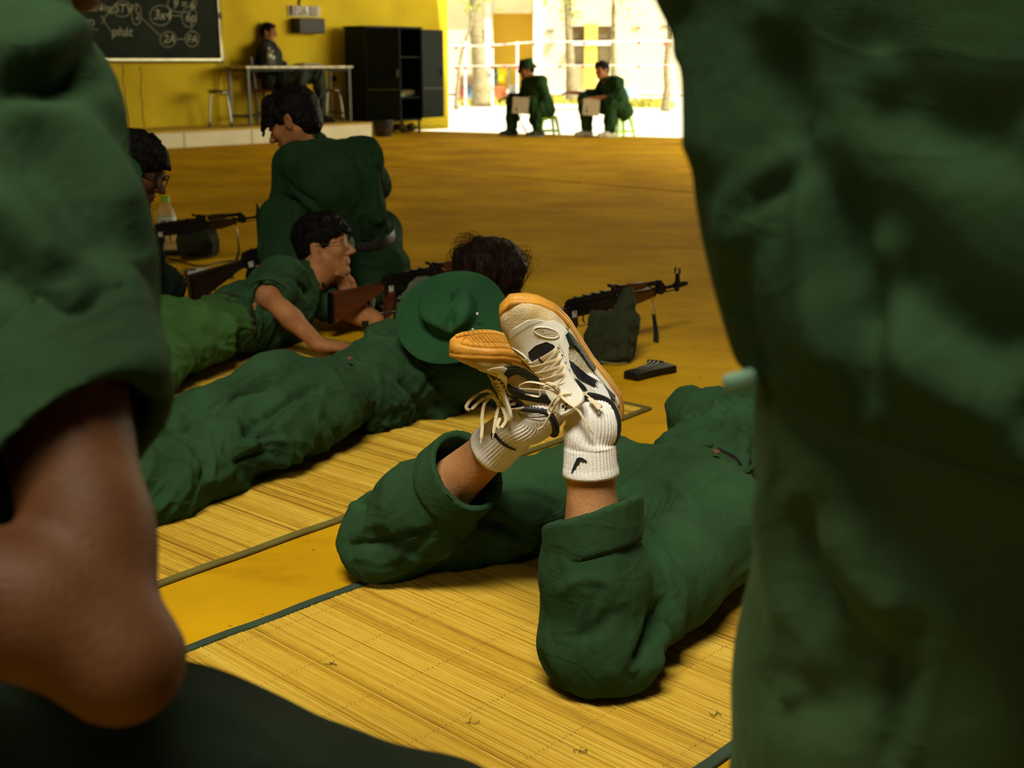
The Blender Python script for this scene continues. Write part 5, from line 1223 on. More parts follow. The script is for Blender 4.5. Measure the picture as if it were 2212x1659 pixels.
# ---------------------------------------------------------------- man with raised feet (main figure)
pm_ = person('person lying face down on the near mat, lower legs raised and crossed in white sneakers', (.35, 2.6))
kR, aR = A(.145, 1.955, .095), P(1272, 902, 2.06); kL, aL = A(-.255, 2.44, .088), P(1158, 888, 2.30)
hR, hL = A(.43, 2.40, .135), A(.20, 2.62, .135); pel = (hR + hL) / 2
ax_ = unit(A(.53, .85, 0)); side = A(ax_[1], -ax_[0], 0)
waist = pel + ax_ * .20 + A(0, 0, -.015); chest = pel + ax_ * .46 + A(0, 0, .005); neckb = pel + ax_ * .66 + A(0, 0, .06)
shR, shL = chest + ax_ * .12 + side * .17 + A(0, 0, .02), chest + ax_ * .12 - side * .17 + A(0, 0, .02)
elR, elL = shR + ax_ * .14 + side * .06 + A(0, 0, -.09), shL + ax_ * .14 - side * .04 + A(0, 0, -.09)
elR[2] = elL[2] = .055; haR, haL = elR + ax_ * .20 - side * .14, elL + ax_ * .22 + side * .12; haR[2] = haL[2] = .04
S = SDF((-.45, 1.75, -.02), (1.35, 3.9, .62), .0058)
for k_, a_, h_ in ((kR, aR, hR), (kL, aL, hL)):
    v = a_ - k_; S.chain([h_, k_ + unit(h_ - k_) * .03], [.075, .052], .03)
    mid = k_ + v * .38 + unit(np.cross(v, side)) * 0; S.chain([k_, mid, k_ + v * .80, k_ + v * .93], [.050, .054, .036, .030], .03)
S.chain([pel, waist, chest, neckb], [.10, .085, .10, .05], .05, (A(0, 0, 1), .75)); S.cap(shL, shR, .05, None, .04)
for s_, e_, h_ in ((shR, elR, haR), (shL, elL, haL)): S.chain([s_, e_, h_], [.045, .036, .026], .02); add_hand(S, h_, unit(h_ - e_), (0, 0, 1), 1, .3, 1 if s_ is shL else -1)
hc_ = neckb + ax_ * .10 + A(0, 0, .13); RH = frame(ax_ + A(0, 0, -.25), A(0, 0, 1) + ax_ * .2); add_head(S, hc_, RH, 1, neckb)
sdfobj('body', S, SKIN_L, pm_)
add_hair('hair', hc_, RH, 1, HAIR, pm_, .006)
TG = GREEN
# trousers
S = SDF((-.45, 1.75, -.02), (.85, 3.05, .52), .0050); UP = A(0, 0, 1)
S.ell(pel + ax_ * .02, A(.17, .185, .112), frame(ax_, UP), .04)
for h_ in (hR, hL): S.ell(h_ + A(0, 0, .008) + ax_ * -.02, A(.135, .105, .105), frame(ax_, UP), .04)
S.chain([pel + ax_ * .10, waist + ax_ * .02], [.125, .13], .04, (UP, .72))
S.chain([hR, hR * .5 + kR * .5, kR], [.105, .096, .078], .04); S.chain([hL, hL * .5 + kL * .5, kL], [.105, .100, .084], .04)
vR, vL = aR - kR, aL - kL; tR, tL = .50, .50
S.chain([kR + A(0, 0, .005), kR + vR * .30, kR + vR * tR], [.092, .090, .070], .03); S.chain([kL, kL + vL * .28, kL + vL * tL], [.086, .092, .080], .03)
S.ell(kR + A(.004, -.012, -.012), A(.104, .080, .086), None, .03); S.ell(kL + A(-.01, 0, -.008), A(.088, .085, .084), None, .03)
for k_, v_, t_ in ((kR, vR, tR), (kL, vL, tL)):
    S.cap(k_ + v_ * (t_ - .12), k_ + v_ * 1.2, .066, .064, .006, None, 'sub')
    c_ = k_ + v_ * t_; n_ = unit(v_); m_ = SDF.win(S, c_ - .13, c_ + .16, .0)
    sl, q = m_; d = ((q[0] - c_[0]) * n_[0] + (q[1] - c_[1]) * n_[1] + (q[2] - c_[2]) * n_[2])
    r_ = np.sqrt((q[0] - c_[0]) ** 2 + (q[1] - c_[1]) ** 2 + (q[2] - c_[2]) ** 2); S.f[sl] = np.where((r_ < .13) & (d > -.02), np.maximum(S.f[sl], d), S.f[sl])
S.cut(waist + ax_ * .03, ax_)
vr, vl = unit(vR), unit(vL); tdir = unit(kR - hR); tl = unit(kL - hL)
cr = [([(745, 1178), (850, 1168), (965, 1140)], .007, -.014), ([(850, 1225), (890, 1190), (945, 1150)], .008, -.010), ([(800, 1262), (880, 1240), (950, 1185)], .008, -.010), ([(1378, 1122), (1440, 1180), (1478, 1240)], .0035, -.008), ([(1430, 1280), (1408, 1370), (1372, 1455)], .012, -.028), ([(1462, 1290), (1448, 1390), (1400, 1475)], .010, .012), ([(1150, 1395), (1180, 1460), (1250, 1525)], .006, -.010), ([(1190, 1290), (1260, 1250), (1330, 1260)], .010, .007), ([(1220, 1390), (1290, 1360), (1350, 1300)], .012, -.008), ([(1050, 1075), (1130, 1060), (1215, 1085)], .008, .008), ([(1040, 1110), (1120, 1150), (1180, 1150)], .010, -.010), ([(960, 1230), (1060, 1190), (1150, 1200)], .012, -.010), ([(1400, 1020), (1470, 1060), (1530, 1120)], .010, .006),
      ([kL + A(-.09, .0, .10), kL + A(.02, -.09, .055), kL + A(.12, -.07, .10)], .010, -.012), ([kL + A(-.08, 0, .075), kL + A(.02, -.09, .03), kL + A(.14, -.09, .06)], .012, .008),
      ([kL + A(.02, -.10, .01), kL + A(.09, -.08, .07), kL + A(.15, -.05, .13)], .010, .010), ([kR + A(.09, -.03, .02), kR + A(.10, .0, .10), kR + A(.075, .05, .18)], .013, -.020), ([kR + A(.11, .0, .0), kR + A(.125, .03, .10), kR + A(.10, .08, .20)], .016, .012),
      ([hR + A(-.12, -.12, .03), hR + A(-.03, -.08, .08), hR + A(.03, .08, .10)], .007, -.010), ([hR + A(.0, -.16, .0), hR + A(.06, -.05, .06), hR + A(.07, .1, .08)], .006, -.008),
      ([pel + A(-.17, -.10, .04), pel + A(-.05, -.02, .10), pel + ax_ * .16 + A(0, 0, .1)], .014, -.014), ([pel + ax_ * .12 - side * .19 + A(0, 0, .03), pel + ax_ * .14 + A(0, 0, .12), pel + ax_ * .12 + side * .19 + A(0, 0, .03)], .004, -.004)]
tr = sdfobj('trousers', S, TG, pm_, [fold(vr, 17, .008, kR + vR * .3, .20, 1, .18), fold(unit(A(.8, .2, .6)), 20, .013, kL + A(.03, 0, .04), .15, 2, .16), fold(unit(A(-.8, .1, .45)), 15, .011, (kL + hL) / 2, .22, 3, .15), fold(unit(A(.5, .8, .3)), 18, .009, hR, .22, 5, .2), fold(unit(A(.3, .5, .8)), 9, .006, seed=8)], cr)
# cuffs, back pocket, button, belt
cfm = [fold((.2, .3, 1), 16, .0026, seed=4)]
cuffring('rolled_cuff', kR + vR * .49 + A(0, 0, .0), vR, .083, .074, TG, pm_, .016, cfm, tilt=A(-.30, .30, .0)); cuffring('rolled_cuff', kL + vL * .50, vL, .086, .066, TG, pm_, .015, cfm, tilt=A(.1, -.12, 0))
surfz = lambda p: p
bp = pel + ax_ * .09 + side * .085 + A(0, 0, .108)
button(pm_, bp, A(.12, -.2, 1), HORN, .0085)
def belt(par, c, ax, rx, rz, m, w=.035, up=(0, 0, 1), t=.006):
    ax = unit(ax); s_ = unit(np.cross(ax, up)); u_ = np.cross(s_, ax); pts = [c + s_ * rx * math.cos(a) + u_ * rz * math.sin(a) for a in np.linspace(0, 2 * PI, 49)]
    bm = B(); solid_strip(bm, pts, w, t, tuple(ax)); return bmo('belt', bm, m, par, True, ang=.6)
belt(pm_, waist + ax_ * .012, ax_, .136, .099, BLACK, .036)
for s_ in (-.6, .15, .75):
    a = s_ * 1.3; c = waist + ax_ * .012 + side * .142 * math.sin(a) + A(0, 0, .104 * math.cos(a)); bm = B(); box(bm, c, (.052, .012, .008), frame(ax_, A(side[0] * math.sin(a), side[1] * math.sin(a), math.cos(a))), .002); bmo('belt_loop', bm, TG, pm_)
# shirt
S = SDF((.15, 2.45, -.02), (1.35, 3.75, .45), .0058)
S.chain([waist + ax_ * .01, waist + ax_ * .14, chest], [.135, .140, .15], .05, (UP, .74)); S.chain([chest, chest + ax_ * .12], [.15, .13], .05, (UP, .8)); S.cap(shL, shR, .078, None, .05); S.cap(chest + ax_ * .1, neckb, .10, .065, .04)
for s_, e_, h_ in ((shR, elR, haR), (shL, elL, haL)): S.chain([s_, e_, e_ * .4 + h_ * .6], [.075, .062, .052], .03)
S.ell(waist + side * .10 + ax_ * -.01 + A(0, 0, -.05), A(.10, .07, .05), frame(ax_, UP), .03)
S.cut(waist - ax_ * .03, -ax_); S.cap(neckb + ax_ * .02, hc_, .058, None, .01, None, 'sub')
sh_ = sdfobj('shirt', S, TG, pm_, [fold(unit(A(-.85, .5, .1)), 15, .014, chest - ax_ * .1, .30, 11, .15), fold(unit(A(.2, .9, .3)), 14, .012, waist, .2, 12, .18), fold(unit(A(.7, .2, .5)), 20, .010, seed=13)], zmin=.004)
# feet
cfx = lambda r, u, t: camdir(r, u, t)
Rr = np.stack([unit(cfx(-.60, .72, .30)), A(0, 0, 0), A(0, 0, 0)], 1); Rr = frame(cfx(-.60, .72, .30), cfx(-.27, -.46, .84)); Rl = frame(cfx(-.72, .50, .46), cfx(-.48, -.80, -.16))
def bow_r(S, kn):
    q = lambda r, u, t: kn + camdir(r, u, t) / 1310
    return [[kn, q(-20, 18, 14), q(-60, 28, 18), q(-82, 24, 14), q(-84, 16, 8), q(-60, 14, 8), q(-25, 10, 10), kn], [kn, q(-8, 20, 18), q(-30, 26, 16), q(-42, 12, 10), q(-44, -2, 6), q(-62, 0, 2)],
            [kn, q(-10, -16, 16), q(-22, -40, 14), q(-34, -62, 10), q(-38, -66, 8)], [kn, q(14, -14, 16), q(36, -30, 14), q(48, -48, 14), q(58, -66, 14), q(62, -72, 12)], [kn, q(-14, -10, 14), q(-26, -30, 12), q(-20, -38, 10), q(-8, -16, 12), kn], [q(60, -6, -4), q(70, -16, 4), q(80, -28, 6), q(86, -22, 4), q(74, -14, 0), q(64, -6, -6)]]
def bow_l(S, kn):
    q = lambda r, u, t: kn + camdir(r, u, t) / 1170
    return [[kn, q(-20, 26, 8), q(-42, 22, 10), q(-62, 6, 10), q(-70, -8, 10), q(-60, -12, 8), q(-40, 6, 8), q(-18, 16, 8), kn], [kn, q(-12, 14, 14), q(-30, 2, 16), q(-36, -26, 14), q(-36, -52, 12), q(-38, -72, 12)],
            [kn, q(-4, -16, 10), q(-8, -36, 12), q(-12, -62, 10)], [kn, q(8, -12, 12), q(14, -34, 12), q(4, -50, 12), q(-4, -46, 12), q(2, -30, 10)]]
SR, _ = make_shoe(pm_, aR, Rr, .30, 1, 'white and cream sneaker with gum sole, laces facing the viewer', bow_r)
SL, _ = make_shoe(pm_, aL, Rl, .62, 2, 'white sneaker with gum sole turned up, tucked behind the other', bow_l)
def sockpath(Sh, k_, a_, t0):
    v = a_ - k_; return [k_ + v * t0, k_ + v * (t0 + .10), k_ + v * .90, Sh.w((.052, 0, .086)), Sh.w((.085, 0, .060)), Sh.w((.15, 0, .045))]
make_sock(pm_, sockpath(SR, kR, aR, .75), [(.048, .046), (.045, .043), (.042, .043), (.040, .043), (.034, .040), (.028, .030)], A(1, 0, 0), [(.17, .60, .045, (-.68, .73), -1), (.19, .27, .034, (-.68, .73), -1)])
make_sock(pm_, sockpath(SL, kL, aL, .72), [(.050, .047), (.046, .043), (.043, .043), (.040, .043), (.034, .040), (.028, .030)], A(0, 0, 1), [(.30, .0, .058, (.53, -.85), 1)])

# ---------------------------------------------------------------- man with the hat on his back
p7 = person('person lying face down with a wide green hat on his back, aiming a rifle', (-.5, 3.4))
a7 = unit(A(.62, .785, 0)); s7 = A(a7[1], -a7[0], 0)
pl7 = A(-.575, 3.39, .125); w7 = pl7 + a7 * .20 + A(0, 0, -.008); c7 = pl7 + a7 * .44 + A(.01, .0, .012); n7 = pl7 + a7 * .62 + A(.02, 0, .11)
sR7, sL7 = c7 + a7 * .06 + s7 * .18 + A(0, 0, .02), c7 + a7 * .06 - s7 * .18 + A(0, 0, .02)
eR7, eL7 = A(-.01, 3.78, .065), A(-.19, 4.24, .06); hR7, hL7 = A(-.21, 4.02, .20), A(-.06, 4.45, .17)
hd7 = P(1068, 606, 4.12); R7 = frame(a7 + A(.15, 0, -.25), UP + a7 * .15 + s7 * .1)
kn7 = [pl7 - a7 * .42 + s7 * .135 + A(0, 0, -.045), pl7 - a7 * .42 - s7 * .13 + A(0, 0, -.045)]; an7 = [pl7 - a7 * .84 + s7 * .17 + A(0, 0, -.06), pl7 - a7 * .84 - s7 * .15 + A(0, 0, -.06)]
S = SDF((-1.6, 2.2, -.02), (.4, 4.75, .62), .0075)
S.chain([pl7, w7, c7, n7], [.075, .075, .09, .06], .05); S.cap(sL7, sR7, .05, None, .04); add_head(S, hd7, R7, 1, n7)
for s_, e_, h_, th in ((sR7, eR7, hR7, -1), (sL7, eL7, hL7, 1)): S.chain([s_, e_, h_], [.045, .038, .026], .02); add_hand(S, h_, unit(h_ - e_), (0, 0, 1), 1, .5, th)
for k_, a_ in zip(kn7, an7): S.chain([pl7, k_, a_, a_ - a7 * .10], [.06, .05, .038, .03], .03)
sdfobj('body', S, SKIN, p7)
S = SDF(hd7 - .2, hd7 + .2, .0045)
q = lambda x, y, z: hd7 + R7 @ A(x, y, z)
S.ell(q(-.022, 0, .045), (.112, .098, .098), R7, .01); S.ell(q(-.045, 0, -.01), (.085, .085, .075), R7, .02)
rg = np.random.default_rng(5)
for i in range(46):
    a = rg.uniform(-2.4, 2.4); st = A(-.03 - .04 * math.cos(a), .06 * math.sin(a), .11); en = A(-.03 - .098 * math.cos(a), .104 * math.sin(a), -.045 + rg.uniform(-.02, .03)); m_ = (st + en) / 2 * A(1.25, 1.3, 1) + A(0, 0, .02)
    S.chain([q(*st), q(*m_), q(*en)], [.014, .017, .004], .014)
S.ell(q(.09, 0, -.01), (.05, .08, .07), R7, .006, 'sub')
hr = sdfobj('hair', S, HAIRB, p7, [fold(R7 @ unit([.3, .1, 1]), 80, .0022, seed=3, st=.07), fold(R7 @ unit([-.5, .3, .6]), 30, .003, seed=6, st=.08)])
bm = B()
for i in range(150):
    a = rg.uniform(-2.6, 2.6); st = A(-.03 - .07 * math.cos(a), .07 * math.sin(a), .12 + rg.uniform(-.02, .01)); en = A(-.03 - .112 * math.cos(a) + rg.normal(0, .008), .114 * math.sin(a) + rg.normal(0, .008), -.03 + rg.uniform(-.03, .10))
    m_ = (st + en) / 2 * A(1.35, 1.35, 1) + A(rg.normal(0, .01), rg.normal(0, .01), .028 + rg.normal(0, .008)); tube(bm, spline([q(*st), q(*m_), q(*en)], 5), .0007, 3, cap=False)
o = bmo('loose_hair', bm, HAIRB, hr); o['kind'] = 'stuff'
S = SDF((-1.7, 2.2, -.02), (0, 3.75, .42), .0060)
S.ell(pl7 - a7 * .02, A(.16, .185, .105), frame(a7, UP), .04)
for k in (-1, 1): S.ell(pl7 - a7 * .04 + s7 * k * .085 + A(0, 0, .018), A(.135, .098, .112), frame(a7, UP), .03)
S.chain([pl7 + a7 * .08, w7], [.13, .135], .04, (UP, .76))
for k, (k_, a_) in enumerate(zip(kn7, an7)): S.chain([pl7 + s7 * (.09 if k == 0 else -.09) - a7 * .05, k_ * .6 + pl7 * .4 + s7 * (.03 if k == 0 else -.03), k_, k_ * .5 + a_ * .5, a_], [.105, .108, .094, .092, .080], .035, (UP, .93))
S.cut(w7, a7)
cr7 = [([(430, 885), (520, 832), (605, 795)], .012, .010), ([(505, 965), (560, 912), (640, 862), (705, 832)], .012, -.024), ([(515, 988), (560, 958), (612, 955), (622, 995), (605, 1045)], .008, .016), ([(495, 1005), (555, 978), (600, 985)], .008, -.016), ([(660, 900), (700, 960), (690, 1010)], .012, .012), ([(690, 880), (730, 950), (725, 1000)], .012, -.012), ([(400, 960), (440, 1000), (430, 1060)], .010, -.016), ([(370, 990), (400, 1020), (395, 1080)], .010, .012), ([pl7 + a7 * .10 + s7 * .0 + A(0, 0, .13), pl7 - a7 * .05 + A(0, 0, .10), pl7 - a7 * .22 + A(0, 0, .04)], .024, -.030), ([kn7[0] + a7 * .10 + s7 * -.02 + A(0, 0, .08), kn7[0] + a7 * .04 + s7 * .05 + A(0, 0, .08), kn7[0] + a7 * .10 + s7 * .11 + A(0, 0, .03)], .014, -.022), ([kn7[0] + a7 * .15 + A(0, 0, .09), kn7[0] + a7 * .10 + s7 * .07 + A(0, 0, .08), kn7[0] + a7 * .15 + s7 * .11 + A(0, 0, .03)], .016, .016),
       ([pl7 + a7 * .16 - s7 * .16 + A(0, 0, .05), pl7 + a7 * .17 + A(0, 0, .13), pl7 + a7 * .14 + s7 * .18 + A(0, 0, .04)], .005, -.004)]
sdfobj('trousers', S, GREEN, p7, [fold(unit(s7 * .5 - a7 * .5 + A(0, 0, .5)), 13, .016, kn7[0] + a7 * .1, .26, 21, .16), fold(unit(A(-.2, -.3, 1)), 12, .012, pl7 + s7 * .1 - A(0, 0, .05), .25, 22, .18), fold(unit(s7 * .7 - a7 * .5), 14, .012, (an7[0] + kn7[0]) / 2, .3, 24, .18), fold(a7, 8, .007, seed=23)], cr7)
for k in range(1):
    button(p7, pl7 + a7 * .085 + s7 * .085 + A(0, 0, .118), A(.1, -.2, 1), HORN, .009)
S = SDF((-.75, 3.2, -.02), (.35, 4.45, .62), .0062)
S.chain([w7 - a7 * .03, w7 + a7 * .08, c7 - A(0, 0, .02)], [.132, .145, .155], .05, (UP, .78)); S.chain([c7, n7], [.155, .085], .05, (UP, .85)); S.cap(sL7, sR7, .085, None, .05)
S.chain([w7 + a7 * .02 + A(0, 0, -.06), c7 - A(0, 0, .12), (eR7 + eL7) / 2], [.10, .11, .06], .06, (UP, .7))
S.chain([sR7, eR7, eR7 * .45 + hR7 * .55], [.085, .072, .06], .04); S.chain([sL7, eL7, eL7 * .5 + hL7 * .5], [.08, .062, .052], .03)
S.cut(w7 - a7 * .055, -a7); S.cap(n7, hd7, .058, None, .01, None, 'sub')
crs = [([(705, 790), (745, 832), (792, 880), (802, 935)], .005, .008), ([(720, 778), (800, 800), (868, 850), (880, 925)], .010, .016), ([(742, 768), (832, 800), (900, 868), (922, 930)], .012, -.020), ([(762, 755), (862, 790), (950, 858), (985, 895)], .012, .012), ([(870, 755), (950, 800), (1050, 832)], .004, -.006), ([(940, 850), (970, 900), (1000, 890)], .012, -.014), ([c7 - s7 * .20 + A(0, 0, .02), c7 - a7 * .03 + A(0, 0, .14), c7 + s7 * .22 + A(0, 0, .0)], .010, -.010), ([w7 + a7 * .04 - s7 * .1 + A(0, 0, .1), w7 + a7 * .08 + s7 * .05 + A(0, 0, .11), w7 + a7 * .04 + s7 * .15 + A(0, 0, .03)], .014, -.018), ([w7 + a7 * .10 - s7 * .05 + A(0, 0, .12), w7 + a7 * .14 + s7 * .1 + A(0, 0, .1), w7 + a7 * .08 + s7 * .17 + A(0, 0, .0)], .016, .018)]
sdfobj('shirt', S, GREEN, p7, [fold(unit(s7 * .8 - UP * .5 + a7 * .2), 15, .020, w7 + a7 * .1, .24, 31, .15), fold(unit(A(.3, -.2, 1)), 11, .018, c7 + s7 * .12 - A(0, 0, .08), .25, 32, .15), fold(unit(s7), 9, .008, seed=33)], crs)
def boots(par, ankles, d, m):
    for a_ in ankles:
        g = A(a_[0], a_[1], .055); S = SDF(g - .26, g + .26, .009); d_ = unit(d); S.chain([g - d_ * .02, g + d_ * .08], [.045, .042], .03); S.chain([g + d_ * .08, g + d_ * .09 + A(0, 0, .02), g + d_ * .20 - A(0, 0, .02)], [.042, .040, .028], .03); sdfobj('shoe', S, m, par, zmin=.01)
boots(p7, an7, -a7, BLACK)
# hat lying on his back
n_h = unit(A(-.08, -.70, .70)); hc = P(975, 676, 3.62)
Rh = frame(np.cross(n_h, unit(A(.3, 1, .2))), n_h)
V, F = hat_bucket(None, hc, Rh, rb=.163, rc=.078, hc=.080, droop=.012, crush=.032, wave=.014)
ht = thing('bucket_hat', 'wide-brimmed green cotton hat lying on the back of the man aiming a rifle', 'hat', hc)
mesh_np('hat_cloth', displace(np.array(V), np.array(F), [fold(Rh @ unit(A(.3, 1, 0)), 16, .010, hc + n_h * .05, .075, 41, .2)]), F, GREEN_H, ht)
bm = B()
for k in range(2):
    c = hc + Rh @ A(-.092 + .004 * k, .028 - .055 * k + .04, .045); lathe(bm, [(0, 0), (.003, .001), (.0045, 0), (.005, .001), (.0035, .0025), (.0025, .001), (0, .001)], 12, M4(c, Rh))
bmo('eyelet', bm, STEEL, ht, True)
bm = B(); tube(bm, spline([hc + Rh @ A(.17, .02, -.02), hc + Rh @ A(.20, .03, -.03), n7 + A(.07, .02, .05)], 6), .002, 6); bmo('chin_cord', bm, BLACK, ht)

# ---------------------------------------------------------------- smiling man with glasses
p6 = person('smiling person with glasses propped on one hand on the far mat', (-1.0, 4.4))
pl6 = P(395, 742, 4.28); pl6[2] = .135; n6 = P(686, 590, 4.88); c6 = P(618, 640, 4.82); w6 = P(500, 704, 4.5); w6[2] = .15
a6 = unit((c6 - pl6) * A(1, 1, 0)); s6 = A(a6[1], -a6[0], 0)
hd6 = P(700, 538, 4.92); R6 = frame(camdir(.93, .10, .22), camdir(-.30, .95, .05))
sR6, sL6 = P(612, 596, 4.68), c6 - s6 * .13 + A(.05, .05, .03); eR6 = P(579, 640, 4.50); hR6 = P(690, 746, 4.52); hR6[2] = max(.035, hR6[2])
eL6 = G(808, 694, .045); hL6 = P(758, 648, 4.95)
kn6 = [pl6 - a6 * .40 + s6 * .12, pl6 - a6 * .40 - s6 * .12]; 
for k_ in kn6: k_[2] = .08
an6 = [k_ - a6 * .40 for k_ in kn6]
S = SDF((-2.2, 3.3, -.02), (-.3, 5.3, .62), .0058)
S.chain([pl6, w6, c6, n6], [.09, .08, .09, .055], .05); S.cap(sL6, sR6, .045, None, .04); add_head(S, hd6, R6, 1.02, n6, .056, True)
S.chain([sR6, eR6, eR6 * .55 + hR6 * .45, hR6], [.043, .041, .038, .027], .02); add_hand(S, hR6, A(1, .25, -.12), (0, -.1, 1), 1, .10, 1)
S.chain([sL6, eL6, hL6], [.045, .038, .026], .02); add_hand(S, hL6, unit(camdir(-.35, .85, .15)), camdir(.5, .3, -1), .92, .7, 1)
for k_, a_ in zip(kn6, an6): S.chain([pl6, k_, a_], [.08, .05, .035], .03)
sdfobj('body', S, SKIN, p6)
add_hair('hair', hd6, R6, 1.02, HAIR, p6, .0042, .012, -.06, 34, 8)
glasses(p6, hd6, R6, 1.02); face_bits(p6, hd6, R6, 1.02)
bm = B(); qq = lambda x, y, z: hd6 + R6 @ (A(x, y, z) * 1.02)
solid_strip(bm, [qq(.078, -.020, -.056), qq(.090, -.011, -.0585), qq(.0925, 0, -.059), qq(.090, .011, -.0585), qq(.078, .020, -.056)], .006, .004, tuple(R6[:, 2])); bmo('teeth', bm, mat('teeth_white', (.72, .66, .52), .3), p6, True)
S = SDF((-2.3, 3.2, -.02), (-.75, 4.75, .45), .0062)
S.ell(pl6, A(.16, .18, .11), frame(a6, UP), .04)
for k in (-1, 1): S.ell(pl6 - a6 * .02 + s6 * k * .08 + A(0, 0, .015), A(.13, .10, .11), frame(a6, UP), .03)
S.chain([pl6 + a6 * .06, w6 - a6 * .02], [.12, .12], .04, (UP, .8))
for k_, a_ in zip(kn6, an6): S.chain([pl6 + unit(k_ - pl6) * .08, k_, a_], [.105, .09, .075], .04)
S.cut(w6 - a6 * .03, unit(a6 + A(0, 0, .2)))
sdfobj('trousers', S, GREEN_L, p6, [fold(unit(A(.1, -.1, 1)), 10, .012, seed=51, st=.2), fold(s6, 12, .010, seed=52)])
boots(p6, an6, -a6, BLACK)
belt(p6, w6 - a6 * .035, a6, .125, .10, BLACK, .03)
S = SDF((-1.5, 4.0, -.02), (-.4, 5.3, .55), .0058)
S.chain([w6 - a6 * .05, w6 + a6 * .12, c6], [.115, .125, .135], .05, (UP, .8)); S.chain([c6, n6 * .8 + c6 * .2], [.13, .066], .05); S.cap(sL6, sR6, .070, .066, .045)
S.chain([w6 - A(0, 0, .04), c6 - A(0, 0, .13)], [.08, .10], .06, (UP, .8))
S.chain([sR6, sR6 * .15 + eR6 * .85], [.074, .070], .03); S.chain([sL6, sL6 * .5 + eL6 * .5], [.074, .068], .03)
S.cap(n6, hd6, .058, None, .008, None, 'sub'); S.cap(sR6 * .2 + eR6 * .8, eR6 * 1.3 - sR6 * .3, .052, .054, .008, None, 'sub')
sdfobj('shirt', S, GREEN, p6, [fold(unit(camdir(.3, 1, 0)), 17, .016, w6 + a6 * .05, .2, 61, .15), fold(unit(camdir(.9, -.5, .3)), 15, .012, (sR6 + c6) / 2, .18, 62, .16), fold(unit(camdir(.2, 1, 0)), 12, .010, seed=63)], [([(575, 590), (630, 600), (665, 650)], .008, -.014), ([(590, 575), (640, 580), (680, 620)], .008, .010), ([(490, 690), (530, 700), (555, 750)], .008, -.014), ([(470, 700), (505, 715), (520, 760)], .008, .012)])
cuffring('sleeve_cuff', sR6 * .12 + eR6 * .88, eR6 - sR6, .074, .03, GREEN, p6, .012, tilt=A(.1, 0, -.3))
#bm = B(); solid_strip(bm, spline([n6 + camdir(.035, -.01, .055), n6 + camdir(.055, -.06, .06), n6 + camdir(.06, -.13, .055), n6 + camdir(.055, -.19, .04)], 5), .022, .005, tuple(camdir(1, .2, 0))); bmo('button_placket', bm, GREEN, p6, True)

# ---------------------------------------------------------------- crouching man seen from behind
p4 = person('crouching person in green seen from behind, looking down to the left', (-.72, 5.2))
pl4 = P(782, 575, 5.28); n4 = P(668, 318, 5.10); c4 = P(712, 395, 5.08); w4 = P(770, 500, 5.22)
hd4 = P(636, 266, 5.06); R4 = frame(camdir(-.86, -.36, -.22), camdir(-.36, .92, .06))
sR4, sL4 = P(785, 345, 5.12), P(632, 352, 5.02); eR4, hR4 = P(806, 400, 5.42), P(742, 470, 5.62); eL4, hL4 = P(612, 440, 5.10), P(625, 470, 5.40)
kL4, fL4 = P(612, 478, 5.02), G(606, 706, .05); kR4, fR4 = P(822, 500, 5.55), G(800, 672, .05)
S = SDF((-1.35, 4.75, -.02), (-.25, 5.85, 1.05), .0055)
S.chain([pl4, w4, c4, n4], [.10, .09, .10, .055], .05); S.cap(sL4, sR4, .045, None, .04); add_head(S, hd4, R4, 1.02, n4, .055)
S.chain([sR4, eR4, hR4], [.045, .038, .026], .02); add_hand(S, hR4, unit(hR4 - eR4), (0, 0, 1)); S.chain([sL4, eL4, hL4], [.045, .038, .026], .02); add_hand(S, hL4, unit(hL4 - eL4), (0, 0, 1))
for k_, f_ in ((kL4, fL4), (kR4, fR4)): S.chain([pl4, k_, f_], [.08, .055, .038], .03)
sdfobj('body', S, SKIN, p4)
add_hair('hair', hd4, R4, 1.02, HAIR, p4, .0042, .040, -.075, 46, 12, 0, 1.06, -.012); face_bits(p4, hd4, R4, 1.02, False)
S = SDF((-1.35, 4.7, -.02), (-.3, 5.9, .72), .0065)
S.ell(pl4, A(.16, .155, .15), None, .05); S.ell(pl4 + A(.07, -.01, -.02), A(.13, .13, .14), None, .05); S.ell(pl4 + A(-.08, -.02, -.02), A(.12, .12, .13), None, .05)
S.chain([pl4, w4 + A(0, 0, -.01)], [.14, .15], .04); S.cut(w4 + A(0, 0, -.01), unit(w4 - pl4)); S.f = np.minimum(S.f, 1.0)
S.chain([pl4 + A(-.06, 0, 0), (pl4 + kL4) / 2 + A(0, 0, .01), kL4], [.12, .112, .092], .04); S.chain([kL4, kL4 * .45 + fL4 * .55, fL4 + A(0, 0, .06)], [.092, .088, .068], .03)
S.chain([pl4 + A(.06, 0, 0), kR4], [.12, .09], .04); S.chain([kR4, fR4 + A(0, 0, .06)], [.09, .068], .03)
S.cap(pl4 - A(0, 0, .02), A(pl4[0], pl4[1] + .02, .14), .11, .10, .05)
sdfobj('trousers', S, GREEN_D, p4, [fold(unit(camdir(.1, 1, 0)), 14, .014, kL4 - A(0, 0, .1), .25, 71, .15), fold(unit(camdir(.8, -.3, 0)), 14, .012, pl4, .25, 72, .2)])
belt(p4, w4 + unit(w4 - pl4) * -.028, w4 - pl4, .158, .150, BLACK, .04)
bm = B(); box(bm, w4 + unit(w4 - pl4) * -.028 + camdir(.055, 0, .158), (.045, .014, .062), frame(camdir(1, 0, -.3), w4 - pl4), .003); bmo('belt_loop', bm, DARKC, p4)
S = SDF((-1.35, 4.7, .15), (-.3, 5.85, .95), .0058)
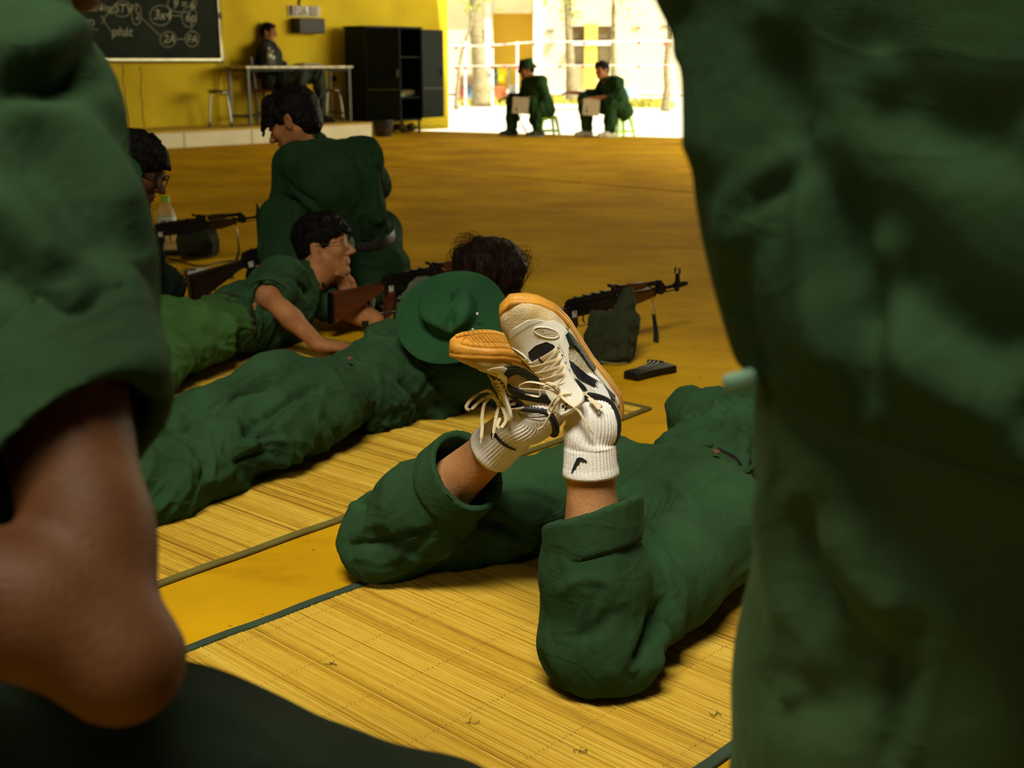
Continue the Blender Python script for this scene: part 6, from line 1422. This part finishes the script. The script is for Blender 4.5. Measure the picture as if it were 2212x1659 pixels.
S.chain([w4 - unit(w4 - pl4) * .03, w4 * .5 + c4 * .5, c4], [.150, .165, .172], .05, (camdir(0, .2, 1), .80)); S.chain([c4, n4], [.165, .070], .05, (camdir(0, .2, 1), .8)); S.cap(sL4, sR4, .078, .076, .05)
S.chain([sR4, eR4, eR4 * .3 + hR4 * .7], [.078, .066, .055], .03); S.chain([sL4, eL4, eL4 * .3 + hL4 * .7], [.076, .064, .055], .03)
S.cut(w4 - unit(w4 - pl4) * .035, -unit(w4 - pl4)); S.cap(n4 + unit(n4 - c4) * .01, hd4, .056, None, .01, None, 'sub')
cr4 = [([(640, 332), (700, 322), (765, 318)], .004, -.005), ([(690, 335), (742, 405), (792, 525)], .006, -.006), ([(780, 310), (802, 385), (838, 500)], .010, .012), ([(600, 415), (645, 450), (695, 502), (735, 540)], .012, -.016), ([(650, 420), (700, 470), (760, 520)], .010, .008), ([(620, 380), (640, 410), (690, 440)], .010, -.010), ([P(640, 322, 5.0), P(700, 345, 4.9), P(790, 325, 5.0)], .006, -.007), ([P(700, 340, 4.9), P(735, 420, 4.93), P(780, 520, 5.05)], .012, -.008), ([P(800, 330, 5.0), P(795, 400, 5.1), P(820, 480, 5.1)], .012, .012)]
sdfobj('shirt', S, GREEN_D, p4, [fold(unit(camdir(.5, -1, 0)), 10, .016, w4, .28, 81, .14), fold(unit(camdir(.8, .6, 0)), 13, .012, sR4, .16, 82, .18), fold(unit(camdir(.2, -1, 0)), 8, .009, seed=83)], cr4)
S = SDF(n4 - .13, n4 + .13, .0045); tcol = unit(hd4 - n4)
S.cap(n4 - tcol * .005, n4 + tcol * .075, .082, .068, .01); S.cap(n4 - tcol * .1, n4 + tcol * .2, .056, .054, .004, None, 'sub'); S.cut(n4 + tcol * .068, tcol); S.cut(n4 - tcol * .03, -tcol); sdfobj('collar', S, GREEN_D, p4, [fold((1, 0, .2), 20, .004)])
for f_, d_ in ((fL4, camdir(-.8, 0, -.6)), (fR4, camdir(-.6, 0, -.8))):
    S = SDF(f_ - .22, f_ + .22, .007); d_ = unit(d_ * A(1, 1, 0)); f_ = A(f_[0], f_[1], .045); S.chain([f_ - d_ * .05, f_ + d_ * .06, f_ + d_ * .16 - A(0, 0, .01)], [.042, .042, .030], .03); S.cut(A(0, 0, .004), A(0, 0, -1)); sdfobj('shoe', S, BLACK, p4)

# ---------------------------------------------------------------- man with square glasses at the left
p5 = person('person in dark green with square black glasses bending over at the left', (-1.45, 4.6))
hd5 = P(290, 374, 4.6); R5 = frame(camdir(.90, -.36, -.05), camdir(.30, .90, .12)); n5 = P(258, 452, 4.62); c5 = P(235, 540, 4.62); pl5 = A(c5[0] - .22, 4.45, .17)
S = SDF((-2.2, 4.0, -.02), (-1.0, 5.1, 1.0), .006)
S.chain([pl5, c5, n5], [.10, .10, .055], .05); add_head(S, hd5, R5, 1.04, n5, .056)
s5a, s5b = c5 + A(.02, -.16, .04), c5 + A(.02, .16, .04); S.cap(s5a, s5b, .045, None, .04)
e5 = P(275, 570, 4.40); h5 = G(215, 640, .05); S.chain([s5a, e5, h5], [.044, .037, .026], .02); add_hand(S, h5, A(1, .3, -.1), (0, 0, 1)); e5b = s5b + A(.12, .05, -.22); h5b = e5b + A(.1, .02, -.19); h5b = h5b - A(.15, 0, 0); h5b[2] = .05; S.chain([s5b, e5b, h5b], [.044, .037, .026], .02); add_hand(S, h5b, A(1, .3, -.1), (0, 0, 1))
sdfobj('body', S, SKIN_D, p5)
add_hair('hair', hd5, R5, 1.09, HAIR, p5, .0045, .012, -.06, 24, 21); glasses(p5, hd5, R5, 1.04, None, False, .026, .0028); face_bits(p5, hd5, R5, 1.04)
S = SDF((-2.3, 3.9, -.02), (-1.1, 5.2, .80), .0068)
S.chain([pl5 + A(.02, 0, .05), c5, n5 - A(0, 0, .02)], [.15, .16, .085], .05); S.cap(s5a, s5b, .075, None, .05); S.chain([s5a, e5, e5 * .4 + h5 * .6], [.075, .062, .052], .03); S.chain([s5b, e5b, e5b * .5 + h5b * .5], [.075, .062, .052], .03); S.cap(n5, hd5, .058, None, .01, None, 'sub')
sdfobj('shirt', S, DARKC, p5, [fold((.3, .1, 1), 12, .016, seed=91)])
S = SDF((-2.4, 3.6, -.02), (-1.2, 5.0, .42), .008); S.ell(pl5, A(.15, .17, .14), None, .04)
for k in (-1, 1): S.chain([pl5 + A(0, .09 * k, 0), A(pl5[0] + .34, pl5[1] + .14 * k, .11), A(pl5[0] - .10, pl5[1] + .16 * k, .07)], [.11, .085, .07], .03)
sdfobj('trousers', S, GREEN_T, p5, [fold((.3, .1, 1), 12, .014, seed=92)])
h5c = P(238, 388, 4.42); Rh5 = frame(camdir(.2, 1, .1), camdir(-.35, .05, .94)); V, F = hat_bucket(None, h5c, Rh5, rb=.105, rc=.06, hc=.06, droop=.02, crush=.02, wave=.012)
h5t = thing('bucket_hat', 'dark green hat hanging behind the neck of the man with square glasses', 'hat', h5c); mesh_np('hat_cloth', V, F, GREEN_H, h5t)
bm = B(); tube(bm, spline([h5c + Rh5 @ A(.07, 0, -.02), h5c + A(.05, .03, -.04), n5 + A(.06, -.03, .02)], 5), .002, 5); bmo('chin_cord', bm, BLACK, h5t)
# ---------------------------------------------------------------- far seated men on lime stools
LIME = mat('lime_plastic', (.42, .80, .03), .35, .06, 10); SHEETM = mat('buff_card', (.50, .45, .33), .8, .06, 20); INK = mat('ink_black', (.01, .01, .01), .7)
def lime_stool(label, c, az=20, h=.29, w=.30):
    R = np.array(Matrix.Rotation(math.radians(az), 3, 'Z')); t = thing('plastic_stool', label, 'stool', c, R); wt = w * .36
    bm = B(); box(bm, (0, 0, h - .012), (wt * 2.1, wt * 2.1, .024), None, .010, 2); o = bmo('seat', bm, LIME, t, True, world=False, ang=.8)
    bm = B(); box(bm, (0, 0, h - .036), (wt * 2.0, wt * 2.0, .030), None, .006, 1); bmo('seat_skirt', bm, LIME, t, world=False)
    for x, y in ((1, 1), (1, -1), (-1, 1), (-1, -1)):
        bm = B(); a, b = A(x * wt * .9, y * wt * .9, h - .03), A(x * w * .48, y * w * .48, 0); tube(bm, [a, a * .5 + b * .5, b], [.030, .024, .020], 4, 1.0, (x, y, 0)); bmo('leg', bm, LIME, t, world=False)
    for (a, b) in (((1, 1), (1, -1)), ((1, -1), (-1, -1)), ((-1, -1), (-1, 1)), ((-1, 1), (1, 1))):
        z = .075; k = wt * .9 + (w * .48 - wt * .9) * (1 - z / h); bm = B(); tube(bm, [A(a[0] * k, a[1] * k, z), A(b[0] * k, b[1] * k, z)], .010, 6, 1.6); bmo('stretcher', bm, LIME, t, world=False)
    return t
def seated(label, zc, head, neck, chest, hip, knN, knF, ftN, ftF, shN, elN, haN, shF, elF, haF, faceR, hat, shoem, sheet=None, hairargs=(), tcol=GREEN_T, scol=GREEN, handd=None, toe=(-1, -.25)):
    q = lambda p, d=0.0: P(p[0], p[1], zc + d); dn, df = -.13, .13
    p = person(label, (q(hip)[0], q(hip)[1])); lo = np.minimum.reduce([q(x) for x in (head, hip, ftN, ftF, haN, haF, elF)]) - A(.35, .45, .2); hi = np.maximum.reduce([q(x) for x in (head, hip, ftN, shN)]) + A(.35, .5, .3); lo[2] = -.02
    fN, fF = q(ftN, dn), q(ftF, df); fN[2] = fF[2] = fl_z = .05
    if toe is not None and label.startswith('instructor'): fN[2] = fF[2] = ZP + .05; lo[2] = ZP - .01
    H_, N_, C_, I_ = q(head), q(neck), q(chest), q(hip); k1, k2 = q(knN, dn), q(knF, df); S = SDF(lo, hi, .0085)
    S.chain([I_, C_, N_], [.10, .11, .055], .05); add_head(S, H_, faceR, 1.0, N_, .055)
    s1, s2 = q(shN, dn * 1.2), q(shF, df * 1.2); e1_, e2_, h1, h2 = q(elN, dn * 1.3), q(elF, df * 1.3), q(haN, dn * .9), q(haF, df * .9); S.cap(s1, s2, .045, None, .04)
    for s_, e_, h_, th in ((s1, e1_, h1, 1), (s2, e2_, h2, -1)): S.chain([s_, e_, h_], [.044, .037, .026], .02); add_hand(S, h_, handd[0] if handd is not None and th == -1 else unit(h_ - e_), (0, 0, 1), 1.05, .35, th)
    for k_, f_ in ((k1, fN), (k2, fF)): S.chain([I_, k_, f_], [.08, .052, .036], .03)
    sdfobj('body', S, SKIN, p)
    S = SDF(lo, hi, .0095); S.ell(I_, A(.15, .19, .13), None, .05)
    for k_, f_, d in ((k1, fN, dn), (k2, fF, df)): S.chain([I_ + A(0, d * .6, 0), (I_ + A(0, d * .6, 0)) * .5 + k_ * .5, k_], [.115, .105, .088], .04); S.chain([k_, k_ * .45 + f_ * .55, f_ + A(0, 0, .07)], [.088, .082, .070], .03); S.cut(A(0, 0, lo[2] + .022), A(0, 0, -1))
    sdfobj('trousers', S, tcol, p, [fold(unit(camdir(.3, 1, 0)), 12, .018, seed=101)])
    S = SDF(lo, hi, .0095); S.chain([I_ + unit(C_ - I_) * .04, C_, N_ - unit(N_ - C_) * .02], [.150, .158, .075], .05); S.cap(s1, s2, .078, None, .05)
    for s_, e_, h_ in ((s1, e1_, h1), (s2, e2_, h2)): S.chain([s_, e_, e_ * .65 + h_ * .35], [.076, .064, .055], .03)
    S.cap(N_, H_, .056, None, .01, None, 'sub'); S.cut(I_ - unit(C_ - I_) * .04, -unit(C_ - I_)); sdfobj('shirt', S, scol, p, [fold(unit(camdir(.5, 1, 0)), 11, .020, seed=102)])
    add_hair('hair', H_, faceR, 1.04, HAIR, p, .007, *(hairargs or (.015, -.05, 16, 33))); face_bits(p, H_, faceR, 1)
    td_ = unit(A(toe[0], toe[1], 0))
    for f_ in (fN, fF):
        S = SDF(f_ - .24, f_ + .24, .009); g = A(f_[0], f_[1], lo[2] + .02 + .045); S.chain([g - td_ * .05, g + td_ * .06, g + td_ * .16 - A(0, 0, .008)], [.045, .044, .030], .03); S.cut(A(0, 0, lo[2] + .022), A(0, 0, -1)); z_ = lo[2] + .022
        o = sdfobj('shoe', S, shoem, p, zmin=z_)
        bm = B(); tube(bm, [g + td_ * s - A(0, 0, .034) for s in (-.09, -.05, .06, .16, .19)], [.02, .045, .045, .034, .016], 12, .22); bmo('sole', bm, mat('pale_sole', (.5, .48, .4), .7) if shoem is not BLACK else DARKC, o, True)
    if hat: 
        Rh = faceR; V, F = hat_bucket(None, H_ + Rh @ A(-.012, 0, .072), frame(Rh[:, 0] + Rh[:, 2] * -.12, Rh[:, 2]), rb=.150, rc=.100, hc=.088, droop=.055, crush=.012, wave=.018); mesh_np('sun_hat', V, F, GREEN_F, p)
    return p, (s1, h1, h2, H_)
RFAR = frame(camdir(-.92, -.12, .30), camdir(-.05, 1, .05))
g2, (s1, h1, h2, H2) = seated('person in a green sun hat seated on the left lime stool, holding a card', 17.9, (1137, 152), (1146, 168), (1158, 195), (1176, 238), (1150, 222), (1108, 216), (1163, 290), (1106, 288), (1168, 177), (1176, 207), (1133, 213), (1140, 178), (1130, 208), (1098, 211), RFAR, True, mat('dark_grey_shoe', (.03, .035, .03), .7))
glasses(g2, H2, RFAR, 1)
g3, (s1b, h1b, h2b, H3) = seated('bareheaded person seated on the right lime stool, pointing while holding a card', 17.7, (1300, 154), (1309, 170), (1322, 195), (1345, 240), (1318, 222), (1262, 216), (1318, 293), (1268, 292), (1334, 178), (1340, 208), (1276, 213), (1305, 180), (1290, 204), (1236, 200), frame(camdir(-.70, -.05, .70), camdir(0, 1, 0)), False, mat('white_canvas_shoe', (.66, .64, .56), .7))
c = G(1181, 291); lime_stool('lime green plastic stool under the person in the sun hat', A(c[0], P(1176, 238, 17.9)[1], 0), 15)
c = G(1340, 295); lime_stool('lime green plastic stool under the bareheaded person by the yard', A(c[0], P(1345, 240, 17.7)[1], 0), 28)
for x0, y0, x1, y1, zc, lab in ((1107, 210, 1142, 246, 17.66, 'buff card held by the person in the sun hat'), (1259, 214, 1295, 250, 17.45, 'buff card held by the bareheaded pointing person')):
    a, b = P(x0, y0, zc), P(x1, y1, zc); c = (a + b) / 2; bm = B(); box(bm, c, (abs(b[0] - a[0]), .008, abs(a[2] - b[2])), frame((1, 0, -.08), (0, 0, 1)), .002); t = thing('card', lab, 'card', c); bmo('sheet', bm, SHEETM, t)
    bm = B(); [box(bm, c + A(dx, -.008, dz), (sx, .004, sz)) for dx, dz, sx, sz in ((-.06, -.05, .02, .03), (-.055, .0, .012, .012))]; bmo('ink_marks', bm, INK, t)
bm = B(); [tube(bm, spline([P(x, y, 17.85) for x, y in pts], 5), .008, 6) for pts in ([(1120, 247), (1124, 262), (1132, 278), (1140, 291)], [(1126, 247), (1123, 258), (1129, 270), (1138, 284)])]; tag(bmo('bag_strap', bm, BLACK), 'thin black straps dangling between the legs of the hatted person', 'strap')

# ---------------------------------------------------------------- instructor behind the table
ti = (WPz(600, ZP, .30))[1] * CP + (CH - .8) * SP
OFF = mat('officer_green_serge', (.010, .018, .012), .85, .2, 6); 
RI = frame(camdir(.95, -.10, .20), camdir(-.05, 1, 0))
pi_, (si, _, _, Hi) = seated('instructor in a dark uniform with yellow shoulder boards seated behind the white table', ti, (580, 72), (576, 90), (580, 118), (588, 176), (650, 165), (688, 162), (655, 238), (696, 236), (572, 108), (573, 140), (612, 152), (584, 106), (600, 135), (628, 150), RI, False, BLACK, None, (-.01, -.05, 8, 44), OFF, OFF, None, (1, -.2))
glasses(pi_, Hi, RI, 1)
for d in (-.15, .15):
    c = P(572, 103, ti + d) + A(0, 0, .012); bm = B(); box(bm, c, (.055, .12, .014), frame((1, .1, -.2), (0, 0, 1)), .004); bmo('shoulder_board', bm, mat('yellow_board', (.62, .40, .03), .6), pi_)
bm = B(); box(bm, P(586, 122, ti - .16), (.07, .01, .018), None, .002); bmo('name_bar', bm, STEEL, pi_)
RC = frame(unit(A(1, -.1, 0)), UP); cc = P(592, 236, ti); cc[2] = ZP; zs = P(590, 192, ti)[2] - ZP
ch = thing('wooden_chair', 'dark wooden chair under the instructor behind the table', 'chair', cc); cg = lambda x, y, z: cc + RC @ A(x, y, z)
bm = B(); box(bm, cg(0, 0, zs - .02), (.42, .40, .035), RC, .006); bmo('seat', bm, mat('red_brown_wood', (.10, .03, .015), .5), ch)
for x in (-.19, .19):
    for y in (-.18, .18): bm = B(); tube(bm, [cg(x, y, 0), cg(x, y, zs - .02)] if x > 0 else [cg(x, y, 0), cg(x, y, zs), cg(x - .05, y, zs + .42)], .018, 6); bmo('leg', bm, BLACK, ch)
for z in (.18, .38): bm = B(); box(bm, cg(-.21 - z * .06, 0, zs + z), (.02, .38, .07), RC, .006); bmo('back_slat', bm, MATS['red_brown_wood'], ch)
for y in (-.18, .18): bm = B(); tube(bm, [cg(-.19, y, .16), cg(.19, y, .16)], .010, 6); bmo('stretcher', bm, BLACK, ch)

# ---------------------------------------------------------------- blurred sitter at the left edge
p9 = person('seated person at the left edge with rolled sleeve, bare elbow resting on a dark thigh', (-.40, .80))
s9, e9, h9 = P(0, 260, 1.00), P(250, 1428, .83), P(-230, 1150, .80); hip9 = P(-330, 1560, 1.0); kn9 = P(930, 1880, 1.04); ft9 = A(kn9[0] - .02, kn9[1] + .03, .06)
n9 = P(-120, -40, 1.08); c9 = P(-200, 350, 1.10); w9 = P(-280, 1100, 1.06); hd9 = P(60, -300, 1.12); s9b = P(-420, 250, 1.22); R9 = frame(camdir(.8, -.3, -.6), camdir(-.1, 1, 0))
kn9b = kn9 + A(-.35, .20, .03); S = SDF((-1.1, .35, -.02), (.25, 1.65, 1.5), .0075)
S.chain([hip9, w9, c9, n9], [.11, .10, .11, .06], .05); S.cap(s9, s9b, .05, None, .05); add_head(S, hd9, R9, 1, n9, .058)
S.chain([s9, s9 * .55 + e9 * .45, s9 * .2 + e9 * .8, e9], [.052, .053, .040, .0345], .025); S.cap(e9 + A(.012, 0, -.008), e9 + A(.02, .01, -.004), .022, .018, .03)
S.chain([e9, e9 * .6 + h9 * .4, h9], [.036, .041, .028], .022); add_hand(S, h9, unit(h9 - e9), (0, -1, .2), 1, .4, 1)
e9b = s9b + A(-.05, .12, -.28); h9b = e9b + A(-.04, .14, -.16); S.chain([s9b, e9b, h9b], [.05, .04, .028], .02); add_hand(S, h9b, A(0, 1, -.3), (0, 0, 1), 1, .4, -1)
for k_ in (kn9, kn9b): S.chain([hip9, k_, A(k_[0], k_[1], .06)], [.08, .055, .04], .03)
sdfobj('body', S, SKIN_D, p9); add_hair('hair', hd9, R9, 1.06, HAIR, p9, .007, .01, -.06, 18, 55)
S = SDF((-1.1, .3, -.02), (.3, 1.7, .85), .0085); S.ell(hip9, A(.19, .18, .13), None, .05)
S.chain([hip9 + A(.02, -.03, .0), hip9 * .45 + kn9 * .55, kn9], [.112, .100, .082], .04); S.chain([kn9, A(kn9[0], kn9[1] + .01, .10)], [.082, .066], .03); S.chain([hip9 + A(-.05, .12, 0), kn9b], [.11, .08], .04); S.chain([kn9b, A(kn9b[0], kn9b[1], .10)], [.08, .066], .03)
TD9 = cloth('faded_black_green_drill', (.008, .013, .007), .2)
sdfobj('trousers', S, TD9, p9, [fold(unit(kn9 - hip9 + A(0, 0, .25)), 7, .006, seed=111)])
for k_ in (kn9, kn9b):
    g = A(k_[0], k_[1], .045); S = SDF(g - .26, g + .26, .01); S.chain([g - A(.02, .05, 0), g + A(.03, .08, 0), g + A(.06, .17, -.01)], [.045, .044, .032], .03); S.cut(A(0, 0, .003), A(0, 0, -1)); sdfobj('shoe', S, BLACK, p9)
S = SDF((-1.1, .5, .35), (.1, 1.65, 1.45), .0072)
S.chain([w9, c9, n9], [.17, .18, .09], .06); S.cap(s9, s9b, .085, None, .06)
sl9 = s9 * .41 + e9 * .59; S.chain([s9, s9 * .7 + e9 * .3, sl9], [.084, .074, .070], .05); S.chain([s9b, e9b], [.08, .065], .04)
S.cap(n9, hd9, .06, None, .01, None, 'sub'); S.cut(w9 - A(0, 0, .10), A(0, 0, -1))
sx = unit(e9 - s9); S.cap(sl9 + sx * -.03, sl9 + sx * .2, .064, .064, .01, None, 'sub'); sl, q = S.win(sl9 - .12, sl9 + .2, 0); nx_ = unit(sx + camdir(.55, 0, 0)); d = ((q[0] - sl9[0]) * nx_[0] + (q[1] - sl9[1]) * nx_[1] + (q[2] - sl9[2]) * nx_[2]); r_ = np.sqrt((q[0] - sl9[0]) ** 2 + (q[1] - sl9[1]) ** 2 + (q[2] - sl9[2]) ** 2)
S.f[sl] = np.where(r_ < .12, np.maximum(S.f[sl], d), S.f[sl])
cr9 = [([(-40, 140), (90, 120), (175, 30)], .018, .018), ([(-40, 200), (100, 195), (200, 140)], .014, -.020), ([(-40, 205), (110, 270), (210, 380), (285, 540)], .014, .014), ([(-40, 310), (90, 370), (190, 490), (245, 620)], .018, -.024), ([(-40, 420), (70, 510), (130, 610)], .018, .014), ([(-40, 560), (60, 640), (110, 740)], .016, -.016)]
sdfobj('shirt', S, GREEN_F, p9, [fold(unit(camdir(.8, -.5, 0)), 9, .010, s9 * .7 + e9 * .3, .22, 121, .18)], cr9, smooth=5)
cuffring('rolled_sleeve', sl9 - sx * .01, sx, .078, .090, GREEN_F, p9, .016, [fold(unit(camdir(1, .5, 0)), 9, .007, seed=124)], None, .006, tilt=camdir(.55, .0, .0))

# ---------------------------------------------------------------- blurred standing person at the right edge
p10 = person('standing person in an untucked green shirt at the right edge, close to the viewer', (.34, .80))
zH = .85; ctr = A(.345, .80, 0); S = SDF((-.02, .45, -.02), (.95, 1.25, 1.78), .0085)
n10 = A(.38, .88, 1.46); hd10 = A(.36, .92, 1.60); R10 = frame(A(-.1, 1, -.2), UP)
S.chain([A(.35, .82, .92), A(.36, .84, 1.15), A(.37, .86, 1.34), n10], [.12, .11, .12, .06], .05); S.cap(A(.20, .86, 1.38), A(.55, .84, 1.38), .05, None, .05); add_head(S, hd10, R10, 1, n10, .058)
for x in (-1, 1): S.chain([A(.35 + .09 * x, .82, .9), A(.35 + .10 * x, .83, .5), A(.35 + .11 * x, .82, .07)], [.08, .055, .038], .03)
for x, h in ((-1, A(.20, 1.04, 1.16)), (1, A(.44, 1.10, 1.14))):
    e = A(.37 + .22 * x, .84, 1.12); S.chain([A(.37 + .17 * x, .85, 1.38), e, h], [.048, .04, .028], .02); add_hand(S, h, A(-x * .7, .6, 0), (0, 0, 1), 1, .5, x)
sdfobj('body', S, SKIN_D, p10); add_hair('hair', hd10, R10, 1.06, HAIR, p10, .008, .0, -.06, 14, 66)
S = SDF((-.02, .45, -.01), (.85, 1.25, 1.08), .0075); 
S.ell(A(.375, .81, .90), A(.175, .135, .15), None, .05)
for x in (-1, 1):
    b = A(.372 + .096 * x, .81, 0); S.chain([b + A(-.004 * x, 0, .84), b + A(.0, .0, .62), b + A(.012 * x, .0, .40), b + A(.02 * x, 0, .06)], [.112, .112, .112, .095], .04)
cr10 = [([(1740, 1050), (1760, 1220), (1825, 1370)], .013, -.018), ([(1790, 1070), (1860, 1230), (1980, 1350)], .018, .016), ([(1680, 1020), (1665, 1200), (1720, 1400)], .014, .010), ([(2015, 1400), (1975, 1540), (1960, 1680)], .007, .010), ([(1990, 1400), (1945, 1540), (1930, 1680)], .010, -.012), ([(1900, 1440), (1780, 1520), (1690, 1500)], .02, -.012)]
sdfobj('trousers', S, cloth('faded_green_drill', (.032, .064, .026), .35), p10, [fold(unit(camdir(.15, 1, 0)), 7, .008, A(.25, .7, .7), .3, 131, .2)], cr10, smooth=5)
for x in (-1, 1):
    g = A(.35 + .12 * x, .84, .045); S = SDF(g - .25, g + .25, .01); S.chain([g - A(0, .06, 0), g + A(0, .07, 0), g + A(0, .17, -.01)], [.046, .046, .032], .03); S.cut(A(0, 0, .003), A(0, 0, -1)); sdfobj('shoe', S, BLACK, p10)
S = SDF((-.02, .42, .72), (.95, 1.25, 1.56), .0072)
S.chain([A(.400, .80, .86), A(.366, .81, 1.0), A(.36, .83, 1.15), A(.37, .85, 1.34)], [.238, .235, .235, .19], .05, (A(0, 1, 0), .76)); S.cap(A(.19, .86, 1.37), A(.55, .84, 1.37), .085, None, .06); S.cap(A(.37, .86, 1.36), n10, .12, .07, .05)
S.cap(A(.205, .79, 1.06), A(.245, .72, .90), .055, .062, .03)
for x, h in ((-1, A(.20, 1.04, 1.16)), (1, A(.44, 1.10, 1.14))): e = A(.37 + .20 * x, .85, 1.14); S.chain([A(.37 + .17 * x, .85, 1.37), e, e * .5 + h * .5], [.088, .074, .062], .04)
S.cut(A(.34, .70, zH - .025), A(-.10, .03, -1)); S.cap(A(.345, .80, .6), A(.345, .80, .91), .17, .16, .02, (A(0, 1, 0), .74), 'sub'); S.cap(n10, hd10, .06, None, .01, None, 'sub')
crs10 = [([(1700, 300), (1745, 480), (1790, 690), (1848, 900)], .012, .016), ([(1735, 300), (1795, 500), (1845, 700), (1895, 910)], .014, -.020), ([(1640, 20), (1665, 180), (1680, 330), (1640, 430), (1570, 520)], .016, -.020), ([(1550, 540), (1580, 450), (1660, 350), (1700, 280)], .008, .012), ([(1575, 590), (1605, 500), (1690, 420)], .008, .010), ([(1590, 560), (1600, 700), (1645, 840)], .007, -.014), ([(1490, 20), (1505, 230), (1530, 400)], .014, .012), ([(1880, 540), (2050, 700), (2260, 810)], .026, -.018), ([(1850, 690), (2000, 800), (2260, 910)], .022, .018), ([(1880, 150), (2000, 260), (2260, 300)], .022, -.014), ([(1560, 700), (1585, 705)], .004, .01)]
shx = sdfobj('shirt', S, GREEN_F, p10, [fold(unit(camdir(.5, -1, 0)), 5, .006, seed=141, st=.2)], crs10, smooth=5)
bm = B(); c = P(1598, 822, .78); box(bm, c, (.022, .010, .012), frame(camdir(1, .25, 0), camdir(0, 1, .3)), .004, 2); bmo('shirt_tab', bm, mat('pale_green_tab', (.12, .24, .16), .8), p10)
